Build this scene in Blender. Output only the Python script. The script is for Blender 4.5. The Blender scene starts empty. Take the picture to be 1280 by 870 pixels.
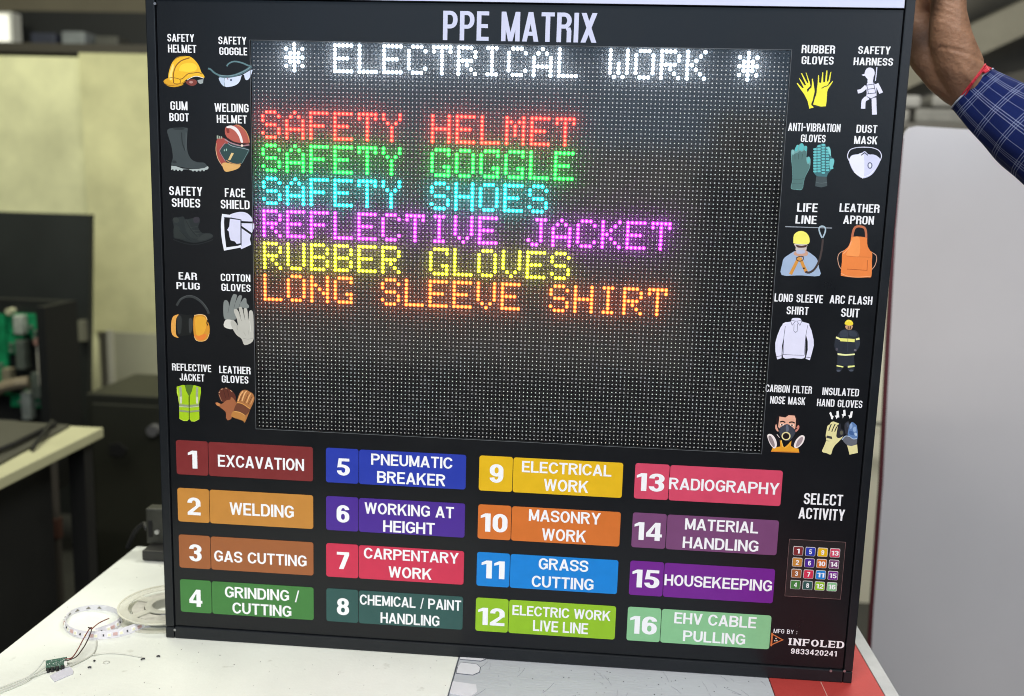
import bpy, bmesh, math, random
from mathutils import Vector, Matrix
from mathutils.geometry import tessellate_polygon
random.seed(7)
scene = bpy.context.scene
COL = scene.collection
ZO = 1.525                      # height of the top left LED above the floor; the table top is at 0.75

# ---------------------------------------------------------------- camera, world, lamps, exposure
cam_d = bpy.data.cameras.new('camera'); cam = bpy.data.objects.new('camera', cam_d); COL.objects.link(cam)
cam_d.sensor_width = 36; cam_d.lens = 33.856; cam_d.clip_start = 0.05; cam_d.clip_end = 60
cam.matrix_world = Matrix(((0.996221,-0.042137,0.075946,0.414960),(0.081865,0.163511,-0.983139,-1.178520),(0.029009,0.985641,0.166342,1.365201),(0.000000,0.000000,0.000000,1.000000)))
cam_d.dof.use_dof = True; cam_d.dof.focus_distance = 1.19; cam_d.dof.aperture_fstop = 3.2
scene.camera = cam
world = bpy.data.worlds.new('World'); scene.world = world; world.use_nodes = True
bg = world.node_tree.nodes['Background']; bg.inputs[0].default_value = (.55, .6, .7, 1); bg.inputs[1].default_value = .12
scene.view_settings.view_transform = 'Standard'; scene.view_settings.look = 'None'
scene.view_settings.exposure = -0.32; scene.view_settings.gamma = 1
scene.cycles.max_bounces = 8; scene.cycles.transparent_max_bounces = 12
scene.cycles.use_denoising = True; scene.cycles.filter_width = 1.0
scene.cycles.caustics_reflective = False; scene.cycles.caustics_refractive = False
scene.cycles.sample_clamp_indirect = 6

def area(name, loc, target, sx, sy, power, col):
    d = bpy.data.lights.new(name, 'AREA'); d.shape = 'RECTANGLE'; d.size = sx; d.size_y = sy
    d.energy = power; d.color = col
    o = bpy.data.objects.new(name, d); COL.objects.link(o); o.location = loc
    o.rotation_euler = (Vector(target) - Vector(loc)).to_track_quat('-Z', 'Y').to_euler()
    return o
area('reflection_light', (0.7, -3.4, 2.25), (0.65, 0, 2.0), 4.2, 1.5, 42, (.52, .74, 1.0))  # added lamp behind the viewer; makes the bluish reflection on the sign
area('overhead_light', (0.5, -1.3, 3.05), (0.35, -0.1, 0.9), 2.4, .5, 50, (1.0, .98, .95))
area('overhead_light', (-.2, -1.5, 2.95), (-.2, -2.5, 1.0), 1.4, .3, 95, (1.0, .95, .88))  # added lamp, lights only the pale reflector so it shows in the screen
area('room_light', (2.7, -2.6, 2.3), (1.4, .8, .8), 1.6, 1.0, 36, (1.0, .965, .97))  # added unseen lamp that brightens the glossy panel
area('overhead_light', (-1.8, 1.3, 3.0), (-1.9, 2.2, 1.0), 1.8, .4, 66, (1.0, 1.0, .78))
area('overhead_light', (1.3, 1.15, 3.1), (1.3, 1.9, .8), 1.2, .3, 75, (1.0, .98, .9))  # added unseen lamp to lift the cream partition

# ---------------------------------------------------------------- materials
def srgb(h, k=1.0):
    if isinstance(h, str):
        h = [int(h[i:i+2], 16)/255 for i in (0, 2, 4)]
        h = [(c/12.92 if c < .04045 else ((c+.055)/1.055)**2.4) for c in h]
    return tuple(min(1, c*k) for c in h) + (1,)
MATS = {}
def mat(name, col=(.5,.5,.5), rough=.6, metal=0, spec=.5, noise=0, nscale=20, bump=0, bscale=60, emit=None, es=1, stretch=None, coat=0, stain=None):
    """principled surface with procedural mottling (noise), optional stains and fine relief"""
    if name in MATS: return MATS[name]
    m = bpy.data.materials.new(name); m.use_nodes = True; nt = m.node_tree; N = nt.nodes; K = nt.links
    b = N['Principled BSDF']; c = srgb(col)
    b.inputs['Base Color'].default_value = c; b.inputs['Roughness'].default_value = rough
    b.inputs['Metallic'].default_value = metal; b.inputs['Specular IOR Level'].default_value = spec
    b.inputs['Coat Weight'].default_value = coat; b.inputs['Coat Roughness'].default_value = .08
    if emit:
        b.inputs['Emission Color'].default_value = srgb(emit); b.inputs['Emission Strength'].default_value = es
    tc = None
    if noise or bump or stain:
        tc = N.new('ShaderNodeTexCoord'); mp = N.new('ShaderNodeMapping'); K.new(tc.outputs['Object'], mp.inputs[0])
        if stretch: mp.inputs['Scale'].default_value = stretch
    if noise or stain:
        t = N.new('ShaderNodeTexNoise'); t.inputs['Scale'].default_value = nscale; t.inputs['Detail'].default_value = 7; t.inputs['Roughness'].default_value = .62
        K.new(mp.outputs[0], t.inputs['Vector'])
        r = N.new('ShaderNodeValToRGB'); K.new(t.outputs[0], r.inputs[0])
        r.color_ramp.elements[0].position = .3; r.color_ramp.elements[1].position = .72
        r.color_ramp.elements[0].color = tuple(x*(1-noise) for x in c[:3]) + (1,)
        r.color_ramp.elements[1].color = tuple(min(1, x*(1+noise*.5)) for x in c[:3]) + (1,)
        out = r.outputs[0]
        if stain:
            t2 = N.new('ShaderNodeTexNoise'); t2.inputs['Scale'].default_value = nscale*6; t2.inputs['Detail'].default_value = 4
            K.new(mp.outputs[0], t2.inputs['Vector'])
            r2 = N.new('ShaderNodeValToRGB'); K.new(t2.outputs[0], r2.inputs[0])
            r2.color_ramp.elements[0].position = .66; r2.color_ramp.elements[0].color = (0,0,0,1); r2.color_ramp.elements[1].position = .74
            mx = N.new('ShaderNodeMixRGB'); K.new(r2.outputs[0], mx.inputs[0]); K.new(out, mx.inputs[1]); mx.inputs[2].default_value = srgb(stain)
            out = mx.outputs[0]
        K.new(out, b.inputs['Base Color'])
        rr = N.new('ShaderNodeMapRange'); K.new(t.outputs[0], rr.inputs[0]); rr.inputs[3].default_value = max(.03, rough-.08); rr.inputs[4].default_value = min(1, rough+.1)
        K.new(rr.outputs[0], b.inputs['Roughness'])
    if bump:
        t = N.new('ShaderNodeTexNoise'); t.inputs['Scale'].default_value = bscale; t.inputs['Detail'].default_value = 5
        K.new(mp.outputs[0], t.inputs['Vector'])
        bn = N.new('ShaderNodeBump'); bn.inputs['Strength'].default_value = bump; bn.inputs['Distance'].default_value = .002
        K.new(t.outputs[0], bn.inputs['Height']); K.new(bn.outputs[0], b.inputs['Normal'])
    MATS[name] = m; return m
def ink(h, k=1.06):
    """printed vinyl colour"""
    n = 'ink_' + h
    if n in MATS: return MATS[n]
    c = srgb(h, k)
    return mat(n, c[:3], rough=.38, spec=.4, noise=.06, nscale=60)
def led(name, core, ring, kc, kr):
    m = bpy.data.materials.new(name); m.use_nodes = True; nt = m.node_tree; nt.nodes.clear()
    e = nt.nodes.new('ShaderNodeEmission'); o = nt.nodes.new('ShaderNodeOutputMaterial')
    e.inputs[0].default_value = tuple(core) + (1,); e.inputs[1].default_value = kc; nt.links.new(e.outputs[0], o.inputs[0])
    m2 = m.copy(); m2.name = name + '_rim'; e2 = [n for n in m2.node_tree.nodes if n.type == 'EMISSION'][0]
    e2.inputs[0].default_value = tuple(ring) + (1,); e2.inputs[1].default_value = kr
    return m, m2

# ---------------------------------------------------------------- object helpers
def wloc(o):
    v = Vector((0,0,0))
    while o is not None: v += o.location; o = o.parent
    return v
def raw(name, verts, faces, mats, fm=None, parent=None, smooth=False):
    me = bpy.data.meshes.new(name)
    off = wloc(parent) if parent else Vector((0,0,0))
    me.from_pydata([tuple(Vector(v)-off) for v in verts], [], faces)
    if not isinstance(mats, (list, tuple)): mats = [mats]
    for m in mats: me.materials.append(m)
    if fm: me.polygons.foreach_set('material_index', fm)
    if smooth: me.polygons.foreach_set('use_smooth', [True]*len(faces))
    me.update()
    o = bpy.data.objects.new(name, me); COL.objects.link(o)
    if parent: o.parent = parent
    return o
def tag(o, label=None, cat=None, group=None, kind=None):
    if label: o['label'] = label
    if cat: o['category'] = cat
    if group: o['group'] = group
    if kind: o['kind'] = kind
    return o
def thing(name, loc, label, cat, group=None):
    o = bpy.data.objects.new(name, None); COL.objects.link(o); o.location = loc; o.empty_display_size = .05
    return tag(o, label, cat, group)
class MB:
    """collects shapes (world coordinates) for ONE mesh object"""
    def __init__(s): s.v = []; s.f = []; s.m = []
    def add(s, v, f, mi=0):
        n = len(s.v); s.v += [tuple(x) for x in v]; s.f += [tuple(i+n for i in q) for q in f]; s.m += [mi]*len(f); return s
    def box(s, x0, x1, y0, y1, z0, z1, mi=0, rot=0, c=None, bev=0):
        bm = bmesh.new(); bmesh.ops.create_cube(bm, size=1)
        for v in bm.verts: v.co = Vector(((v.co.x+.5)*(x1-x0)+x0, (v.co.y+.5)*(y1-y0)+y0, (v.co.z+.5)*(z1-z0)+z0))
        if bev: bmesh.ops.bevel(bm, geom=list(bm.edges), offset=bev, segments=2, affect='EDGES', profile=.6)
        if rot:
            c = Vector(c or ((x0+x1)/2, (y0+y1)/2, 0)); R = Matrix.Rotation(rot, 3, 'Z')
            for v in bm.verts: v.co = R @ (v.co - c) + c
        bm.verts.index_update()
        s.add([v.co[:] for v in bm.verts], [[v.index for v in f.verts] for f in bm.faces], mi); bm.free(); return s
    def poly(s, loops, y, mi=0, axis='y', flip=False):
        """flat polygon with holes; loops of (a,b); axis y: a=x b=z at depth y; axis z: a=x b=y at height y"""
        L = [[Vector((a, b, 0)) for a, b in lp] for lp in loops]
        tri = tessellate_polygon(L); flat = [p for lp in loops for p in lp]
        if axis == 'y': V = [(a, y, b) for a, b in flat]
        else: V = [(a, b, y) for a, b in flat]
        F = []
        for t in tri:
            a, b, c = [Vector(V[i]) for i in t]; n = (b-a).cross(c-a)
            w = -n.y if axis == 'y' else n.z
            if abs(w) < 1e-12: continue
            F.append(t if w > 0 else t[::-1])
        return s.add(V, F, mi)
    def prism(s, loop, y0, y1, mi=0, axis='y'):
        """extruded outline; the shown face (towards -y, or up) is at y0, the back at y1"""
        s.poly([loop], y0, mi, axis)
        n = len(loop); F = [(i, (i+1) % n, n+(i+1) % n, n+i) for i in range(n)]
        V = [(a, y0, b) for a, b in loop] + [(a, y1, b) for a, b in loop] if axis == 'y' else [(a, b, y0) for a, b in loop] + [(a, b, y1) for a, b in loop]
        ar = sum(loop[i][0]*loop[(i+1) % n][1] - loop[(i+1) % n][0]*loop[i][1] for i in range(n))
        if ar > 0: F = [f[::-1] for f in F]
        return s.add(V, F, mi)
    def tube(s, pts, r, mi=0, seg=8, cap=True, flat=1.0):
        P = [Vector(p) for p in pts]; n = len(P); base = len(s.v); rr = r if isinstance(r, (list, tuple)) else [r]*n
        up = None
        for i, p in enumerate(P):
            t = (P[min(i+1, n-1)] - P[max(i-1, 0)]).normalized()
            if up is None: up = t.orthogonal().normalized()
            up = (up - t*up.dot(t)).normalized(); sd = t.cross(up)
            for k in range(seg):
                a = 2*math.pi*k/seg; s.v.append(tuple(p + (up*math.cos(a)*flat + sd*math.sin(a))*rr[i]))
        for i in range(n-1):
            for k in range(seg):
                a = base+i*seg+k; b = base+i*seg+(k+1) % seg
                s.f.append((a, b, b+seg, a+seg)); s.m.append(mi)
        if cap:
            s.f.append(tuple(base+k for k in range(seg))[::-1]); s.m.append(mi)
            s.f.append(tuple(base+(n-1)*seg+k for k in range(seg))); s.m.append(mi)
        return s
    def build(s, name, mats, parent=None, smooth=False):
        return raw(name, s.v, s.f, mats, s.m, parent, smooth)
def cyl(mb, c, r, h, seg=20, mi=0, axis='z', r2=None):
    r2 = r if r2 is None else r2; V = []; 
    for hh, q in ((0, r), (h, r2)):
        for k in range(seg):
            a = 2*math.pi*k/seg; u, w = math.cos(a)*q, math.sin(a)*q
            V.append({'z': (c[0]+u, c[1]+w, c[2]+hh), 'y': (c[0]+u, c[1]-hh, c[2]+w), 'x': (c[0]+hh, c[1]+u, c[2]+w)}[axis])
    F = [tuple(range(seg))[::-1], tuple(range(seg, 2*seg))] + [(i, (i+1) % seg, seg+(i+1) % seg, seg+i) for i in range(seg)]
    return mb.add(V, F, mi)
def rrect(x0, x1, z0, z1, r, n=4):
    P = []
    for cx, cz, a0 in ((x1-r, z1-r, 0), (x0+r, z1-r, 90), (x0+r, z0+r, 180), (x1-r, z0+r, 270)):
        for k in range(n+1):
            a = math.radians(a0+90*k/n); P.append((cx+r*math.cos(a), cz+r*math.sin(a)))
    return P
def spline(pts, n=6, closed=False):
    P = [Vector(p) for p in pts]; N = len(P); out = []
    for i in range(N if closed else N-1):
        g = (lambda k: P[k % N]) if closed else (lambda k: P[min(max(k, 0), N-1)])
        a, b, c, d = g(i-1), g(i), g(i+1), g(i+2)
        for k in range(n):
            t = k/n; out.append(.5*((2*b)+(-a+c)*t+(2*a-5*b+4*c-d)*t*t+(-a+3*b-3*c+d)*t**3))
    if not closed: out.append(P[-1])
    return out

# ---------------------------------------------------------------- lettering: a stroke alphabet (units: cap height 1)
class Style:
    def __init__(s, w, t, tb, rx, ry, gap, slab=0): s.w, s.t, s.tb, s.rx, s.ry, s.gap, s.slab = w, t, tb, rx, ry, gap, slab
COND = Style(.50, .155, .135, .25, .22, .085)
ARIAL = Style(.74, .205, .165, .37, .40, .085)
SLAB = Style(.80, .23, .14, .40, .42, .20, .10)
def stroke(pts, st, rx=None, ry=None, closed=False):
    """centre line with rounded corners -> band of quads as one outline polygon"""
    rx = (st.rx if rx is None else rx) - st.t/2; ry = (st.ry if ry is None else ry) - st.tb/2
    n = len(pts); C = []
    for i, p in enumerate(pts):
        if not closed and i in (0, n-1): C.append(p); continue
        a, b = pts[i-1], pts[(i+1) % n]
        def cut(q):
            dx, dy = q[0]-p[0], q[1]-p[1]; L = math.hypot(dx, dy) or 1; lim = .5 if (closed or q not in (pts[0], pts[-1])) else 1.0
            return (p[0]+dx/L*min(rx*abs(dx/L)+ry*abs(dy/L), L*lim), p[1]+dy/L*min(rx*abs(dx/L)+ry*abs(dy/L), L*lim))
        A, B = cut(a), cut(b)
        for k in range(7):
            t = k/6; w = math.pi/2*t
            # elliptical arc between A and B with corner p
            ca, sa = math.cos(w), math.sin(w)
            C.append((A[0]+(p[0]-A[0])*sa + (B[0]-p[0])*(1-ca), A[1]+(p[1]-A[1])*sa + (B[1]-p[1])*(1-ca)))
    D = [C[0]]
    for q in C[1:]:
        if math.hypot(q[0]-D[-1][0], q[1]-D[-1][1]) > .004: D.append(q)
    if closed and math.hypot(D[0][0]-D[-1][0], D[0][1]-D[-1][1]) < .004: D.pop()
    m = len(D); O = []; I = []
    for i in range(m):
        a = D[(i-1) % m] if closed else D[max(i-1, 0)]; b = D[(i+1) % m] if closed else D[min(i+1, m-1)]
        tx, ty = b[0]-a[0], b[1]-a[1]; L = math.hypot(tx, ty) or 1; nx, ny = -ty/L, tx/L
        k = 1/math.hypot(nx/(st.t/2), ny/(st.tb/2)) if st.t else 0     # half width of the pen in this direction
        hx, hy = nx*st.t/2, ny*st.tb/2
        O.append((D[i][0]+hx, D[i][1]+hy)); I.append((D[i][0]-hx, D[i][1]-hy))
    V = O+I; F = [(i, (i+1) % m, m+(i+1) % m, m+i) for i in range(m if closed else m-1)]
    return V, F
def quad(*p): return list(p), [tuple(range(len(p)))]
def glyph(ch, st):
    w, t, tb = st.w, st.t, st.tb; q = []; ht, hb = t/2, tb/2
    def bar(x0, y0, x1, y1): q.append(quad((x0,y0), (x1,y0), (x1,y1), (x0,y1)))
    def dia(x0, y0, x1, y1, k=1.0):
        h = t*k/2; q.append(quad((x0-h,y0), (x0+h,y0), (x1+h,y1), (x1-h,y1)))
    def pen(*pts, rx=None, ry=None, closed=False): q.append(stroke(list(pts), st, rx, ry, closed))
    def sf(x, y, top=False, l=1, r=1):      # slab serif around a stem centred on x
        if st.slab: bar(x-ht-st.slab*l*.75, (1-tb*.8 if top else 0), x+ht+st.slab*r*.75, (1 if top else tb*.8))
    c = st.slab == 0 and st.w < .6
    if ch == 'I':
        if st.slab: w = t+st.slab*1.5; bar(w/2-ht,0,w/2+ht,1); sf(w/2,0); sf(w/2,0,True)
        else: w = t; bar(0,0,t,1)
    elif ch in 'EF':
        w = w*(.84 if c else .88)
        bar(0,0,t,1); bar(t,1-tb,w,1); bar(t,.5-hb,w*.92,.5+hb)
        if ch == 'E': bar(t,0,w,tb)
        if st.slab:
            bar(-st.slab*.7,0,0,tb*.8); bar(-st.slab*.7,1-tb*.8,0,1); bar(w-.1,1-tb-.17,w,1-tb)
            if ch == 'E': bar(w-.1,tb,w,tb+.17)
            else: bar(t,0,t+st.slab*.8,tb*.8)
    elif ch == 'L':
        w = w*(.80 if c else .86); bar(0,0,t,1); bar(t,0,w,tb)
        if st.slab: bar(-st.slab*.7,0,0,tb*.8); bar(-st.slab*.7,1-tb*.8,0,1); bar(t,1-tb*.8,t+st.slab*.8,1); bar(w-.1,tb,w,tb+.2)
    elif ch == 'H': bar(0,0,t,1); bar(w-t,0,w,1); bar(t,.5-hb,w-t,.5+hb)
    elif ch == 'T': w = w*(.9 if c else .93); bar(w/2-ht,0,w/2+ht,1-tb); bar(0,1-tb,w,1)
    elif ch == 'N':
        w = w*1.02; bar(0,0,t,1); bar(w-t,0,w,1); q.append(quad((t*.9,1),(0.0,1),(w-t*.9,0),(w,0)))
        if st.slab: sf(ht,0); bar(-st.slab*.7,1-tb*.8,0,1); bar(w-t-st.slab,1-tb*.8,w-t,1); bar(w,1-tb*.8,w+st.slab*.7,1)
    elif ch == 'M':
        w = w*(1.28 if c else 1.16); bar(0,0,t,1); bar(w-t,0,w,1); dia(t*.55,1,w/2,0 if c else .08,.95); dia(w-t*.55,1,w/2,0 if c else .08,.95)
    elif ch == 'A': w = w*(1.12 if c else 1.08); dia(ht*1.02,0,w/2,1,1.04); dia(w-ht*1.02,0,w/2,1,1.04); bar(w*.24,.2,w*.76,.2+tb)
    elif ch == 'V': w = w*(1.08 if c else 1.02); dia(ht*1.02,1,w/2,0,1.04); dia(w-ht*1.02,1,w/2,0,1.04)
    elif ch == 'W':
        w = w*(1.55 if c else 1.42); h = ht*.95
        dia(h,1,w*.27,0,.95); dia(w*.27,0,w/2,1,.9); dia(w/2,1,w*.73,0,.9); dia(w*.73,0,w-h,1,.95)
    elif ch == 'X': w = w*1.08; dia(ht*1.1,0,w-ht*1.1,1,1.1); dia(w-ht*1.1,0,ht*1.1,1,1.1)
    elif ch == 'Y': w = w*1.06; bar(w/2-ht,0,w/2+ht,.45); dia(ht*1.05,1,w/2,.40,1.05); dia(w-ht*1.05,1,w/2,.40,1.05)
    elif ch == 'K': w = w*1.06; bar(0,0,t,1); dia(w-ht*1.15,0,w*.46,.62,1.1); q.append(quad((t,.30),(t,.55),(w-t*1.15,1),(w,1)))
    elif ch == 'Z': bar(0,1-tb,w,1); bar(0,0,w,tb); dia(ht,tb,w-ht,1-tb,1.1)
    elif ch == 'B':
        bar(0,0,t,1); x = w-ht
        pen((t*.5,1-hb),(x-.015,1-hb),(x-.015,.53),(t*.5,.53),ry=.24); pen((t*.5,.51),(x,.51),(x,hb),(t*.5,hb),ry=.26)
    elif ch == 'D':
        bar(0,0,t,1); pen((t*.5,1-hb),(w-ht,1-hb),(w-ht,hb),(t*.5,hb))
        if st.slab: bar(-st.slab*.7,0,0,tb*.8); bar(-st.slab*.7,1-tb*.8,0,1)
    elif ch in 'PR':
        bar(0,0,t,1); lo = .40 if ch == 'P' else .46; pen((t*.5,1-hb),(w-ht,1-hb),(w-ht,lo+hb),(t*.5,lo+hb),ry=.27)
        if ch == 'R':
            if c: bar(w-t,0,w,.38); q.append(quad((w-t,.38),(w,.38),(w-.04,.50),(w-t-.06,.50)))
            else: dia(w-ht*.95,0,w*.52,.5,1.12); w += .02
    elif ch == 'O':
        if not c: w *= 1.06
        pen((ht,hb),(w-ht,hb),(w-ht,1-hb),(ht,1-hb),closed=True,rx=None if c else w/2,ry=None if c else .5)
    elif ch in 'CG':
        if not c: w *= 1.03
        rr = dict(rx=None if c else w/2, ry=None if c else .46)
        e = .34 if ch == 'C' else .44
        pen((w-ht,.66 if c else .70),(w-ht,1-hb),(ht,1-hb),(ht,hb),(w-ht,hb),(w-ht,e),**rr)
        if ch == 'G': bar(w*.52,.54-tb,w,.54); bar(w-t,.12,w,.5) if not c else bar(w-t,.30,w,.5)
    elif ch == 'J': w = w*.86; pen((w-ht,1),(w-ht,hb),(ht,hb),(ht,.32))
    elif ch == 'U': pen((ht,1),(ht,hb),(w-ht,hb),(w-ht,1))
    elif ch == 'S':
        w = w*.96; r = dict(ry=.26)
        pen((w-ht,.69),(w-ht,1-hb),(ht,1-hb),(ht,.52),(w-ht,.50),(w-ht,hb),(ht,hb),(ht,.31),**r)
    elif ch == '0':
        w = w*(1 if c else .78); pen((ht,hb),(w-ht,hb),(w-ht,1-hb),(ht,1-hb),closed=True,rx=w/2,ry=.36)
    elif ch == '1': w = w*.52; bar(w-t,0,w,.985); q.append(quad((0,.72),(w-t,.80),(w-t,.99),(0,.86)))
    elif ch == '2':
        w = w*.78; pen((ht,.69),(ht,1-hb),(w-ht,1-hb),(w-ht,.50),ry=.28); q.append(quad((w-t,.54),(w,.57),(t*1.15,tb),(0,tb))); bar(0,0,w,tb)
    elif ch == '3':
        w = w*.78; pen((ht,.72),(ht,1-hb),(w-ht,1-hb),(w-ht,.53),(w*.4,.53),ry=.25); pen((w*.4,.53),(w-ht,.53),(w-ht,hb),(ht,hb),(ht,.28),ry=.27)
    elif ch == '4': w = w*.84; bar(w*.55,0,w*.55+t,1); bar(0,.20,w,.20+tb); q.append(quad((0,.20+tb*.8),(0,.20+tb*1.3),(w*.55,1),(w*.55,.78),(t*.85,.20+tb)))
    elif ch == '5': w = w*.78; bar(t*.5,1-tb,w*.96,1); q.append(quad((.02,.46),(t*.95,.50),(t*1.1,1),(t*.4,1))); pen((.06,.56),(w-ht,.58),(w-ht,hb),(ht,hb),(ht,.29),ry=.30)
    elif ch in '69':
        w = w*.78; a = [(w-ht,.73),(w-ht,1-hb),(ht,1-hb),(ht,.33)]; b = [(ht,hb),(w-ht,hb),(w-ht,.58),(ht,.58)]
        if ch == '9': a = [(w-x,1-y) for x, y in a]; b = [(w-x,1-y) for x, y in b]
        pen(*a, ry=.36); pen(*b, ry=.29, closed=True)
    elif ch == '7': w = w*.78; bar(0,1-tb,w,1); dia(w*.36,0,w-ht*1.05,1-tb,1.08)
    elif ch == '8': w = w*.80; pen((ht+.02,.53),(w-ht-.02,.53),(w-ht-.02,1-hb),(ht+.02,1-hb),ry=.25,closed=True); pen((ht,hb),(w-ht,hb),(w-ht,.52),(ht,.52),ry=.27,closed=True)
    elif ch == '-': w = w*.6; bar(0,.42,w,.42+tb)
    elif ch == '/': w = w*.55; dia(.08,-.05,w-.06,1.03,.62)
    elif ch == ':': w = t*.8; bar(0,.05,w,.22); bar(0,.5,w,.67)
    elif ch == ' ': w = .26 if c else .30
    return q, w
def text(mb, s, x0, x1, z0, z1, st, y, mi=0):
    """lettering fitted into the box x0..x1, z0..z1 (metres) on the plane y"""
    G = [glyph(ch, st) for ch in s]; tot = sum(g[1] for g in G) + st.gap*(len(s)-1); h = z1-z0; k = (x1-x0)/tot; x = x0
    for (q, w), ch in zip(G, s):
        for j, (V, F) in enumerate(q):
            V3 = [(x+a*k, y-j*2.2e-5, z0+b*h) for a, b in V]; FF = []
            for f in F:
                n = sum(V[f[i]][0]*V[f[(i+1) % len(f)]][1]-V[f[(i+1) % len(f)]][0]*V[f[i]][1] for i in range(len(f)))
                if abs(n) < 1e-7: continue
                FF.append(tuple(f) if n > 0 else tuple(f)[::-1])
            mb.add(V3, FF, mi)
        x += (w+st.gap)*k
    return mb

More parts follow.
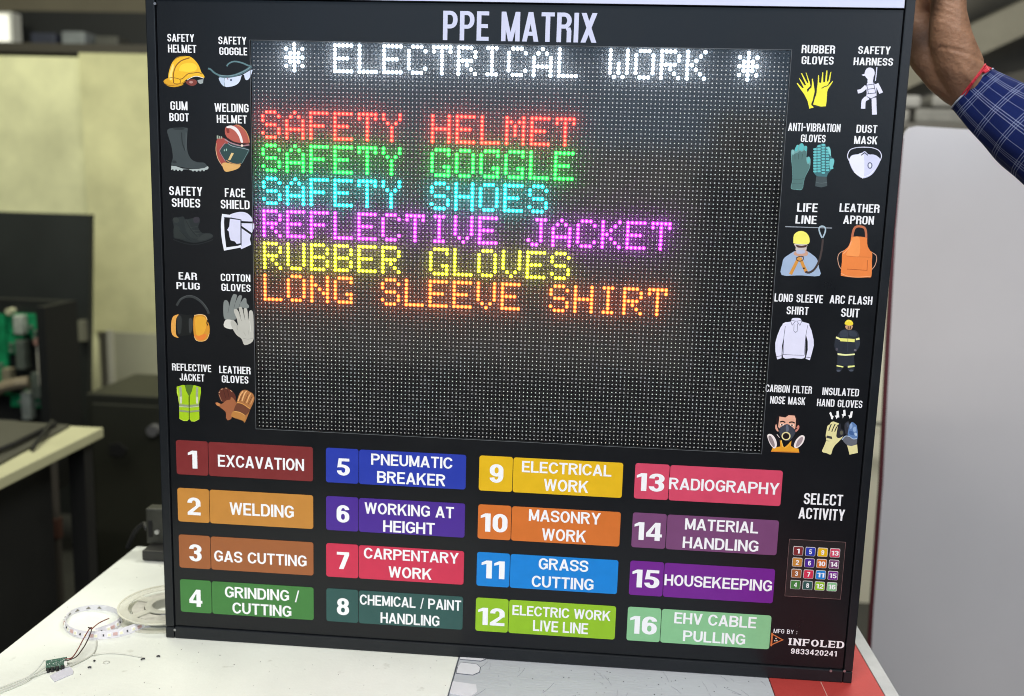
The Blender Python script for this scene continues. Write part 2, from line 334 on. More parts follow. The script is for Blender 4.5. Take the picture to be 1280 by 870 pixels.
#printed artwork on the sign face, millimetres from the top left LED
PICS = [
 ('safety_helmet_picture','yellow safety helmet picture',[('c9951f',[-113.5,-47.6,-113.8,-46.4,-113.2,-45.3,-112.2,-44.4,-110.8,-43.5,-108.9,-42.8,-107.4,-42.4,-107.2,-42.5,-107.4,-43,-106.3,-43.8,-102.6,-45.3,-97.7,-47.1,-93.6,-48.6,-90.9,-49.3,-89,-49.5,-88.7,-49.9,-91,-50.9,-94.9,-52.1,-98.7,-52.9,-101.8,-53.1,-104.9,-52.8,-107.6,-52.2,-110,-50.9,-112.2,-49.2]),('e9b62c',[-107.5,-44.7,-107.7,-42.7,-107.5,-40.2,-107.1,-37.3,-106.3,-34,-105.1,-30.3,-103.8,-27.1,-102.4,-24.5,-100.8,-22.4,-98.7,-20.6,-96,-18.9,-92.9,-17.6,-89.7,-16.7,-86.4,-16.1,-83,-16,-79.9,-16.3,-77.4,-17.5,-75.2,-19.1,-73.2,-21,-71.4,-22.9,-69.8,-25.1,-68.5,-27.3,-67.4,-29.9,-66.5,-32.5,-65.7,-34.7,-64.9,-35.9,-64,-36.6,-63.3,-37.4,-62.6,-38.5,-62,-39.7,-61.9,-40.6,-62.5,-41.2,-63.5,-41.6,-64.9,-41.6,-66.6,-40.9,-68.5,-39.9,-70.7,-39.4,-73.3,-39.5,-76,-40.1,-78.6,-40.9,-81.1,-41.9,-83.4,-43,-85.6,-44.3,-87.7,-45.8,-89.6,-47.4,-91.7,-48.6,-93.9,-49.3,-96.3,-49.7,-98.6,-49.7,-101.1,-49.2,-103.5,-48.4,-105.4,-47.5,-106.6,-46.8,-107.2,-46.0]),('f2cf3c',[-93.7,-33.4,-93.5,-31.5,-92.5,-28.9,-91,-26.9,-89.1,-25.7,-86.6,-24.9,-84.1,-24.4,-81.4,-24.1,-78.7,-24,-76.2,-24.3,-74.2,-25,-72.5,-26.1,-71.4,-27.4,-71.1,-29.1,-71.4,-30.9,-72.5,-32.5,-74.7,-33.5,-77.6,-34.1,-80.4,-34.5,-83.1,-34.6,-85.9,-34.4,-88.3,-34.2,-90.6,-34.2,-92.6,-34.1]),('f4d97a',[-105.8,-43.8,-106.2,-42.2,-106.2,-39.8,-105.9,-37.3,-105.1,-34.5,-103.9,-31.4,-102.9,-28.9,-102.1,-27,-101.3,-25.6,-100.8,-25.2,-100.5,-26.3,-100.3,-28.5,-100.5,-30.7,-101.1,-32.8,-102,-35,-102.7,-37.2,-102.7,-39.6,-102.4,-42,-102.6,-43.7,-103.5,-44.5,-104.8,-44.5]),('d9a128',[-112.3,-46.7,-111.9,-45.2,-110.3,-44.1,-108.3,-43.8,-106,-45.1,-103.3,-47.2,-100.5,-48.8,-97.6,-49.2,-94.4,-49.1,-91.7,-48.6,-89.1,-47.5,-86.9,-46,-85.6,-45.2,-85.8,-45.7,-87,-46.8,-88.7,-48.1,-90.6,-49.4,-93,-50.9,-95.7,-51.9,-98.9,-52.5,-102.4,-52.8,-105.6,-52.3,-108.5,-50.8,-111,-48.6]),('8a5a1a',[-100.3,-48.3,-100.4,-45.6,-100.5,-41.8,-100.3,-38.2,-99.7,-35,-98.7,-31.9,-97.4,-29.1,-95.5,-26.6,-93.2,-24.3,-90.5,-22.3,-86.9,-20.7,-82.8,-19.4,-79.8,-18.5,-80.2,-17.3,-83.1,-18.2,-87.4,-19.5,-91.2,-21.2,-94.1,-23.3,-96.6,-25.8,-98.6,-28.5,-100,-31.5,-101,-34.8,-101.7,-38.1,-101.9,-41.9,-101.8,-45.7,-101.7,-48.4]),('8a5a1a',[-93.5,-43.9,-92.5,-43.9,-91.1,-43.6,-89.3,-42.9,-87.1,-41.1,-84.6,-38.9,-82.3,-37.2,-80,-36.5,-77.8,-36.4,-75.5,-36.2,-73.4,-35.8,-71.5,-35.4,-69.7,-35.3,-68,-35.8,-66.2,-36.7,-65,-37.3,-64.6,-36.6,-65.8,-35.9,-67.6,-35.1,-69.6,-34.5,-71.5,-34.6,-73.5,-35,-75.6,-35.4,-77.8,-35.5,-80.2,-35.7,-82.7,-36.5,-85.2,-38.2,-87.7,-40.5,-89.7,-42.2,-91.3,-42.8,-92.6,-43,-93.5,-43.1]),('8a5a1a',[-106.7,-42.7,-105.4,-42.5,-103.5,-42.2,-101.4,-42.2,-98.5,-42.5,-95.3,-43.1,-93.2,-43.9,-92.6,-45.4,-92.8,-47.1,-93.6,-48.3,-95.6,-48.7,-98.4,-48.6,-100.5,-48.4,-100.6,-49.1,-98.5,-49.2,-95.6,-49.4,-93.3,-48.9,-92.1,-47.3,-91.9,-45.2,-92.8,-43.5,-95.1,-42.5,-98.4,-41.8,-101.3,-41.5,-103.6,-41.5,-105.5,-41.8,-106.8,-42.1]),('b58a2b',[-100,-22.2,-98.7,-20.9,-96.8,-19.2,-94.6,-17.8,-91.3,-17.1,-87.5,-16.6,-84.8,-16.3,-84.8,-15.7,-87.6,-16,-91.4,-16.4,-94.8,-17.2,-97.3,-18.7,-99.2,-20.5,-100.5,-21.7]),('a26e1e',[-112.5,-49.3,-110.8,-50,-108.3,-50.9,-105.6,-51.5,-103,-51.4,-100.3,-51,-97.5,-50.4,-94.3,-49.4,-90.9,-48.2,-88.6,-47.4,-88.8,-46.9,-91.1,-47.7,-94.5,-48.9,-97.7,-49.8,-100.4,-50.5,-103,-50.9,-105.5,-50.9,-108.1,-50.4,-110.5,-49.4,-112.3,-48.8]),('e8e6dc',[-83.4,-44.6,-81.9,-43.6,-79.8,-42.3,-77.5,-41.2,-75.4,-40.5,-73.1,-40,-70.8,-39.9,-68.1,-40.5,-65.2,-41.4,-63.1,-42.1,-62.8,-41.5,-64.9,-40.7,-67.8,-39.8,-70.7,-39.2,-73.2,-39.3,-75.6,-39.8,-77.8,-40.6,-80.1,-41.7,-82.3,-43,-83.9,-43.9]),('7a3b33',[-85.7,-47.1,-85,-46,-83.5,-45,-81.7,-44.2,-79.8,-43.6,-77.7,-43.2,-75.8,-43.2,-74.2,-43.5,-72.8,-44.1,-71.9,-44.9,-71.4,-46.1,-71.4,-47.4,-72,-48.6,-73.3,-49.7,-75.1,-50.5,-77,-51.1,-78.6,-51.1,-80.3,-50.8,-81.9,-50.2,-83.5,-49.3,-85,-48.2]),('b98a84',[-76.3,-46.7,-76.6,-47.3,-77.3,-47.9,-78.3,-48.2,-79.4,-48.2,-80.4,-47.9,-81,-47.4,-81.3,-46.8,-81,-46.1,-80.3,-45.6,-79.3,-45.3,-78.2,-45.3,-77.2,-45.6,-76.6,-46.1]),('9aa3a3',[-70.9,-44.5,-68.4,-43.5,-63.2,-42.9,-63.9,-47.6,-67.5,-48.7,-70,-46.8]),('3a3030',[-68.3,-43.8,-66.3,-43.3,-66.5,-42.6,-68.5,-43.1])]),
 ('safety_goggle_picture','clear safety goggle picture',[('55747a',[-57.6,-31.1,-56.8,-31.2,-55.7,-31.5,-54.5,-32,-53.2,-33.1,-51.6,-34.7,-49.7,-36.1,-47.5,-37.2,-45.3,-38.2,-43.7,-38.8,-42.8,-37,-44.3,-36.3,-46.5,-35.4,-48.5,-34.4,-50.1,-33.1,-51.7,-31.6,-53.2,-30.4,-54.8,-29.6,-56.1,-29.3,-57,-29.1]),('5a7980',[-32.9,-27.5,-32.4,-26.7,-31.8,-25.6,-30.7,-24.6,-29,-23.6,-26.8,-22.6,-24.3,-22.1,-21.4,-22.2,-18.1,-22.8,-15,-23.5,-12.2,-24.5,-9.6,-25.7,-7.3,-26.6,-5.4,-26.8,-4.2,-26.7,-3.4,-26.5,-3.7,-24.7,-4.4,-24.9,-5.3,-25,-6.7,-24.8,-8.7,-24,-11.4,-22.8,-14.4,-21.8,-17.6,-21,-21.1,-20.4,-24.4,-20.3,-27.3,-20.9,-29.8,-22,-31.8,-23.2,-33.3,-24.5,-34.1,-25.8,-34.6,-26.7]),('b7c6dc',[-43.8,-40.7,-41.7,-40.1,-38.7,-40,-36.5,-41,-35.9,-44,-36.1,-48,-36.7,-50.7,-37.8,-50.9,-39.3,-49.7,-40.6,-48.5,-41.5,-47.4,-42.3,-46.1,-42.9,-44.8,-43.6,-43.3,-44.2,-41.7]),('ccd6ee',[-37,-41,-34.4,-40,-30.6,-40,-26.7,-39.9,-22.9,-39.1,-19,-38.2,-15.9,-37.4,-14.3,-36.8,-13.5,-36.3,-12,-35.4,-8.8,-33.6,-4.9,-31.3,-2.2,-30.2,-1.6,-31.1,-2.2,-33.1,-3,-35.3,-3.9,-37.4,-5.1,-39.6,-6.3,-41.3,-7.4,-42.3,-8.7,-42.9,-9.7,-42.9,-10.5,-42.5,-11.1,-41.5,-11.6,-40.5,-11.9,-39.2,-12.1,-37.7,-12.5,-36.8,-13.4,-36.6,-14.5,-36.9,-15.4,-37.8,-16.1,-39.5,-16.7,-41.7,-17.5,-43.8,-18.7,-45.6,-20.2,-47.2,-22,-48.5,-24.4,-49.6,-27.2,-50.5,-29.9,-51,-32.5,-51.5,-34.9,-51.6,-36.7,-50.7,-37.7,-47.8,-37.9,-43.9]),('4f6b73',[-44.1,-39.9,-41.8,-40.3,-38.3,-40.8,-34.5,-40.9,-30.9,-40.6,-27.1,-40,-23.3,-39,-19.2,-37.6,-15,-35.9,-11.2,-34,-7.6,-31.9,-4.4,-29.8,-2.2,-28.2,-4,-25.8,-6.2,-27.2,-9.3,-29.3,-12.7,-31.3,-16.4,-33,-20.3,-34.7,-24.2,-36,-27.8,-36.9,-31.2,-37.5,-34.5,-37.8,-37.8,-37.7,-41.1,-37.2,-43.4,-36.8]),('7f9aa2',[-43.3,-38,-40.5,-38.3,-36.5,-38.7,-32.5,-38.7,-28.9,-38.4,-25.4,-37.7,-21.7,-36.7,-17.6,-35.1,-13.5,-33.2,-9.8,-31.4,-6.7,-29.4,-4.1,-27.5,-2.4,-26.1,-2.8,-25.6,-4.6,-27,-7.1,-28.9,-10.1,-30.8,-13.8,-32.7,-17.9,-34.5,-21.9,-36.1,-25.5,-37.1,-29,-37.7,-32.5,-38.1,-36.5,-38,-40.4,-37.7,-43.2,-37.4]),('6d8790',[-37,-40.5,-37.2,-41.7,-37.5,-43.4,-37.7,-45.2,-37.5,-47.1,-37.1,-49.1,-36.8,-50.6,-36.2,-50.4,-36.5,-49,-36.9,-47,-37.1,-45.1,-36.9,-43.4,-36.6,-41.7,-36.4,-40.6]),('3c4a66',[-27.5,-43.1,-27.6,-43.6,-27.9,-44.1,-28.5,-44.3,-29,-44.3,-29.5,-44.1,-29.9,-43.7,-30,-43.2,-29.9,-42.6,-29.5,-42.2,-29,-42,-28.4,-42,-27.9,-42.2,-27.6,-42.6]),('8a6070',[-34.7,-40.7,-31.8,-42.5,-31.5,-42.1,-34.4,-40.3]),('8a6070',[-32.8,-40.2,-33.6,-42.7,-33.2,-42.8,-32.3,-40.3])]),
 ('gum_boot_picture','grey gum boot picture',[('3c4446',[-110.7,-104.3,-108.2,-102.8,-104.4,-102,-100.1,-101.5,-95.1,-101.1,-89.7,-101,-85.7,-101.4,-84.5,-102.2,-84.7,-103.6,-85.2,-106.1,-85.5,-110.2,-86,-115.4,-86.3,-120.2,-86.3,-124.1,-86.1,-127.5,-85.6,-130.6,-84.5,-133.8,-83.1,-136.7,-81.3,-139.1,-79,-140.8,-76.2,-141.9,-73.4,-142.7,-70.6,-142.9,-67.8,-142.8,-65.5,-142.9,-63.9,-143.7,-62.8,-144.7,-62.1,-145.7,-61.3,-146.7,-60.9,-147.7,-61.6,-148.5,-64.2,-149.2,-67.9,-149.8,-71.6,-150.2,-74.9,-150.5,-78.2,-150.7,-81.6,-150.7,-85.3,-150.4,-89,-149.9,-92.6,-149.4,-95.8,-148.8,-98.9,-148.3,-101.5,-147.7,-103.9,-147.5,-105.9,-147.4,-107,-146.4,-106.7,-144.2,-105.5,-141.2,-104.7,-137.8,-104.8,-133.9,-105.2,-129.6,-105.9,-125.5,-106.8,-121.6,-108,-117.8,-109,-114.2,-110.1,-110.5,-111.1,-107.0]),('2b3133',[-103.7,-102.6,-101.9,-102,-99,-101.5,-96.2,-101.2,-93.5,-101.2,-90.9,-101.5,-89.2,-101.8,-88.7,-102.4,-89,-103.2,-90.3,-103.7,-93.2,-104.1,-97.1,-104.2,-100.2,-104.2,-102.3,-103.8,-103.6,-103.1]),('262c2e',[-93.3,-107.2,-93.3,-110.2,-93.2,-114.4,-92.9,-118.6,-92,-122.6,-90.7,-126.4,-89.9,-129.1,-88.5,-128.6,-89.4,-126,-90.6,-122.2,-91.5,-118.4,-91.8,-114.3,-91.9,-110.1,-91.9,-107.1]),('4b5456',[-87.5,-107.1,-87.6,-110.3,-87.7,-115,-87.8,-119.3,-88.1,-123,-88.4,-126.4,-88.6,-128.8,-87.4,-128.8,-87.2,-126.5,-86.9,-123.1,-86.6,-119.3,-86.5,-115,-86.4,-110.3,-86.3,-107.0]),('272c2f',[-104.8,-141.6,-103.8,-141.3,-102.5,-141.3,-101.3,-141.5,-100.6,-142.2,-100,-143.1,-99.9,-143.9,-100.4,-144.4,-101.4,-144.7,-102.4,-144.9,-103.5,-144.8,-104.7,-144.5,-105.4,-144,-105.6,-143.2,-105.4,-142.3]),('a8b2b2',[-107,-147.9,-101.5,-148.2,-92.6,-151,-81.6,-151.5,-71.7,-150.7,-64.1,-149.3,-61.1,-147.3,-59.4,-148,-59.9,-150.7,-61.7,-151.5,-64.2,-151.9,-64.5,-153.4,-66.2,-153.5,-66.7,-152.2,-68.7,-152.4,-69.1,-153.8,-70.9,-153.8,-71.3,-152.7,-73.2,-152.9,-73.7,-154.1,-75.5,-154.2,-76.1,-153,-77.9,-153.1,-78.5,-154,-80.3,-153.9,-80.9,-152.8,-83.7,-152.5,-84.1,-151.5,-91.7,-151.9,-93.2,-154.2,-94.9,-154.1,-95.5,-152.8,-97.2,-152.7,-97.7,-154,-99.5,-154.1,-99.9,-152.5,-101.7,-152.4,-102.3,-153.7,-104.1,-153.8,-104.5,-152.3,-105.7,-152.1,-106.1,-153.3,-107.2,-153.1])]),
 ('welding_helmet_picture','red welding helmet picture',[('a34a42',[-48.1,-114.6,-46.1,-112.8,-43.4,-112.1,-41,-112,-39.1,-112.5,-37.4,-113.5,-36.1,-114.7,-34.9,-116.1,-34.1,-117.6,-34.2,-118.9,-36,-120,-38.8,-120.9,-41.2,-121.9,-42.6,-123.1,-43.5,-124.3,-44.2,-125.8,-44.9,-127.4,-45.3,-129.2,-44.8,-131.5,-42.8,-134.5,-39.9,-138,-37.6,-140.7,-36.3,-142.2,-35.5,-142.8,-35.7,-143.5,-37.1,-145,-39.4,-146.5,-41.7,-146.6,-43.8,-144.1,-45.8,-140.1,-47.4,-136.3,-48.5,-133.2,-49.1,-130.2,-49.4,-126.9,-49.4,-122.6,-49.1,-118.0]),('d8a866',[-42.1,-143.7,-41.1,-142.5,-39.1,-142.2,-36.7,-142.1,-33.9,-142.5,-30.9,-143.2,-27.8,-143.8,-24.4,-143.8,-20.9,-143.7,-18.9,-144,-18.7,-145.3,-19.9,-147.2,-21.9,-148.9,-24.8,-150.3,-28.5,-151.6,-31.9,-152.5,-34.6,-153.1,-36.9,-153.4,-38.9,-152.7,-40.6,-150.1,-41.8,-146.5]),('2c4444',[-35.7,-119,-26.9,-120,-15.8,-122.2,-8.2,-124.8,-7,-127.8,-9.3,-131.1,-11.8,-134.4,-13.3,-137.6,-15.1,-140.8,-17.4,-143,-20.5,-143.9,-24.2,-143.7,-27.8,-143.3,-30.9,-143.1,-33.9,-142.6,-36.6,-141.2,-39.5,-138.4,-42.2,-134.8,-43.9,-131.4,-44.1,-128.6,-43.4,-126.1,-42.2,-123.8,-41.2,-121.6,-39.6,-119.7]),('b0584c',[-37.8,-103,-37.5,-101.4,-36.9,-99.9,-35.7,-98.8,-33.9,-98.2,-31.5,-97.9,-28.8,-97.6,-26,-96.9,-22.9,-96,-19.9,-96,-17.2,-97.5,-14.5,-99.8,-12.2,-102.4,-10.2,-105.1,-8.6,-107.9,-7.4,-110.7,-6.7,-113.5,-6.5,-116.2,-7.1,-118.2,-8.6,-119.2,-10.8,-119.4,-13.5,-119.3,-16.5,-119.1,-19.9,-118.6,-23.3,-117.7,-26.8,-116.4,-30.3,-114.8,-33.1,-113.2,-34.9,-111.8,-36.1,-110.2,-36.9,-108.6,-37.6,-106.8,-37.8,-104.8]),('e6dede',[-35.7,-98.8,-34.3,-98.1,-32.1,-97.4,-29.8,-97.2,-27.5,-97.6,-25.1,-98.5,-23,-99.8,-21.1,-101.6,-19.5,-103.9,-18.2,-106.3,-17,-109.2,-16,-112.2,-15.4,-114.7,-15,-116.1,-15,-116.9,-15.2,-117.3,-15.9,-117.7,-16.9,-117.8,-17.9,-117.1,-18.6,-115.2,-19.3,-112.6,-20.2,-110.1,-21.6,-107.8,-23.2,-105.5,-25,-103.6,-27,-102.2,-29,-101.2,-30.9,-100.5,-32.3,-100.4,-33.4,-100.6,-34.3,-100.6,-35.2,-100.1,-35.9,-99.4]),('7c2f2a',[-35.8,-101.1,-35,-100.5,-33.8,-100.5,-32.8,-101,-32.2,-102.4,-31.9,-104.3,-31.9,-105.7,-32.7,-106.4,-33.9,-106.6,-34.9,-106.2,-35.5,-104.8,-35.9,-102.6]),('3a1c1c',[-35.4,-112.8,-33.4,-114.1,-30.6,-115.9,-27.5,-117.4,-24.3,-118.3,-20.9,-118.8,-17.4,-119.1,-13.6,-119,-9.7,-118.6,-7,-118.3,-7.1,-117.2,-9.8,-117.5,-13.6,-117.8,-17.4,-117.9,-20.7,-117.7,-24,-117.1,-27,-116.3,-30,-114.9,-32.7,-113.1,-34.7,-111.9]),('a08088',[-38.5,-114.5,-36.8,-115.6,-34.4,-117.1,-31.6,-118.6,-28.3,-119.7,-24.7,-120.7,-21.6,-121.4,-19.4,-121.8,-17.6,-122,-15.5,-122,-12.5,-121.7,-9.2,-121.1,-7,-120.7,-7.2,-119.2,-9.5,-119.6,-12.6,-120.2,-15.5,-120.5,-17.4,-120.5,-19.1,-120.4,-21.2,-119.9,-24.3,-119.2,-27.7,-118.3,-30.9,-117.2,-33.5,-115.8,-35.9,-114.3,-37.6,-113.2]),('e8d8c8',[-14.9,-121.1,-15.1,-121.7,-15.5,-122.3,-16.1,-122.6,-16.8,-122.6,-17.5,-122.3,-17.9,-121.8,-18,-121.1,-17.9,-120.5,-17.4,-119.9,-16.8,-119.6,-16.1,-119.6,-15.5,-119.9,-15,-120.4]),('c9a06a',[-24,-96.2,-21.6,-97.1,-18.3,-98.3,-15.3,-99.9,-13.1,-102,-11.2,-104.4,-9.6,-107.1,-8.6,-110.7,-7.8,-114.6,-7.4,-117.4,-6.7,-117.2,-7.2,-114.4,-7.9,-110.5,-9,-106.9,-10.6,-104,-12.6,-101.5,-14.9,-99.4,-18,-97.7,-21.4,-96.5,-23.7,-95.6]),('d3b48c',[-49.2,-119.3,-49.4,-121.4,-49.8,-124.5,-49.8,-127.8,-49.3,-131.3,-48.5,-134.9,-47.3,-138.3,-45.5,-141.6,-43.5,-144.6,-42,-146.8,-41.4,-146.4,-42.9,-144.3,-44.9,-141.2,-46.7,-138,-47.8,-134.7,-48.6,-131.1,-49.1,-127.8,-49.1,-124.5,-48.8,-121.4,-48.5,-119.3]),('9aa6b0',[-34.4,-119.2,-33.1,-120,-31.2,-121.3,-28.4,-122.4,-24.5,-123.2,-19.8,-123.9,-15.6,-124.6,-12.2,-125.3,-9.3,-126.1,-7.3,-126.6,-7.1,-125.9,-9.1,-125.4,-12,-124.7,-15.5,-124,-19.7,-123.3,-24.3,-122.6,-28.2,-121.7,-30.8,-120.7,-32.7,-119.5,-34,-118.6]),('d6bc84',[-30,-130.1,-26.7,-130.5,-31.6,-139.2,-34.4,-138.8]),('d09a62',[-36.8,-139.6,-35.7,-140.4,-33.9,-141.4,-31.9,-142.4,-29.3,-143.1,-26.5,-143.7,-23.8,-144.1,-21.4,-144,-19.3,-143.7,-17.8,-143.4,-17.9,-142.7,-19.4,-142.9,-21.5,-143.3,-23.8,-143.3,-26.3,-143,-29.1,-142.4,-31.5,-141.7,-33.5,-140.7,-35.2,-139.7,-36.4,-139.0]),('6d8a8a',[-8.4,-126.6,-9.3,-128.2,-10.5,-130.6,-12,-133.3,-13.9,-136.6,-16.1,-140.3,-17.6,-142.9,-17.1,-143.2,-15.6,-140.6,-13.4,-136.9,-11.5,-133.6,-10,-130.9,-8.8,-128.5,-7.9,-126.8]),('a37c86',[-37.5,-117.8,-38.9,-119.3,-40.9,-121.4,-42.6,-123.6,-43.9,-125.3,-45,-127.2,-44.9,-129.7,-43,-133.5,-40.1,-137.9,-38,-141,-37.2,-140.5,-39.4,-137.4,-42.2,-133.1,-44.1,-129.4,-44.1,-127.3,-43.1,-125.8,-41.9,-124.1,-40.2,-122,-38.2,-119.8,-36.8,-118.3]),('9fc0b8',[-35.3,-126.7,-35.4,-127.3,-35.7,-127.9,-36,-128.2,-36.3,-128.2,-36.7,-127.9,-36.9,-127.4,-36.9,-126.7,-36.8,-126.1,-36.6,-125.5,-36.3,-125.2,-35.9,-125.2,-35.6,-125.5,-35.4,-126.0]),('9fc0b8',[-38.2,-127.3,-38.3,-127.9,-38.5,-128.4,-38.7,-128.6,-39,-128.6,-39.2,-128.4,-39.4,-127.9,-39.4,-127.4,-39.3,-126.8,-39.2,-126.3,-38.9,-126.1,-38.7,-126,-38.4,-126.3,-38.3,-126.8]),('9aa79a',[-48,-109.8,-46,-109.6,-46.1,-113.6,-48.1,-113.4]),('9aa79a',[-45.1,-110.2,-43.7,-110.1,-43.6,-113.5,-45.1,-113.5]),('9aa79a',[-42.7,-110.7,-41.3,-110.6,-41,-113.4,-42.6,-113.5])]),
 ('safety_shoes_picture','dark safety shoes picture',[('242a2b',[-107,-213.4,-105,-212.3,-102.1,-211.7,-99.4,-211.2,-97.1,-210.5,-95.1,-210,-93.3,-210,-92.3,-211.1,-91.7,-212.8,-90.4,-213.8,-87.8,-213.4,-84.5,-212.4,-81.3,-211.6,-78.2,-211,-75.3,-210.6,-73.2,-210.8,-72.3,-212.1,-72.1,-214,-72.3,-216.1,-73.1,-218.3,-74.2,-220.7,-74.5,-223,-73.6,-225.5,-71.9,-227.9,-69.7,-229.7,-66.5,-230.1,-62.7,-229.8,-59.6,-229.8,-57.5,-230.6,-56.1,-231.8,-55.6,-233.1,-56,-234.4,-57.3,-235.7,-59.8,-237.1,-63.8,-238.7,-69,-240.3,-74,-241.5,-78.2,-242.1,-82.1,-242.2,-86.1,-241.9,-90.6,-241,-95.2,-239.6,-99.2,-238.4,-102.4,-238,-105.1,-237.8,-106.7,-236.7,-106.9,-234,-106,-230.3,-105.4,-226.9,-105.7,-224.1,-106.3,-221.5,-106.7,-219.2,-107.2,-217,-107.6,-215.0]),('2b3131',[-92.5,-215.3,-91.2,-213.7,-89.1,-213.3,-87.4,-213.7,-86.6,-214.7,-86.1,-216.5,-85.5,-218.5,-84.5,-220.9,-83.3,-223.6,-81.7,-226.2,-79,-228.5,-75.8,-230.8,-73.8,-232.7,-73.5,-234.4,-74.4,-235.8,-75.9,-236.7,-78.2,-237.1,-81.2,-236.9,-83.9,-236,-86.2,-234.2,-88.2,-231.6,-89.8,-228.4,-91.2,-224,-92.3,-219.0]),('312f36',[-80.2,-211.1,-78.2,-210.2,-75.3,-209.9,-73.2,-210.3,-72.5,-212,-72.6,-214.3,-73.3,-216.2,-75.1,-217.2,-77.6,-217.7,-79.4,-217.3,-80.4,-215.6,-80.7,-213.0]),('2e3333',[-67.7,-231.1,-64.8,-230.2,-61.9,-230.1,-59.6,-230.3,-57.8,-231,-56.5,-232,-56.1,-233.1,-56.8,-234.1,-58.4,-235.1,-60.7,-236.2,-64.2,-237.5,-68.5,-238.8,-71.9,-239.5,-74.2,-239.4,-75.8,-238.8,-75.9,-237.7,-74.1,-235.6,-70.9,-233.0]),('2e3332',[-106.5,-212.4,-104.9,-211.5,-102.4,-211.3,-100.4,-211.7,-99.5,-213.2,-99.2,-215.3,-99.6,-217,-100.9,-218,-103,-218.4,-104.7,-218.1,-105.8,-216.5,-106.6,-214.2]),('2a302f',[-105.8,-223,-104.5,-221.5,-102.6,-221.2,-100.7,-221.9,-99.1,-223.8,-97.5,-226.7,-95.9,-229.5,-93.8,-232.4,-91.7,-235.2,-91.1,-237.2,-92.8,-237.9,-96.1,-237.8,-99.2,-237.5,-101.9,-237.4,-104.4,-237.2,-106.2,-235.7,-106.8,-231.9,-106.6,-226.8]),('1a1f20',[-107.5,-239.8,-104.2,-240.9,-99.3,-242.4,-94.4,-243.7,-90,-244.6,-85.6,-245.1,-81.2,-245.3,-76.7,-244.8,-72.2,-244,-67.8,-242.8,-63.2,-241.2,-58.7,-239.4,-55.5,-238,-56,-236.9,-59.1,-238.3,-63.6,-240.1,-68.1,-241.7,-72.4,-242.8,-76.8,-243.7,-81.1,-244.1,-85.4,-244,-89.8,-243.4,-94.1,-242.6,-98.9,-241.3,-103.7,-239.8,-107.1,-238.6]),('1d2223',[-90.8,-215,-89.1,-218,-86.6,-222.4,-84,-226.5,-81.2,-229.9,-78.2,-232.9,-76.1,-235,-75.5,-234.5,-77.6,-232.4,-80.5,-229.3,-83.3,-226,-85.9,-222,-88.4,-217.6,-90.1,-214.6]),('1d2223',[-99.2,-227,-97.1,-229.3,-94.1,-232.6,-91.3,-235.5,-88.6,-237.6,-86.1,-239.2,-84.3,-240.2,-83.8,-239.6,-85.6,-238.5,-88.1,-236.9,-90.7,-234.9,-93.5,-232.1,-96.5,-228.8,-98.5,-226.5]),('3a3f3d',[-84.6,-223.6,-81.9,-223.2,-78.2,-222.7,-75.5,-222.3,-75.5,-221.8,-78.2,-222.2,-81.9,-222.7,-84.6,-223.1]),('3a3f3d',[-81.7,-227.4,-79,-227.1,-75.3,-226.8,-72.6,-226.6,-72.6,-226.1,-75.3,-226.3,-79,-226.7,-81.7,-226.9]),('3a3f3d',[-78.7,-231.2,-76.3,-230.8,-73,-230.3,-70.6,-229.9,-70.7,-229.5,-73.1,-229.8,-76.4,-230.3,-78.8,-230.7])]),
 ('face_shield_picture','white face shield picture',[('d3d4ec',[-34,-206.2,-32.3,-205.2,-29.7,-204.2,-26.9,-203.3,-24,-202.6,-20.8,-202,-17.9,-201.9,-15.4,-202.1,-13.1,-202.7,-11,-203.6,-9.1,-204.9,-7.4,-206.6,-6.1,-208.2,-4.9,-210,-4,-211.7,-4.2,-213,-5.8,-213.5,-8.4,-213.5,-11.1,-213.4,-14,-213.4,-16.9,-213.3,-19.1,-213,-19.5,-212.5,-19.1,-211.8,-20.1,-211.1,-24,-210.5,-29.2,-209.8,-33,-209.1,-34.5,-208.2,-34.7,-207.2]),('dfe2ee',[-43.5,-205.1,-32.5,-206.2,-32.5,-209.3,-40.7,-209.5,-41.2,-216.1,-40.7,-231.6,-39,-246.7,-23.7,-244.2,-19.7,-242.6,-19.2,-246,-41.9,-250.9,-43.8,-241.5,-45.3,-229.8,-45.2,-216.2]),('d3d4ec',[-33.6,-210.8,-20.1,-212.3,-20.6,-241.2,-25.2,-242.3,-27.6,-239,-33.1,-237.7,-34.5,-233.4,-35.4,-226.6,-37.4,-224.9,-34.5,-220.3]),('d3d4ec',[-18.7,-215.9,-2.7,-215.8,-2.5,-220.7,-5.9,-227.6,-18.7,-219.3]),('d3d4ec',[-18.8,-222.2,-6.9,-230,-8.5,-235.4,-6.8,-242.2,-19.6,-248.3,-20.7,-246.5,-19.2,-244.5]),('23293a',[-41.1,-210,-33.1,-210.3,-19.6,-212.4,-20.1,-240.8,-25.3,-241.9,-25.1,-242.7,-19.2,-241.5,-18.7,-211.6,-33,-209.4,-41,-209.1])]),
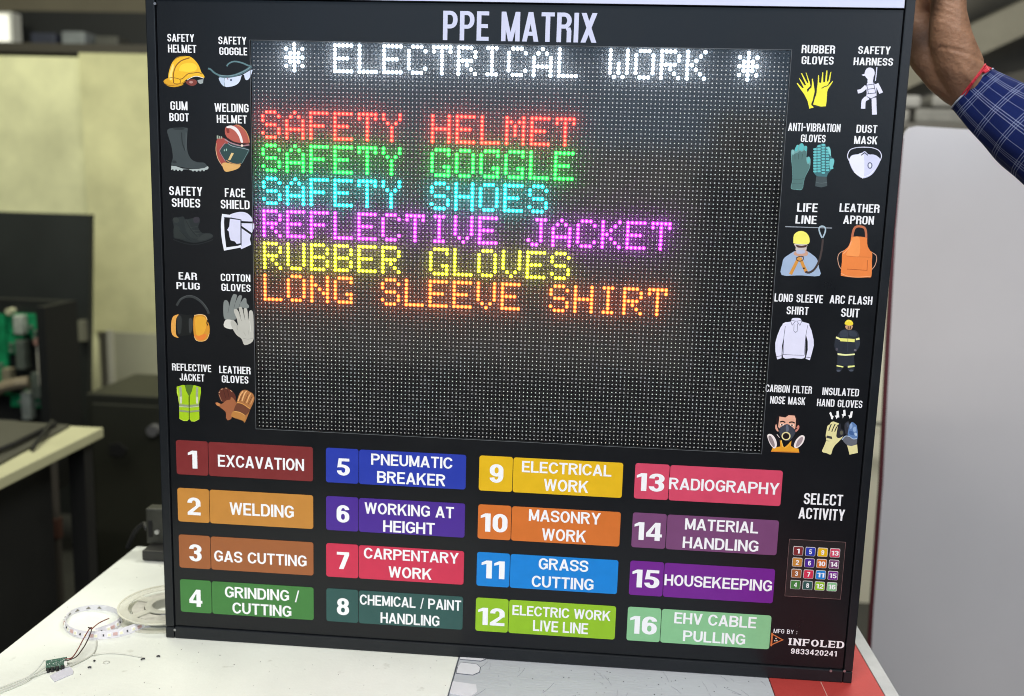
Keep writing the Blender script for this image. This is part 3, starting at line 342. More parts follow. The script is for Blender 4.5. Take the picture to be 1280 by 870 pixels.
 ('ear_plug_picture','orange ear defender picture',[('35393a',[-103.9,-323.4,-102.8,-321.3,-101.2,-318.5,-99.4,-316.1,-97.2,-314.5,-94.5,-313.1,-91.8,-312.2,-89.1,-311.8,-86.3,-311.8,-83.5,-312.4,-80.3,-313.8,-77,-315.8,-74,-318.2,-71.4,-320.8,-69.1,-323.9,-67.3,-326.6,-66.1,-328.8,-65.5,-330.8,-65,-332.2,-62.1,-331.1,-62.5,-329.7,-63.3,-327.5,-64.6,-324.9,-66.5,-322,-69,-318.8,-71.8,-315.9,-75.1,-313.3,-78.7,-311.1,-82.4,-309.5,-85.8,-308.8,-89.2,-308.8,-92.4,-309.3,-95.6,-310.4,-98.7,-312,-101.5,-314.1,-103.7,-316.9,-105.5,-320,-106.6,-322.2]),('4c5052',[-101.3,-315.4,-98.9,-313.7,-95.5,-311.5,-92,-309.9,-88.7,-309.3,-85.4,-309.4,-82,-310.2,-78.6,-311.8,-75.1,-314.1,-72.1,-316.7,-69.3,-319.9,-66.9,-323.4,-65.2,-325.9,-64.7,-325.5,-66.4,-323,-68.8,-319.5,-71.6,-316.3,-74.8,-313.6,-78.2,-311.3,-81.8,-309.6,-85.2,-308.8,-88.7,-308.7,-92.2,-309.3,-95.7,-311,-99.2,-313.2,-101.6,-314.9]),('171919',[-105.6,-335.3,-104.5,-333.4,-102.9,-333.4,-101,-333.6,-98.5,-333.7,-95.6,-334,-92.8,-334.3,-89.7,-334,-86.7,-333.7,-84.6,-334.5,-83.8,-337.3,-84,-341.4,-84.4,-345.5,-84.6,-349.9,-85.1,-354.3,-86.2,-357.7,-88.2,-359.4,-90.7,-360.1,-93.5,-360.5,-96.7,-361.3,-100.1,-361.8,-102.8,-361.4,-104.5,-360.1,-105.6,-358,-106.2,-354.5,-106.4,-348.4,-106.3,-340.9]),('2c2f2f',[-104.6,-336.3,-103.7,-334.7,-102.6,-334.6,-101.5,-335.2,-100.5,-335.9,-99.6,-337.4,-99.1,-340.1,-99.2,-345.1,-99.8,-351.4,-100.6,-356.3,-101.6,-358.8,-102.7,-359.8,-103.8,-359.4,-104.7,-357.5,-105.6,-354.3,-106.1,-350.5,-105.9,-345.6,-105.4,-340.2]),('3a3c3c',[-89.8,-339.7,-88.7,-338.1,-87,-338.1,-85.7,-339.1,-85.1,-340.9,-84.8,-343.6,-84.9,-346.6,-85.4,-350.2,-86.3,-354.1,-87.2,-356.7,-88.2,-357.8,-89.1,-357.7,-89.8,-355.8,-90.1,-351,-90.2,-344.5]),('dda04c',[-113.6,-352.8,-113.5,-349.5,-113.2,-345.9,-112.7,-342.7,-112,-340.2,-111.1,-338.1,-109.8,-336.5,-107.4,-335.1,-104.7,-334.1,-103,-334,-103.4,-335,-105,-336.9,-106.3,-339.4,-106.8,-342.7,-107.1,-346.7,-107.3,-350.5,-107.4,-354.2,-107.3,-357.8,-106.9,-360.6,-105.8,-362.4,-104.4,-363.4,-103.9,-364,-105.1,-364.1,-107.1,-363.8,-109,-363.2,-110.4,-362.4,-111.6,-361.3,-112.5,-359.8,-113.1,-357.8,-113.4,-355.5]),('cf8f2f',[-84.1,-355.6,-84.3,-351.3,-84.2,-346.6,-84,-342.5,-83.7,-339.2,-83.2,-336.4,-82,-334.4,-79.8,-333.3,-77,-332.9,-74.3,-332.9,-72,-333,-69.9,-333.4,-68.2,-334.3,-67,-336.1,-66.1,-338.3,-65.3,-340.7,-64.4,-343.2,-63.5,-345.8,-62.9,-348.7,-62.8,-352,-63.1,-355.6,-63.7,-358.8,-64.7,-361.6,-66.2,-364.1,-68,-366,-70.2,-367.2,-72.7,-367.8,-75.2,-367.9,-77.6,-367.7,-80,-367.1,-81.8,-365.6,-83,-363,-83.7,-359.5]),('e0a535',[-81.6,-339.4,-80.4,-336.8,-78.5,-336,-76.4,-335.7,-74.3,-335.3,-72.1,-335.4,-70.3,-335.9,-68.9,-337,-67.9,-338.6,-67.3,-340.8,-67.2,-343.9,-67.4,-347.5,-68.1,-350.9,-69.3,-354.1,-71,-357.1,-72.9,-359.2,-75.4,-360.6,-78,-361.2,-80.1,-359.5,-81.3,-353.7,-81.8,-345.6]),('dd7d33',[-83.2,-359.6,-82,-359.4,-79.5,-360.1,-77.1,-360.4,-74.9,-359.7,-72.8,-358.7,-70.8,-358.1,-69,-357.9,-67.4,-358.1,-66.8,-358.9,-67.5,-360.8,-69.1,-363.3,-71,-365.2,-73.3,-366.1,-75.9,-366.4,-78.2,-366,-80.5,-364.1,-82.4,-361.5]),('f0cf9a',[-82.7,-334.8,-80.4,-334.2,-77.3,-333.5,-74.3,-333.2,-71.9,-333.5,-69.7,-334.1,-68,-335.1,-66.9,-336.9,-66.3,-339.2,-65.9,-340.9,-65.2,-340.6,-65.6,-339,-66.2,-336.6,-67.4,-334.6,-69.4,-333.4,-71.7,-332.8,-74.3,-332.5,-77.3,-332.8,-80.5,-333.6,-82.8,-334.1]),('eac28a',[-83.5,-361.8,-82.9,-363.3,-82,-365.4,-80.5,-367,-78.3,-367.7,-75.6,-367.8,-73.1,-367.6,-70.8,-367,-68.6,-366.2,-66.7,-364.7,-65.1,-362.1,-63.9,-359,-63.1,-356.8,-63.7,-356.7,-64.5,-358.9,-65.7,-361.9,-67.1,-364.3,-68.9,-365.6,-71,-366.5,-73.2,-367,-75.6,-367.2,-78.1,-367.1,-80.1,-366.5,-81.4,-365,-82.4,-363,-83,-361.5]),('1a1208',[-65.9,-339.6,-67,-343.9,-65.5,-347,-64.4,-346.5,-65.7,-343.7,-64.7,-339.9])]),
 ('cotton_gloves_picture','grey cotton gloves picture',[('7c8280',[-43.8,-315.9,-42.8,-313.9,-41.5,-313.3,-40.2,-313.3,-39.2,-313.7,-38.2,-314.8,-37.4,-316.2,-37.1,-318.3,-37.1,-320.7,-36.8,-321.6,-36.3,-319.9,-35.5,-316.7,-34.6,-313.6,-33.7,-310.7,-32.5,-308,-31.5,-306,-30.4,-305.2,-29.3,-305.1,-28.4,-305.4,-27.5,-305.5,-26.7,-305.9,-26.4,-307.3,-27.2,-310.7,-28.6,-315.1,-29.1,-317.3,-28.2,-315.4,-26.5,-311.4,-24.9,-308.2,-23.8,-306.8,-22.7,-306.3,-21.8,-306.1,-20.9,-306.2,-20.2,-306.8,-19.8,-308,-20.5,-310.8,-21.6,-314.2,-22,-316.1,-20.9,-314.7,-19,-311.8,-17.3,-309.7,-16.1,-309.4,-15.1,-309.9,-14.3,-310.8,-14.1,-312.2,-14.1,-314,-13.9,-315.7,-12.9,-317.1,-11.6,-318.4,-10.9,-319.6,-11,-320.8,-11.5,-321.9,-13,-322.7,-15.9,-322.5,-19.8,-322,-23.1,-322.1,-25.8,-323.2,-27.9,-325,-29.3,-327.3,-29.1,-330.6,-28,-334.4,-28.5,-337.3,-32.3,-338.6,-37.6,-338.9,-41.8,-338.3,-43.6,-336.7,-44.2,-334.2,-44.5,-330.9,-44.6,-326,-44.4,-320.3]),('5d6361',[-37.2,-321.6,-37.7,-323.9,-38.4,-327.2,-38.9,-329.6,-38.2,-329.7,-37.7,-327.3,-37,-324,-36.5,-321.7]),('5d6361',[-29.5,-317.7,-30,-319.4,-30.6,-321.6,-31.1,-323.3,-30.4,-323.4,-30,-321.8,-29.3,-319.5,-28.8,-317.9]),('5d6361',[-22.9,-317,-23.4,-318.3,-24,-320.2,-24.5,-321.5,-23.8,-321.7,-23.3,-320.4,-22.7,-318.5,-22.2,-317.2]),('cfcec6',[-41.8,-338.6,-39.3,-337.8,-36.2,-337.9,-33.6,-338.3,-32,-338.5,-31,-339,-30.6,-340.3,-30.6,-343.4,-31.2,-347.4,-32.8,-350,-36.4,-350.2,-40.9,-349.2,-44,-347.4,-44.5,-344.6,-43.4,-341.1]),('b7b6ae',[-35.2,-340.5,-34.4,-339.1,-33,-338.2,-31.6,-338.2,-30,-339.4,-28.4,-341.5,-27.1,-343.2,-26.3,-344.5,-25.8,-345.4,-25.6,-345.2,-25.8,-343.3,-26.3,-340.3,-27,-337.2,-28.1,-334.1,-29.4,-330.9,-30.4,-328.3,-30.7,-326.7,-30.7,-325.6,-30.3,-324.8,-29.3,-324.3,-28,-324.1,-26.7,-324.4,-25.9,-325.2,-25.1,-326.4,-24.3,-328.1,-23.1,-331.1,-21.9,-334.7,-21.4,-336,-22,-333.1,-23.3,-328.1,-24.2,-324.1,-24.3,-322.5,-23.9,-321.9,-23.3,-321.6,-22.5,-321.2,-21.5,-321,-20.6,-321.5,-19.9,-322.7,-19.3,-324.6,-18.7,-326.9,-17.8,-330.3,-16.8,-334.1,-16.3,-335.8,-16.6,-333.6,-17.4,-329.4,-17.9,-325.8,-17.9,-324.1,-17.6,-323.2,-17.1,-322.6,-16.2,-322.3,-15,-322.3,-14,-322.9,-13.4,-324.3,-13,-326.4,-12.6,-328.6,-12.3,-331.7,-12,-335.1,-11.7,-336.6,-11.5,-334.6,-11.4,-330.7,-11.1,-327.6,-10.5,-326.1,-9.8,-325.3,-9,-325,-8,-325,-6.9,-325.5,-6,-327.4,-5.5,-331.3,-5.3,-336.5,-5.2,-341.3,-5.2,-345.2,-5.2,-348.7,-5.4,-352.3,-5.4,-356.5,-5.4,-360.9,-6.6,-364.5,-9.7,-367.3,-13.9,-369.4,-17.4,-370,-19.1,-368.2,-20.1,-365,-21.3,-362.1,-23.3,-360.4,-25.6,-359.1,-27.9,-357.3,-30.1,-354.3,-32.2,-350.7,-33.8,-347.5,-34.8,-344.8,-35.3,-342.4]),('8f8f88',[-24.6,-330.2,-23.6,-332.8,-22.2,-336.4,-21.2,-339.1,-20.6,-338.8,-21.6,-336.2,-23,-332.6,-24,-330.0]),('8f8f88',[-19,-328,-18.3,-330.9,-17.3,-334.9,-16.6,-337.9,-16,-337.7,-16.7,-334.7,-17.7,-330.7,-18.4,-327.8]),('8f8f88',[-12.9,-328.7,-12.8,-331.3,-12.7,-335,-12.6,-337.6,-12,-337.6,-12.1,-334.9,-12.2,-331.3,-12.3,-328.6]),('8f8f88',[-27.4,-344.2,-27.3,-346.3,-27.2,-349.2,-27,-351.3,-26.4,-351.2,-26.5,-349.1,-26.7,-346.3,-26.8,-344.2]),('9b9a92',[-19.9,-361.2,-18,-361.7,-15.3,-362.2,-12.7,-362.4,-10.3,-362,-8,-361.2,-6.5,-360.7,-6.6,-360.2,-8.2,-360.8,-10.4,-361.5,-12.7,-361.9,-15.2,-361.7,-17.8,-361.2,-19.7,-360.7]),('a3a29a',[-18.8,-353,-18,-354.5,-16.8,-356.5,-15.9,-357.9,-15.4,-357.7,-16.3,-356.2,-17.5,-354.2,-18.4,-352.8]),('a3a29a',[-12.7,-350.7,-12.5,-352.5,-12.1,-354.9,-11.8,-356.7,-11.3,-356.6,-11.6,-354.8,-12,-352.4,-12.2,-350.6]),('d6d5cd',[-10.5,-338.6,-10.2,-342.7,-9.6,-348.4,-9.3,-352.5,-8.6,-352.4,-9,-348.3,-9.6,-342.6,-9.9,-338.5])]),
 ('reflective_jacket_picture','lime reflective jacket picture',[('4d6b25',[-98.5,-426.3,-94.9,-425.2,-89.6,-424.9,-86,-425.5,-85.6,-427.4,-86.8,-430.2,-88.3,-433,-89.5,-436,-91,-439,-92.4,-440.4,-93.7,-439.5,-95,-437.1,-96.1,-434.4,-97.5,-431.6,-98.8,-428.5]),('9fc41c',[-108.4,-428.3,-99.5,-425.5,-97.6,-426,-96.1,-433.4,-92.4,-440.4,-93.2,-470.5,-95.6,-473.3,-100.8,-473.2,-106.2,-470.7,-105.9,-450.4,-107,-442.2,-108.6,-436.0]),('9fc41c',[-76.5,-427.3,-84.9,-425.2,-86.5,-425.9,-88.3,-433,-91.6,-440.4,-92.4,-470.5,-90.2,-473.5,-85.2,-473.3,-79.4,-469.9,-79.3,-449.1,-77.6,-440.8,-76.5,-434.5]),('98a08a',[-105,-428.6,-102.1,-428,-101.5,-441.9,-102.1,-450.2,-104.9,-450.3,-104.8,-437.9]),('98a08a',[-82.7,-427.2,-79.8,-427.7,-80.3,-436.8,-80.2,-449.2,-83.3,-449.3,-83.4,-439.0]),('c9cdb8',[-105.1,-441.5,-102,-440.9,-102.3,-450.2,-104.8,-450.3]),('c9cdb8',[-83.1,-440.2,-80.6,-440.4,-80.2,-449.2,-83.1,-449.3]),('8d9678',[-105.8,-451.2,-93.1,-451.6,-93.2,-453.9,-105.9,-453.7]),('8d9678',[-91.7,-451.6,-79.4,-449.9,-79.4,-452.2,-91.7,-454.1]),('bcc6a0',[-105.9,-453.8,-93.2,-454,-93.2,-455,-106,-455.0]),('bcc6a0',[-91.8,-454.2,-79.4,-452.4,-79.5,-453.5,-91.8,-455.1]),('8d9678',[-106.1,-458.7,-93.4,-459.6,-93.4,-461.7,-106.1,-461.0]),('8d9678',[-91.9,-459.6,-79,-457.4,-79.1,-459.7,-92,-461.6]),('1c2410',[-92.9,-440.5,-93.3,-470.5,-92.4,-470.5,-91.9,-440.4]),('d9ee5e',[-108.4,-429.4,-108,-432.9,-107.4,-437.8,-106.9,-442.2,-106.5,-445.6,-106.2,-448.5,-105.9,-450.4,-105.3,-450.3,-105.5,-448.3,-105.9,-445.5,-106.3,-442.1,-106.8,-437.7,-107.4,-432.7,-107.8,-429.2]),('d9ee5e',[-106.1,-470.3,-104.8,-471.1,-102.9,-472.2,-100.9,-473,-98.9,-473.2,-97,-473.1,-95.6,-473,-95.6,-472.5,-97,-472.6,-98.9,-472.7,-100.7,-472.5,-102.6,-471.8,-104.5,-470.7,-105.8,-469.9]),('d9ee5e',[-89.9,-472.9,-88.7,-473.1,-87,-473.3,-85.1,-473.1,-83.1,-472.1,-81.1,-470.8,-79.7,-469.9,-80,-469.5,-81.4,-470.4,-83.4,-471.7,-85.2,-472.6,-86.9,-472.8,-88.6,-472.6,-89.8,-472.4])]),
 ('leather_gloves_picture','brown leather gloves picture',[('5b2d22',[-53.1,-433.4,-52.3,-431.4,-51.1,-429.5,-49.8,-428.1,-48.6,-427.6,-47.4,-427.5,-46.2,-427.5,-45.3,-427.1,-44.6,-426.8,-43.6,-426.6,-42.3,-426.9,-40.8,-427.3,-39.5,-427.9,-38.6,-428.4,-37.8,-428.9,-37,-429.6,-35.8,-430.4,-34.6,-431.3,-33.4,-432.5,-32.2,-434.1,-31.1,-436,-30.4,-438,-30.2,-440.4,-30.4,-442.9,-31.6,-444.8,-34.5,-445.8,-38.4,-446.2,-42,-446.3,-44.8,-446.3,-47.2,-445.9,-49.2,-445.1,-50.6,-443.6,-51.5,-441.6,-52.2,-439.6,-52.8,-437.5,-53.1,-435.4]),('9c5f3e',[-57.5,-447.6,-57.3,-446.8,-56.3,-446.4,-54.9,-446.4,-53.3,-447,-51.3,-448,-49.2,-448.2,-47.2,-446.9,-45,-444.9,-42.9,-443.3,-41,-442.6,-39.1,-442.4,-37.7,-442,-37.3,-441.1,-37.3,-440.1,-37.2,-439.4,-36.5,-438.9,-35.7,-438.7,-34.6,-439.3,-33,-440.9,-31.2,-443.3,-30.1,-445.7,-30.1,-448.1,-30.8,-450.6,-31.8,-453,-33.1,-455.6,-34.8,-458.1,-36,-460.5,-36.4,-462.8,-36.3,-464.9,-36.7,-466.7,-38,-468.2,-39.8,-469.2,-41.4,-469.6,-42.5,-469,-43.3,-467.7,-43.9,-466,-43.9,-463.9,-43.7,-461.3,-44.3,-458.8,-46.5,-456.4,-49.7,-454.1,-52.4,-452,-54.6,-450.2,-56.5,-448.7]),('c9a07c',[-52.6,-434.2,-52,-433.8,-51.3,-433.1,-50.7,-432.6,-51.2,-432,-51.8,-432.5,-52.6,-433.2,-53.1,-433.6]),('c9a07c',[-49.7,-429.6,-49,-429.3,-47.9,-428.9,-47.1,-428.7,-47.4,-427.8,-48.2,-428.1,-49.2,-428.5,-50,-428.7]),('c9a07c',[-44.2,-427.5,-43.5,-427.6,-42.4,-427.7,-41.7,-427.8,-41.5,-426.9,-42.3,-426.8,-43.3,-426.7,-44.1,-426.6]),('c9a07c',[-37.8,-430,-37,-430.5,-36,-431.3,-35.2,-431.9,-34.7,-431.2,-35.4,-430.7,-36.5,-429.9,-37.2,-429.3]),('a87a5c',[-52.9,-435.6,-51.9,-438.3,-50.5,-442,-49.5,-444.7,-48.9,-444.5,-49.9,-441.8,-51.3,-438,-52.3,-435.3]),('3c1a14',[-46.6,-430.1,-45.9,-433.1,-44.9,-437.3,-44.2,-440.3,-43.6,-440.1,-44.3,-437.1,-45.3,-433,-46,-429.9]),('3c1a14',[-41.4,-429.9,-40.9,-432.6,-40.1,-436.3,-39.5,-439,-38.9,-438.9,-39.5,-436.2,-40.2,-432.4,-40.8,-429.7]),('bf7f4e',[-57.3,-447.9,-56.8,-447.3,-55.7,-446.9,-54.6,-446.9,-53.4,-447.4,-52.1,-448.2,-51.3,-449,-51.3,-449.9,-51.8,-450.9,-52.4,-451.4,-53.4,-451.5,-54.5,-451.1,-55.5,-450.6,-56.4,-449.7,-57.1,-448.7]),('a66e40',[-29,-443.6,-27.8,-439.9,-26.5,-436.2,-25.2,-433.2,-23.9,-431.1,-22.5,-429.8,-21,-428.9,-19.3,-428.3,-17.5,-428.2,-15.9,-428.4,-14.4,-428.9,-13.1,-429.7,-11.8,-430.5,-10.3,-431.1,-8.9,-431.8,-7.7,-432.9,-6.8,-434.4,-6,-436.4,-5.7,-438.4,-5.9,-440.3,-6.5,-442.2,-7.4,-444.7,-8.7,-447.7,-10.3,-451.1,-12.2,-455.2,-14.3,-460.7,-16.7,-466.9,-18.7,-471,-19.5,-471.8,-20,-470.6,-21.7,-469.1,-26.2,-467.8,-32,-466.3,-36.1,-464.6,-37.3,-463,-36.9,-461.2,-36,-459.4,-34.9,-457.9,-33.2,-456.2,-31.8,-454.1,-30.8,-451,-30,-447.3]),('e3b078',[-26.8,-443.8,-25.9,-441.4,-24.8,-438.2,-23.6,-435.5,-22.3,-433.5,-21,-431.9,-20,-430.8,-21,-429.9,-22,-431,-23.4,-432.7,-24.8,-434.9,-26.1,-437.8,-27.3,-441,-28.1,-443.3]),('e3b078',[-21.6,-443.5,-20.7,-440.9,-19.5,-437.2,-18.3,-434.2,-17.2,-432.4,-16.1,-431,-15.3,-430.1,-16.4,-429.2,-17.3,-430.1,-18.5,-431.5,-19.7,-433.6,-21,-436.8,-22.2,-440.5,-23,-443.1]),('dca56c',[-15.5,-445.3,-14.6,-443,-13.4,-439.7,-12.3,-437,-11.3,-435.2,-10.3,-433.8,-9.7,-432.9,-10.8,-432.1,-11.5,-433,-12.5,-434.5,-13.6,-436.4,-14.7,-439.3,-16,-442.5,-16.8,-444.9]),('c98f5c',[-10.5,-447.1,-9.7,-445.3,-8.7,-442.9,-7.8,-440.8,-7.2,-439.4,-6.7,-438.4,-6.4,-437.7,-7.5,-437.2,-7.8,-437.9,-8.3,-439,-8.9,-440.4,-9.8,-442.5,-10.8,-444.9,-11.6,-446.7]),('5f3820',[-25.1,-443.6,-23.8,-440.8,-22.1,-436.9,-20.8,-434.1,-21.4,-433.9,-22.6,-436.7,-24.4,-440.5,-25.7,-443.3]),('5f3820',[-19,-445.3,-17.4,-441.9,-15.2,-437.2,-13.6,-433.8,-14.2,-433.5,-15.7,-437,-17.9,-441.7,-19.5,-445.1]),('5f3820',[-13.8,-447.2,-12.3,-444,-10.1,-439.7,-8.5,-436.6,-9.1,-436.4,-10.6,-439.5,-12.8,-443.8,-14.4,-446.9]),('6a3d2a',[-29.1,-446.7,-26.8,-446,-24.2,-446.5,-21.3,-447.4,-18,-448.6,-14.4,-450.3,-12.1,-452.1,-11.9,-454.2,-12.9,-456.5,-14.3,-458.4,-15.7,-460,-17.4,-461.2,-19.5,-461.7,-22.2,-461.3,-25.1,-460.2,-27.7,-459,-30,-458.3,-31.9,-457.6,-32.9,-456.2,-32.4,-453.1,-30.9,-449.4]),('d89a52',[-29.1,-445.7,-27.2,-446,-24.4,-446.4,-21.6,-447.3,-18.3,-449.1,-14.9,-451.4,-12.4,-453,-11.8,-452.2,-14.3,-450.5,-17.7,-448.2,-21.1,-446.4,-24.1,-445.4,-27,-444.9,-28.9,-444.7]),('b47b3f',[-35.5,-459.4,-34.7,-458.1,-33.5,-457.1,-31.8,-456.7,-29.3,-457,-26.3,-457.8,-23.6,-458.8,-21.3,-459.9,-19.3,-461.1,-18,-462.7,-17.7,-465.2,-18,-468,-18.6,-470,-19.4,-470.4,-20.4,-469.8,-21.7,-469.1,-23.5,-468.3,-25.6,-467.2,-27.9,-466.3,-30.8,-465.8,-34,-465.4,-36.1,-464.6,-36.7,-463.1,-36.3,-461.1]),('dba864',[-32.4,-457.6,-30.4,-457.8,-27.4,-458.2,-24.8,-458.8,-22.6,-459.8,-20.6,-461.1,-19.3,-462.1,-18.8,-461.4,-20.1,-460.4,-22.2,-459.1,-24.5,-458,-27.2,-457.4,-30.2,-457,-32.3,-456.8])]),
 ('rubber_gloves_picture','yellow rubber gloves picture',[('efe63a',[646.9,-33.4,647.5,-32.4,653.4,-38.3,655.3,-38,649,-27.6,649.5,-27.1,656.1,-35.4,657.6,-34.7,650.9,-21.9,651.8,-21.5,658.7,-32.5,660.1,-32.2,656.2,-21,656.7,-20.8,661.3,-31,662.5,-35.2,661.5,-37.6,659,-39.6,659.5,-42.4,660.7,-41.9,661.7,-39.5,663.9,-37.6,664.3,-33.8,663.7,-28.1,664.6,-27.3,666,-32.8,667.7,-40.4,667.9,-42.3,665.8,-55.7,665.8,-57.6,668.3,-59.9,663.4,-61.5,660.8,-52.9,656.4,-45.4,651,-38.8]),('efe63a',[670.6,-33.6,670.5,-23.7,671.3,-23.2,672.2,-31.7,674.5,-31.9,675,-20.1,675.8,-19.9,676.8,-31.1,678.8,-31.1,679.3,-18.1,680.5,-18.1,680.9,-30.6,682.5,-30.1,684.1,-19.9,685,-19.5,684.1,-31.9,683.8,-33.9,687.3,-29.5,687.8,-30.3,682.8,-39.1,682.2,-42,682.4,-52.4,682,-58.2,676.7,-58.8,667.4,-56.6,670.1,-42.2,670.1,-39.4]),('2a2a22',[683.6,-30.8,683.2,-31.9,682.7,-33.4,682.1,-34.5,681.1,-35,679.8,-35.3,678.5,-35.7,677.2,-36.5,676,-37.3,675.2,-37.9,675.8,-38.7,676.6,-38.1,677.8,-37.3,678.9,-36.6,680.1,-36.2,681.5,-35.9,682.8,-35.2,683.6,-33.8,684.2,-32.3,684.5,-31.2]),('2a2a22',[662.5,-33.4,662.6,-34,662.8,-34.8,662.7,-35.5,662,-36.3,661.1,-37.3,660.2,-38.4,659.8,-39.7,659.6,-41,659.5,-41.9,660.4,-42,660.5,-41.2,660.7,-40,661.1,-38.9,661.8,-37.9,662.8,-36.9,663.5,-35.9,663.7,-34.8,663.5,-33.9,663.4,-33.2]),('2a2a22',[669.4,-39.3,669.4,-41.1,669.3,-43.5,669,-45.9,668.2,-48.2,667,-50.5,666.2,-52.6,665.5,-54.5,665.1,-56.2,665.7,-57.7,667.7,-58.6,670.4,-59,672.8,-59.3,674.6,-59.6,676.2,-59.8,677.7,-59.9,679.4,-59.8,681,-59.5,682.1,-59.4,681.9,-58.5,680.8,-58.7,679.3,-58.9,677.7,-59,676.2,-58.9,674.7,-58.7,672.9,-58.4,670.5,-58.1,667.9,-57.7,666.3,-57.1,666,-56.2,666.4,-54.8,667,-53,667.8,-50.9,669,-48.6,669.8,-46.2,670.2,-43.6,670.3,-41.1,670.3,-39.4])]),
 ('safety_harness_picture','white safety harness figure picture',[('dcdcf2',[722.8,-20.3,723,-18.7,723.5,-16.9,724.2,-15.5,725.3,-14.6,726.5,-14,727.9,-13.8,729.4,-14,731,-14.5,732.3,-15.4,733.2,-16.7,733.8,-18.4,734.1,-20.1,734,-21.6,733.5,-23.1,733.1,-24.8,733,-26.8,733,-28.9,732.7,-30.5,732,-31.4,731,-31.8,730,-31.9,728.9,-31.8,727.8,-31.3,727,-30.6,726.8,-29.5,726.8,-28.1,726.7,-26.8,725.9,-25.9,724.9,-25,724,-24,723.4,-22.9,722.9,-21.6]),('dcdcf2',[719.7,-21.9,723.1,-20.8,723.5,-23.1,722.1,-23.3,720.1,-22.6]),('dcdcf2',[717.2,-43.1,718.4,-42.9,720.2,-42.4,722.4,-41.5,724.4,-39.7,726.3,-37.7,727.5,-36.3,724.3,-33.4,723.1,-34.8,721.4,-36.6,719.9,-38,718.6,-38.5,717.2,-38.8,716.1,-39.0]),('dcdcf2',[735.3,-32.9,736.2,-34.2,737.4,-36.1,738.5,-37.9,739.6,-39.8,740.6,-41.7,741.3,-43,745.2,-41.2,744.5,-39.8,743.4,-37.9,742.3,-35.9,741,-34,739.8,-32,738.9,-30.7]),('dcdcf2',[725.8,-33,726.6,-31.1,733.6,-30.5,736.2,-32.3,737.6,-37.9,738.3,-45.5,733.3,-48.5,726.9,-46.2,727.1,-42.9]),('dcdcf2',[728.1,-45.1,726.6,-45.9,724.3,-47.4,722.2,-50.1,721.8,-53.8,722,-57.6,722.2,-60.1,727,-60,726.8,-57.5,726.6,-54.2,726.8,-52,727.6,-51,729.3,-50,730.7,-49.2]),('dcdcf2',[733,-47.6,733.3,-50.1,733.7,-53.6,734.1,-57.1,734.6,-60.6,735,-64.2,735.3,-66.6,740.7,-66.3,740.3,-63.8,739.9,-60.3,739.4,-56.8,739,-53.3,738.6,-49.8,738.3,-47.3]),('dcdcf2',[735.3,-13.2,735.3,-15.2,735.3,-18.1,735.3,-20.9,735.2,-23.7,735.1,-26.5,735,-28.5,736.1,-28.6,736.2,-26.6,736.3,-23.8,736.4,-21,736.4,-18.2,736.5,-15.3,736.5,-13.3]),('33364a',[726.8,-33.8,733.9,-32.5,733.7,-31.8,726.7,-33.1]),('33364a',[727.5,-38.5,735.7,-37.2,735.6,-36.5,727.4,-37.8]),('33364a',[727.7,-43.7,737.6,-42.3,737.5,-41.6,727.6,-43.0]),('33364a',[725.7,-32.1,728.7,-43.4,729.4,-43.3,726.3,-32.0]),('33364a',[733.6,-31.5,736.8,-42.3,737.4,-42.1,734.2,-31.3]),('33364a',[727.3,-46.5,732.4,-49.1,738,-46,737.7,-45.4,732.4,-48.3,727.5,-45.9]),('33364a',[732.1,-48.7,732.8,-54.2,733.4,-54.2,732.7,-48.7]),('33364a',[734.1,-28.1,734.7,-32.3,735.2,-32.3,734.7,-28.1])]),
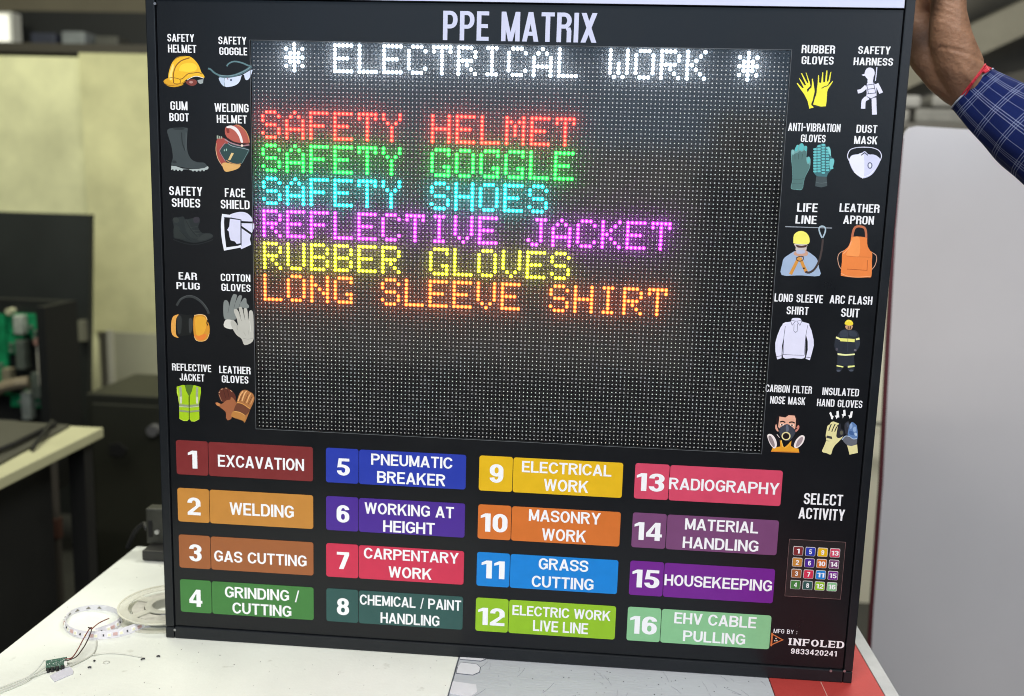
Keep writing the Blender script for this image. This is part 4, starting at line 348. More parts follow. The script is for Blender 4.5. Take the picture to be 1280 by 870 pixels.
 ('anti_vibration_gloves_picture','teal anti-vibration gloves picture',[('6b9a9a',[646.3,-110.3,646.7,-109,647.4,-108.6,648.1,-108.5,649,-108.9,649.9,-109.7,650.7,-109.7,651.2,-107.9,651.6,-105.4,652.1,-103.5,652.9,-103,653.8,-103.2,654.5,-103.2,655,-102.8,655.4,-102.2,655.9,-101.8,656.6,-101.3,657.5,-101,658.3,-101,658.9,-101.5,659.6,-102.4,660.1,-103.1,660.4,-103.5,660.6,-103.9,660.9,-104.1,661.6,-104,662.3,-103.8,663.1,-103.8,663.6,-104,664.1,-104.5,664.5,-105.9,664.5,-109.2,664.3,-113.5,664.3,-116.6,664.7,-117.4,665.2,-117,665.8,-116.6,666.4,-116.4,667.1,-116.2,667.7,-116.5,668.4,-117.3,669.1,-118.6,669.5,-120.4,669.7,-122.9,669.6,-126,669.2,-129.2,668.2,-132.2,666.7,-135.3,665.5,-138.1,664.8,-140.1,664.3,-141.8,663.9,-144,663.6,-147.5,663.3,-151.5,662.4,-154.4,660.4,-155.4,657.7,-155.2,655.1,-154.9,652.7,-154.8,650.5,-154.5,649.1,-153.3,649.1,-150.7,649.8,-147.3,650.3,-143.4,650,-139,649.4,-134.2,648.8,-129.7,648.2,-125.9,647.5,-122.3,647,-119,646.6,-115.7,646.3,-112.6]),('4d706e',[647.4,-116.1,647.8,-114.8,648.4,-115,649.1,-115.1,649.7,-114.4,650.2,-113.7,650.9,-113.1,651.8,-112.7,652.8,-112.4,653.8,-112,654.6,-111.3,655.3,-110.5,656,-110,656.9,-110.2,657.7,-110.7,658.5,-110.9,659.3,-110.6,660.1,-109.9,660.9,-109.4,661.8,-108.8,662.7,-108.2,663.4,-108.8,663.8,-111.5,663.9,-115.2,664.2,-118.6,664.7,-121,665.3,-122.9,665.9,-124.4,666.8,-124.9,667.7,-124.9,668.4,-125.3,668.8,-126.2,669,-127.4,668.7,-129.2,667.7,-131.9,666.3,-135.1,665.1,-138.1,664.4,-140.1,664,-141.9,663.6,-144,663.3,-147.4,663,-151.2,662.1,-153.9,660.1,-154.8,657.5,-154.6,655.1,-154.3,652.9,-154.3,650.9,-154,649.7,-152.9,649.6,-150.5,650.3,-147.2,650.7,-143.4,650.4,-139.1,649.7,-134.4,649.1,-129.7,648.4,-124.7,647.7,-119.7]),('57b4b6',[650.1,-109.2,650.5,-107.5,651.3,-105.4,652.2,-103.8,652.9,-103.1,653.7,-103,654.3,-103.4,654.4,-104.7,654.3,-106.5,654,-108.1,653.5,-109.3,652.9,-110.1,652.2,-110.6,651.4,-110.6,650.5,-110.1]),('57b4b6',[654.9,-108.1,655.2,-106.3,655.7,-103.8,656.4,-102,657.2,-101.3,658,-101.2,658.8,-101.4,659.5,-102,660.1,-102.9,660.4,-104.1,660.5,-105.7,660.2,-107.6,659.9,-108.9,659.3,-109.5,658.6,-109.5,657.9,-109.5,657.4,-109.3,656.9,-109.1,656.4,-108.8,655.8,-108.8,655.2,-108.7]),('57b4b6',[661.2,-107.9,661.2,-106.7,661.5,-105.2,661.9,-104.2,662.5,-104,663.3,-104.2,663.9,-104.8,664.3,-106,664.5,-107.6,664.4,-108.8,664,-109.5,663.4,-109.8,662.8,-109.8,662.2,-109.5,661.6,-108.8]),('63b0b2',[666.3,-123.4,665.8,-122.6,665.4,-121.6,665.1,-120.5,665.2,-119.3,665.6,-118,666,-117,666.6,-116.5,667.2,-116.3,667.7,-116.5,668.3,-117.2,668.9,-118.4,669.2,-119.6,669.1,-120.9,668.7,-122.3,668.3,-123.3,667.7,-123.7,667,-123.7]),('7fb0b0',[646.8,-113.2,646.8,-111.9,647.2,-110.3,647.7,-109.1,648.3,-108.7,649,-108.9,649.5,-109.4,649.7,-110.5,649.7,-112,649.5,-113.1,648.7,-113.5,647.5,-113.6]),('39504f',[650.5,-114.1,650.7,-115.8,651,-118.2,651.2,-119.9,651.7,-119.9,651.5,-118.1,651.3,-115.7,651.1,-114.0]),('39504f',[654.6,-113.5,654.8,-115.3,655.2,-117.9,655.5,-119.8,656.1,-119.7,655.8,-117.9,655.4,-115.3,655.1,-113.4]),('39504f',[659.2,-113.3,659.2,-115.2,659.2,-117.8,659.1,-119.6,659.7,-119.7,659.7,-117.8,659.8,-115.2,659.8,-113.3]),('415c5a',[650.2,-142.7,652,-143,654.6,-143.3,657.2,-143.5,659.7,-143,662.2,-142.3,663.9,-141.8,663.8,-141.3,662,-141.8,659.6,-142.5,657.1,-143,654.6,-142.9,652.1,-142.5,650.3,-142.2]),('415c5a',[649.8,-147.6,651.6,-147.9,654.1,-148.3,656.6,-148.4,659,-148,661.3,-147.5,662.9,-147,662.7,-146.5,661.1,-147,658.8,-147.6,656.5,-147.9,654.1,-147.8,651.6,-147.4,649.8,-147.1]),('3e6d74',[672.9,-107.6,673.4,-106.5,674,-106.1,674.7,-105.6,675.2,-104.7,675.7,-103.6,676.4,-102.7,677.2,-102.2,678.2,-101.9,679.2,-101.6,680,-101.3,680.7,-101,681.5,-100.8,682.7,-100.8,684,-101,685,-101.5,685.5,-102.4,685.7,-103.6,686.2,-104.4,687.2,-104.4,688.5,-104.1,689.6,-104.1,690.2,-104.7,690.8,-105.6,691.3,-107.1,691.8,-109.9,692.3,-113.2,692.9,-115.8,693.9,-116.9,695.1,-117.2,696,-117.7,696.5,-118.7,696.8,-119.9,696.8,-121.6,696.5,-124,695.9,-126.8,695,-129.4,693.7,-131.6,692,-133.6,690.7,-135.4,690.1,-137,689.9,-138.4,689,-139.4,686.8,-139.9,684,-139.9,681.3,-139.6,678.9,-138.7,676.8,-137.5,675.1,-135.8,674.1,-134,673.5,-131.9,673.1,-129.1,672.8,-125.1,672.7,-120.5,672.6,-116.4,672.6,-112.9,672.6,-109.9]),('3d494c',[677.3,-138.7,689.5,-138.9,691,-149.6,684.2,-151.5,677.1,-150.3]),('566467',[677.3,-145.8,679,-146.2,681.4,-146.6,683.8,-146.8,686.3,-146.5,688.8,-145.9,690.6,-145.4,690.4,-145,688.7,-145.4,686.2,-146,683.8,-146.3,681.4,-146.1,679,-145.7,677.4,-145.3]),('63bcc0',[671.6,-106.8,672.6,-106.5,673.9,-106.3,674.9,-106.4,675.4,-106.9,675.5,-107.7,675.3,-108.3,674.4,-108.6,673.1,-108.7,672.1,-108.6,671.6,-108.1,671.4,-107.4]),('63bcc0',[671.9,-110,672.8,-109.7,674.2,-109.5,675.2,-109.6,675.6,-110.1,675.8,-110.9,675.5,-111.5,674.6,-111.8,673.3,-111.9,672.3,-111.8,671.8,-111.3,671.7,-110.6]),('63bcc0',[672.1,-113.2,673.1,-112.9,674.4,-112.7,675.4,-112.8,675.9,-113.3,676,-114.1,675.8,-114.7,674.9,-115,673.6,-115.1,672.6,-115,672.1,-114.5,671.9,-113.8]),('63bcc0',[672.4,-116.4,673.3,-116.1,674.7,-115.9,675.7,-116,676.1,-116.5,676.3,-117.3,676,-117.9,675.1,-118.2,673.8,-118.4,672.8,-118.2,672.4,-117.7,672.2,-117.0]),('63bcc0',[672.7,-119.6,673.6,-119.3,674.9,-119.1,675.9,-119.2,676.4,-119.8,676.5,-120.5,676.3,-121.2,675.4,-121.5,674.1,-121.6,673.1,-121.4,672.6,-120.9,672.4,-120.2]),('63bcc0',[672.9,-122.8,673.8,-122.5,675.2,-122.3,676.2,-122.4,676.7,-123,676.8,-123.8,676.5,-124.4,675.6,-124.7,674.3,-124.8,673.4,-124.6,672.9,-124.1,672.7,-123.4]),('63bcc0',[673.2,-126,674.1,-125.7,675.4,-125.5,676.4,-125.6,676.9,-126.2,677.1,-127,676.8,-127.6,675.9,-127.9,674.6,-128,673.6,-127.9,673.1,-127.4,672.9,-126.6]),('63bcc0',[673.4,-129.2,674.4,-128.9,675.7,-128.8,676.7,-128.9,677.2,-129.4,677.3,-130.2,677.1,-130.8,676.2,-131.1,674.9,-131.2,673.9,-131.1,673.4,-130.6,673.2,-129.8]),('63bcc0',[673.7,-132.5,674.6,-132.1,675.9,-132,677,-132.1,677.4,-132.6,677.6,-133.4,677.3,-134,676.4,-134.3,675.1,-134.4,674.1,-134.3,673.6,-133.8,673.4,-133.0]),('63bcc0',[675.9,-103.3,676.8,-103,678.2,-102.8,679.2,-102.9,679.7,-103.4,679.8,-104.2,679.5,-104.8,678.6,-105.1,677.3,-105.2,676.4,-105.1,675.9,-104.6,675.7,-103.9]),('63bcc0',[676.2,-106.5,677.1,-106.2,678.4,-106,679.4,-106.1,679.9,-106.6,680,-107.4,679.8,-108,678.9,-108.3,677.6,-108.4,676.6,-108.3,676.1,-107.8,675.9,-107.1]),('63bcc0',[676.4,-109.7,677.4,-109.4,678.7,-109.2,679.7,-109.3,680.2,-109.8,680.3,-110.6,680.1,-111.2,679.2,-111.5,677.9,-111.6,676.9,-111.5,676.4,-111,676.2,-110.3]),('63bcc0',[676.7,-112.9,677.6,-112.6,678.9,-112.4,680,-112.5,680.4,-113,680.6,-113.8,680.3,-114.4,679.4,-114.7,678.1,-114.8,677.1,-114.7,676.6,-114.2,676.5,-113.5]),('63bcc0',[676.9,-116.1,677.9,-115.8,679.2,-115.6,680.2,-115.7,680.7,-116.2,680.8,-117,680.6,-117.6,679.7,-117.9,678.4,-118,677.4,-117.9,676.9,-117.4,676.7,-116.7]),('63bcc0',[677.2,-119.3,678.1,-119,679.5,-118.8,680.5,-118.9,680.9,-119.4,681.1,-120.2,680.8,-120.8,679.9,-121.1,678.6,-121.2,677.6,-121.1,677.2,-120.6,677,-119.9]),('63bcc0',[677.5,-122.5,678.4,-122.2,679.7,-122,680.7,-122.1,681.2,-122.6,681.3,-123.4,681.1,-124,680.2,-124.3,678.9,-124.5,677.9,-124.3,677.4,-123.8,677.2,-123.1]),('63bcc0',[677.7,-125.7,678.6,-125.4,680,-125.2,681,-125.3,681.5,-125.9,681.6,-126.7,681.3,-127.3,680.4,-127.6,679.1,-127.7,678.2,-127.5,677.7,-127,677.5,-126.3]),('63bcc0',[678,-128.9,678.9,-128.6,680.2,-128.4,681.3,-128.5,681.7,-129.1,681.9,-129.9,681.6,-130.5,680.7,-130.8,679.4,-130.9,678.4,-130.8,677.9,-130.3,677.7,-129.5]),('63bcc0',[678.2,-132.1,679.2,-131.8,680.5,-131.7,681.5,-131.8,682,-132.3,682.1,-133.1,681.9,-133.7,681,-134,679.7,-134.1,678.7,-134,678.2,-133.5,678,-132.7]),('63bcc0',[680.6,-101.7,681.6,-101.4,682.9,-101.2,683.9,-101.3,684.4,-101.9,684.5,-102.7,684.3,-103.3,683.4,-103.6,682.1,-103.7,681.1,-103.5,680.6,-103,680.4,-102.3]),('63bcc0',[680.9,-104.9,681.8,-104.6,683.2,-104.4,684.2,-104.5,684.6,-105.1,684.8,-105.8,684.5,-106.5,683.6,-106.7,682.3,-106.9,681.3,-106.7,680.9,-106.2,680.7,-105.5]),('63bcc0',[681.2,-108.1,682.1,-107.8,683.4,-107.6,684.4,-107.7,684.9,-108.2,685,-109,684.8,-109.6,683.9,-109.9,682.6,-110,681.6,-109.9,681.1,-109.4,680.9,-108.7]),('63bcc0',[681.4,-111.3,682.3,-111,683.7,-110.8,684.7,-110.9,685.1,-111.4,685.3,-112.2,685,-112.8,684.1,-113.1,682.8,-113.2,681.9,-113.1,681.4,-112.6,681.2,-111.9]),('63bcc0',[681.7,-114.5,682.6,-114.2,683.9,-114,684.9,-114.1,685.4,-114.6,685.5,-115.4,685.3,-116,684.4,-116.3,683.1,-116.5,682.1,-116.3,681.6,-115.8,681.4,-115.1]),('63bcc0',[681.9,-117.7,682.9,-117.4,684.2,-117.2,685.2,-117.3,685.7,-117.9,685.8,-118.6,685.6,-119.3,684.7,-119.5,683.4,-119.7,682.4,-119.5,681.9,-119,681.7,-118.3]),('63bcc0',[682.2,-120.9,683.1,-120.6,684.5,-120.4,685.5,-120.5,685.9,-121.1,686.1,-121.8,685.8,-122.5,684.9,-122.8,683.6,-122.9,682.6,-122.7,682.1,-122.2,682,-121.5]),('63bcc0',[682.5,-124.1,683.4,-123.8,684.7,-123.6,685.7,-123.7,686.2,-124.3,686.3,-125.1,686.1,-125.7,685.2,-126,683.9,-126.1,682.9,-126,682.4,-125.4,682.2,-124.7]),('63bcc0',[682.7,-127.3,683.6,-127,685,-126.8,686,-126.9,686.5,-127.5,686.6,-128.3,686.3,-128.9,685.4,-129.2,684.1,-129.3,683.2,-129.2,682.7,-128.7,682.5,-127.9]),('63bcc0',[683,-130.5,683.9,-130.2,685.2,-130.1,686.2,-130.2,686.7,-130.7,686.9,-131.5,686.6,-132.1,685.7,-132.4,684.4,-132.5,683.4,-132.4,682.9,-131.9,682.7,-131.1]),('63bcc0',[683.2,-133.8,684.2,-133.4,685.5,-133.3,686.5,-133.4,687,-133.9,687.1,-134.7,686.9,-135.3,686,-135.6,684.7,-135.7,683.7,-135.6,683.2,-135.1,683,-134.3]),('63bcc0',[685.8,-105,686.7,-104.6,688,-104.5,689,-104.6,689.5,-105.1,689.6,-105.9,689.4,-106.5,688.5,-106.8,687.2,-106.9,686.2,-106.8,685.7,-106.3,685.5,-105.5]),('63bcc0',[686,-108.2,686.9,-107.8,688.3,-107.7,689.3,-107.8,689.7,-108.3,689.9,-109.1,689.6,-109.7,688.7,-110,687.4,-110.1,686.5,-110,686,-109.5,685.8,-108.7]),('63bcc0',[686.3,-111.4,687.2,-111,688.5,-110.9,689.5,-111,690,-111.5,690.1,-112.3,689.9,-112.9,689,-113.2,687.7,-113.3,686.7,-113.2,686.2,-112.7,686,-111.9]),('63bcc0',[686.5,-114.6,687.5,-114.2,688.8,-114.1,689.8,-114.2,690.3,-114.7,690.4,-115.5,690.2,-116.1,689.3,-116.4,688,-116.5,687,-116.4,686.5,-115.9,686.3,-115.1]),('63bcc0',[686.8,-117.8,687.7,-117.4,689.1,-117.3,690.1,-117.4,690.5,-117.9,690.7,-118.7,690.4,-119.3,689.5,-119.6,688.2,-119.7,687.2,-119.6,686.7,-119.1,686.6,-118.3]),('63bcc0',[687.1,-121,688,-120.6,689.3,-120.5,690.3,-120.6,690.8,-121.1,690.9,-121.9,690.7,-122.5,689.8,-122.8,688.5,-122.9,687.5,-122.8,687,-122.3,686.8,-121.5]),('63bcc0',[687.3,-124.2,688.2,-123.9,689.6,-123.7,690.6,-123.8,691.1,-124.3,691.2,-125.1,690.9,-125.7,690,-126,688.7,-126.1,687.8,-126,687.3,-125.5,687.1,-124.8]),('63bcc0',[687.6,-127.4,688.5,-127.1,689.8,-126.9,690.9,-127,691.3,-127.5,691.5,-128.3,691.2,-128.9,690.3,-129.2,689,-129.4,688,-129.2,687.5,-128.7,687.3,-128.0]),('63bcc0',[687.8,-130.6,688.8,-130.3,690.1,-130.1,691.1,-130.2,691.6,-130.8,691.7,-131.5,691.5,-132.2,690.6,-132.5,689.3,-132.6,688.3,-132.4,687.8,-131.9,687.6,-131.2]),('63bcc0',[691.5,-118.4,692.4,-118.1,693.8,-117.9,694.8,-118,695.2,-118.6,695.4,-119.4,695.1,-120,694.2,-120.3,692.9,-120.4,691.9,-120.2,691.5,-119.7,691.3,-119.0]),('63bcc0',[691.8,-121.6,692.7,-121.3,694,-121.1,695,-121.2,695.5,-121.8,695.6,-122.6,695.4,-123.2,694.5,-123.5,693.2,-123.6,692.2,-123.5,691.7,-122.9,691.5,-122.2]),('63bcc0',[692,-124.8,693,-124.5,694.3,-124.3,695.3,-124.4,695.8,-125,695.9,-125.8,695.7,-126.4,694.8,-126.7,693.5,-126.8,692.5,-126.7,692,-126.2,691.8,-125.4]),('63bcc0',[692.3,-128,693.2,-127.7,694.6,-127.6,695.6,-127.7,696,-128.2,696.2,-129,695.9,-129.6,695,-129.9,693.7,-130,692.7,-129.9,692.3,-129.4,692.1,-128.6]),('7cc8ca',[686.7,-105.3,687.2,-104.7,688.2,-104.3,689.1,-104.5,689.8,-105.3,690.6,-106.5,691.1,-108.1,691.6,-110.5,692,-113.2,692.1,-114.9,691.7,-115,691,-114.1,690.3,-113,689.7,-111.9,689.1,-110.5,688.5,-109.2,687.8,-107.8,687,-106.4]),('6fbfc2',[691.3,-119.8,692.2,-118.8,693.5,-118.1,694.6,-117.9,695.4,-118.3,696.1,-119.2,696.4,-120.6,696.4,-122.7,695.9,-125.3,695.4,-127.5,694.5,-129.1,693.5,-130.3,692.7,-130.5,692.1,-129.1,691.6,-126.8,691.2,-124.7,691,-122.8,691,-121.1])]),
 ('dust_mask_picture','white dust mask picture',[('d6d6ea',[714.5,-119.9,713.7,-118.5,712.5,-116.4,711.9,-114.4,712.1,-112.2,712.8,-109.8,713.9,-107.9,715.5,-106.6,717.6,-105.8,720.2,-105.1,723.2,-104.6,726.7,-104.3,730.1,-104.2,733.6,-104.2,737.1,-104.4,740.2,-104.9,742.8,-105.7,745.1,-106.7,746.9,-108,748.3,-109.6,749.2,-111.5,749.7,-113.4,749.6,-115.3,749,-117.2,748.6,-118.5,749.5,-118.9,749.9,-117.5,750.5,-115.5,750.7,-113.3,750.1,-111.2,749.1,-109.1,747.6,-107.3,745.6,-105.9,743.1,-104.8,740.3,-104,737.1,-103.5,733.6,-103.3,730,-103.2,726.5,-103.4,723,-103.7,719.9,-104.2,717.3,-104.9,715,-105.8,713.2,-107.2,711.9,-109.4,711.1,-111.9,710.9,-114.4,711.6,-116.8,712.8,-118.9,713.7,-120.4]),('cdd0ec',[713.6,-119.2,713.9,-117.1,714.8,-115.2,716,-113.8,717.7,-112.9,719.7,-112.5,721.7,-112.2,723.2,-112.1,724.6,-112.2,726,-111.9,727.5,-110.6,729,-109.1,730.5,-108.3,732,-109,733.5,-110.6,735.1,-111.8,737,-112,739,-111.8,740.9,-111.9,742.7,-112.3,744.4,-113,745.9,-114,747.4,-115,748.6,-116.4,749.2,-118.2,748.7,-120.9,747.5,-124,746.1,-127,744.7,-129.9,743,-132.6,741,-135,738.7,-136.8,736.1,-138.2,733.7,-139.1,731.6,-139.4,729.8,-139.1,727.8,-138.3,725.4,-136.8,722.8,-134.8,720.5,-132.6,718.8,-130.5,717.3,-128.2,716.1,-125.9,714.9,-123.6,714,-121.3]),('e2e4f6',[714,-119.2,714.3,-117.3,715.1,-115.6,716.2,-114.3,717.9,-113.4,719.9,-112.9,722.2,-112.5,724.8,-111.3,727.6,-110.1,729.8,-112,731.2,-119.7,732.1,-130.4,732.1,-138.2,731.2,-140,729.6,-138.9,727.7,-137.3,725.5,-135.9,723.1,-134.1,721,-132.1,719.2,-130,717.8,-127.7,716.5,-125.4,715.4,-123.3,714.4,-121.1]),('2d3144',[727.1,-113.6,730.7,-110.7,734.5,-113.4,735,-112.6,730.6,-109.3,726.4,-112.8]),('5c6080',[740.9,-124.5,740.7,-126.2,740.1,-127.5,739,-128.3,737.7,-128.3,736.5,-127.6,735.5,-126.3,735.1,-124.6,735.2,-122.9,735.9,-121.6,737,-120.8,738.3,-120.8,739.5,-121.5,740.4,-122.8]),('dfe2f6',[739.6,-124.5,739.6,-125.6,739.2,-126.6,738.6,-127.1,737.8,-127.1,737.1,-126.6,736.6,-125.7,736.4,-124.6,736.4,-123.5,736.8,-122.5,737.4,-122,738.1,-122,738.8,-122.5,739.4,-123.4]),('eef0fb',[720.4,-132.9,722.3,-134.1,725,-135.8,727.6,-137.1,729.4,-137.6,731,-137.8,732.6,-137.6,734.5,-137.3,736.4,-136.6,738.4,-135.5,740.4,-133.5,742.3,-131,743.6,-129.3,743.2,-128.9,741.8,-130.6,739.9,-133.1,738,-135,736.2,-136.1,734.3,-136.7,732.5,-137.1,730.9,-137.2,729.5,-137.1,727.8,-136.5,725.3,-135.3,722.6,-133.6,720.7,-132.4])]),
 ('life_line_picture','life line worker picture',[('9aa1ac',[646,-199.2,653.1,-199.2,663.1,-199.1,673.1,-199.1,683.3,-199.1,693.5,-199.1,700.7,-199.1,700.6,-198.1,693.5,-198.2,683.3,-198.2,673.1,-198.2,663,-198.2,653,-198.2,646,-198.2]),('9cb0cc',[646.2,-256.4,644.4,-252.6,645.1,-247.4,645.9,-242.9,646.1,-240.2,646.5,-238.3,647.3,-236.6,648.5,-235,650.1,-233.7,652.1,-232.2,654.7,-230.3,657.7,-228.2,661,-226.7,664.6,-226,668.6,-225.9,672.2,-226.3,675.4,-227.6,678.3,-229.4,680.8,-231.2,683,-232.7,684.8,-234.3,686.3,-236.3,687.5,-239,688.4,-242.2,689.1,-245.6,690.6,-249.3,692,-253.1,690.7,-255.8,685,-256.6,676.7,-256.3,668.4,-256,660.2,-256.6,652,-257.3]),('9cb0cc',[646.2,-256.4,646.9,-245,687.9,-243.5,690.7,-255.8]),('c3b8b4',[658.5,-218.4,662.6,-218,668.4,-218.1,672.6,-218.5,673.8,-219.4,673.4,-220.7,672.9,-222.1,673,-223.6,672.9,-225.2,671.7,-226.3,668.5,-226.9,664.3,-227,661.2,-226.7,660.1,-225.6,660.2,-224.1,660.1,-222.6,659,-221,657.9,-219.5]),('c79b86',[658.2,-230.5,658.6,-229,659.9,-227.4,662,-226.1,665.2,-225.6,669.1,-225.4,672.2,-225.8,673.9,-226.9,674.8,-228.4,675.1,-229.9,675,-231,674.3,-231.9,672.7,-232.6,669.7,-233,665.7,-233.1,662.5,-232.9,660.3,-232.4,658.8,-231.5]),('aeb4cc',[661.2,-226.7,662.1,-226.1,663.7,-225.7,665.5,-225.5,667.5,-225.5,669.7,-225.7,671.2,-226.1,671.8,-227.1,671.8,-228.5,670.9,-229.5,668.6,-230.1,665.3,-230.4,662.8,-230.3,661.5,-229.3,661,-227.9]),('eee96a',[656.9,-216.4,656.7,-214,656.6,-210.8,657,-208.1,658.1,-206.3,659.6,-205,661.3,-204,662.9,-203.4,664.6,-203.1,666.3,-203.2,668.1,-203.7,670,-204.5,671.6,-205.5,673,-207,674.2,-208.7,675.1,-210.6,675.7,-213.1,675.9,-215.9,675.1,-217.9,672.9,-218.7,669.7,-218.8,666.5,-218.7,663.5,-218.7,660.5,-218.5,658.3,-218.2,657.2,-218,657,-217.6]),('4a2d26',[660.2,-219.9,661.7,-220,664.2,-220.5,666.7,-220.8,669,-220.4,671.3,-219.7,672.7,-219.5,673.1,-220.3,672.7,-221.5,671.4,-222.4,668.8,-222.9,665.4,-223.1,662.7,-222.9,661.1,-222,660.2,-220.8]),('d2913e',[663.4,-233.1,662.3,-235.8,660.7,-239.8,659.1,-243.7,657.5,-247.6,655.9,-251.6,654.7,-254.4,658.2,-255.9,659.3,-253.2,660.9,-249.2,662.5,-245.3,664.1,-241.3,665.7,-237.4,666.8,-234.6]),('d2913e',[664.5,-235.6,665.6,-238,667.2,-241.5,668.9,-245,670.7,-248.2,672.5,-251.2,673.7,-253.3,676.9,-251.4,675.6,-249.3,673.9,-246.4,672.2,-243.3,670.6,-240,669,-236.6,667.9,-234.2]),('4a3020',[661.6,-234.5,661.7,-235.6,661.9,-237.1,662.6,-238.5,663.9,-239.2,665.6,-239.5,667.2,-239.5,668.5,-239,669.6,-238.1,670.4,-237.1,670.8,-235.9,670.8,-234.5,670.2,-233.3,668.8,-232.8,667.1,-232.7,665.5,-232.9,664.2,-233.4,663.1,-234.1,662.4,-234.6,662.9,-235.4,663.6,-234.9,664.6,-234.2,665.7,-233.8,667.1,-233.7,668.7,-233.8,669.7,-234.1,669.9,-234.6,669.9,-235.7,669.6,-236.6,668.9,-237.4,668,-238.1,666.9,-238.6,665.7,-238.6,664.2,-238.3,663.2,-237.8,662.8,-236.9,662.6,-235.5,662.5,-234.5]),('3f3432',[689.8,-212.1,689.8,-215.6,689.7,-220.6,689.4,-225.5,688.9,-229.8,688.3,-234,687.4,-237.9,686.2,-241.4,684.7,-244.5,683.2,-247.1,681.5,-248.9,679.6,-250.3,678,-251,676.6,-251.1,675.2,-250.6,674,-250.2,673.3,-252.6,674.5,-253,676.4,-253.6,678.7,-253.5,680.9,-252.5,683.2,-250.9,685.2,-248.6,686.9,-245.8,688.5,-242.4,689.7,-238.7,690.7,-234.6,691.3,-230.3,691.8,-225.8,692.1,-220.8,692.2,-215.8,692.3,-212.2]),('1a1512',[672.6,-247.4,672.6,-247.9,672.3,-248.3,671.9,-248.5,671.5,-248.5,671,-248.3,670.7,-247.9,670.6,-247.5,670.7,-247,670.9,-246.7,671.3,-246.4,671.8,-246.4,672.2,-246.6,672.5,-247.0]),('a3b7c4',[690.6,-210.3,689.7,-208.5,688.4,-206,687.4,-203.7,686.7,-201.9,686.3,-200.3,686.4,-199.2,686.9,-198.4,687.9,-197.8,688.8,-197.5,690,-197.7,691.2,-198.3,692,-199.1,692.3,-200.2,692.3,-201.8,692.1,-203.6,691.5,-205.9,690.5,-208.5,689.8,-210.3,691.4,-210.9,692.1,-209.1,693,-206.5,693.7,-204,694,-201.9,693.9,-200,693.4,-198.2,692.1,-196.9,690.4,-196.1,688.7,-195.9,687.1,-196.3,685.7,-197.2,684.8,-198.6,684.7,-200.4,685.2,-202.3,685.9,-204.3,686.9,-206.7,688.2,-209.2,689.2,-211.0])]),
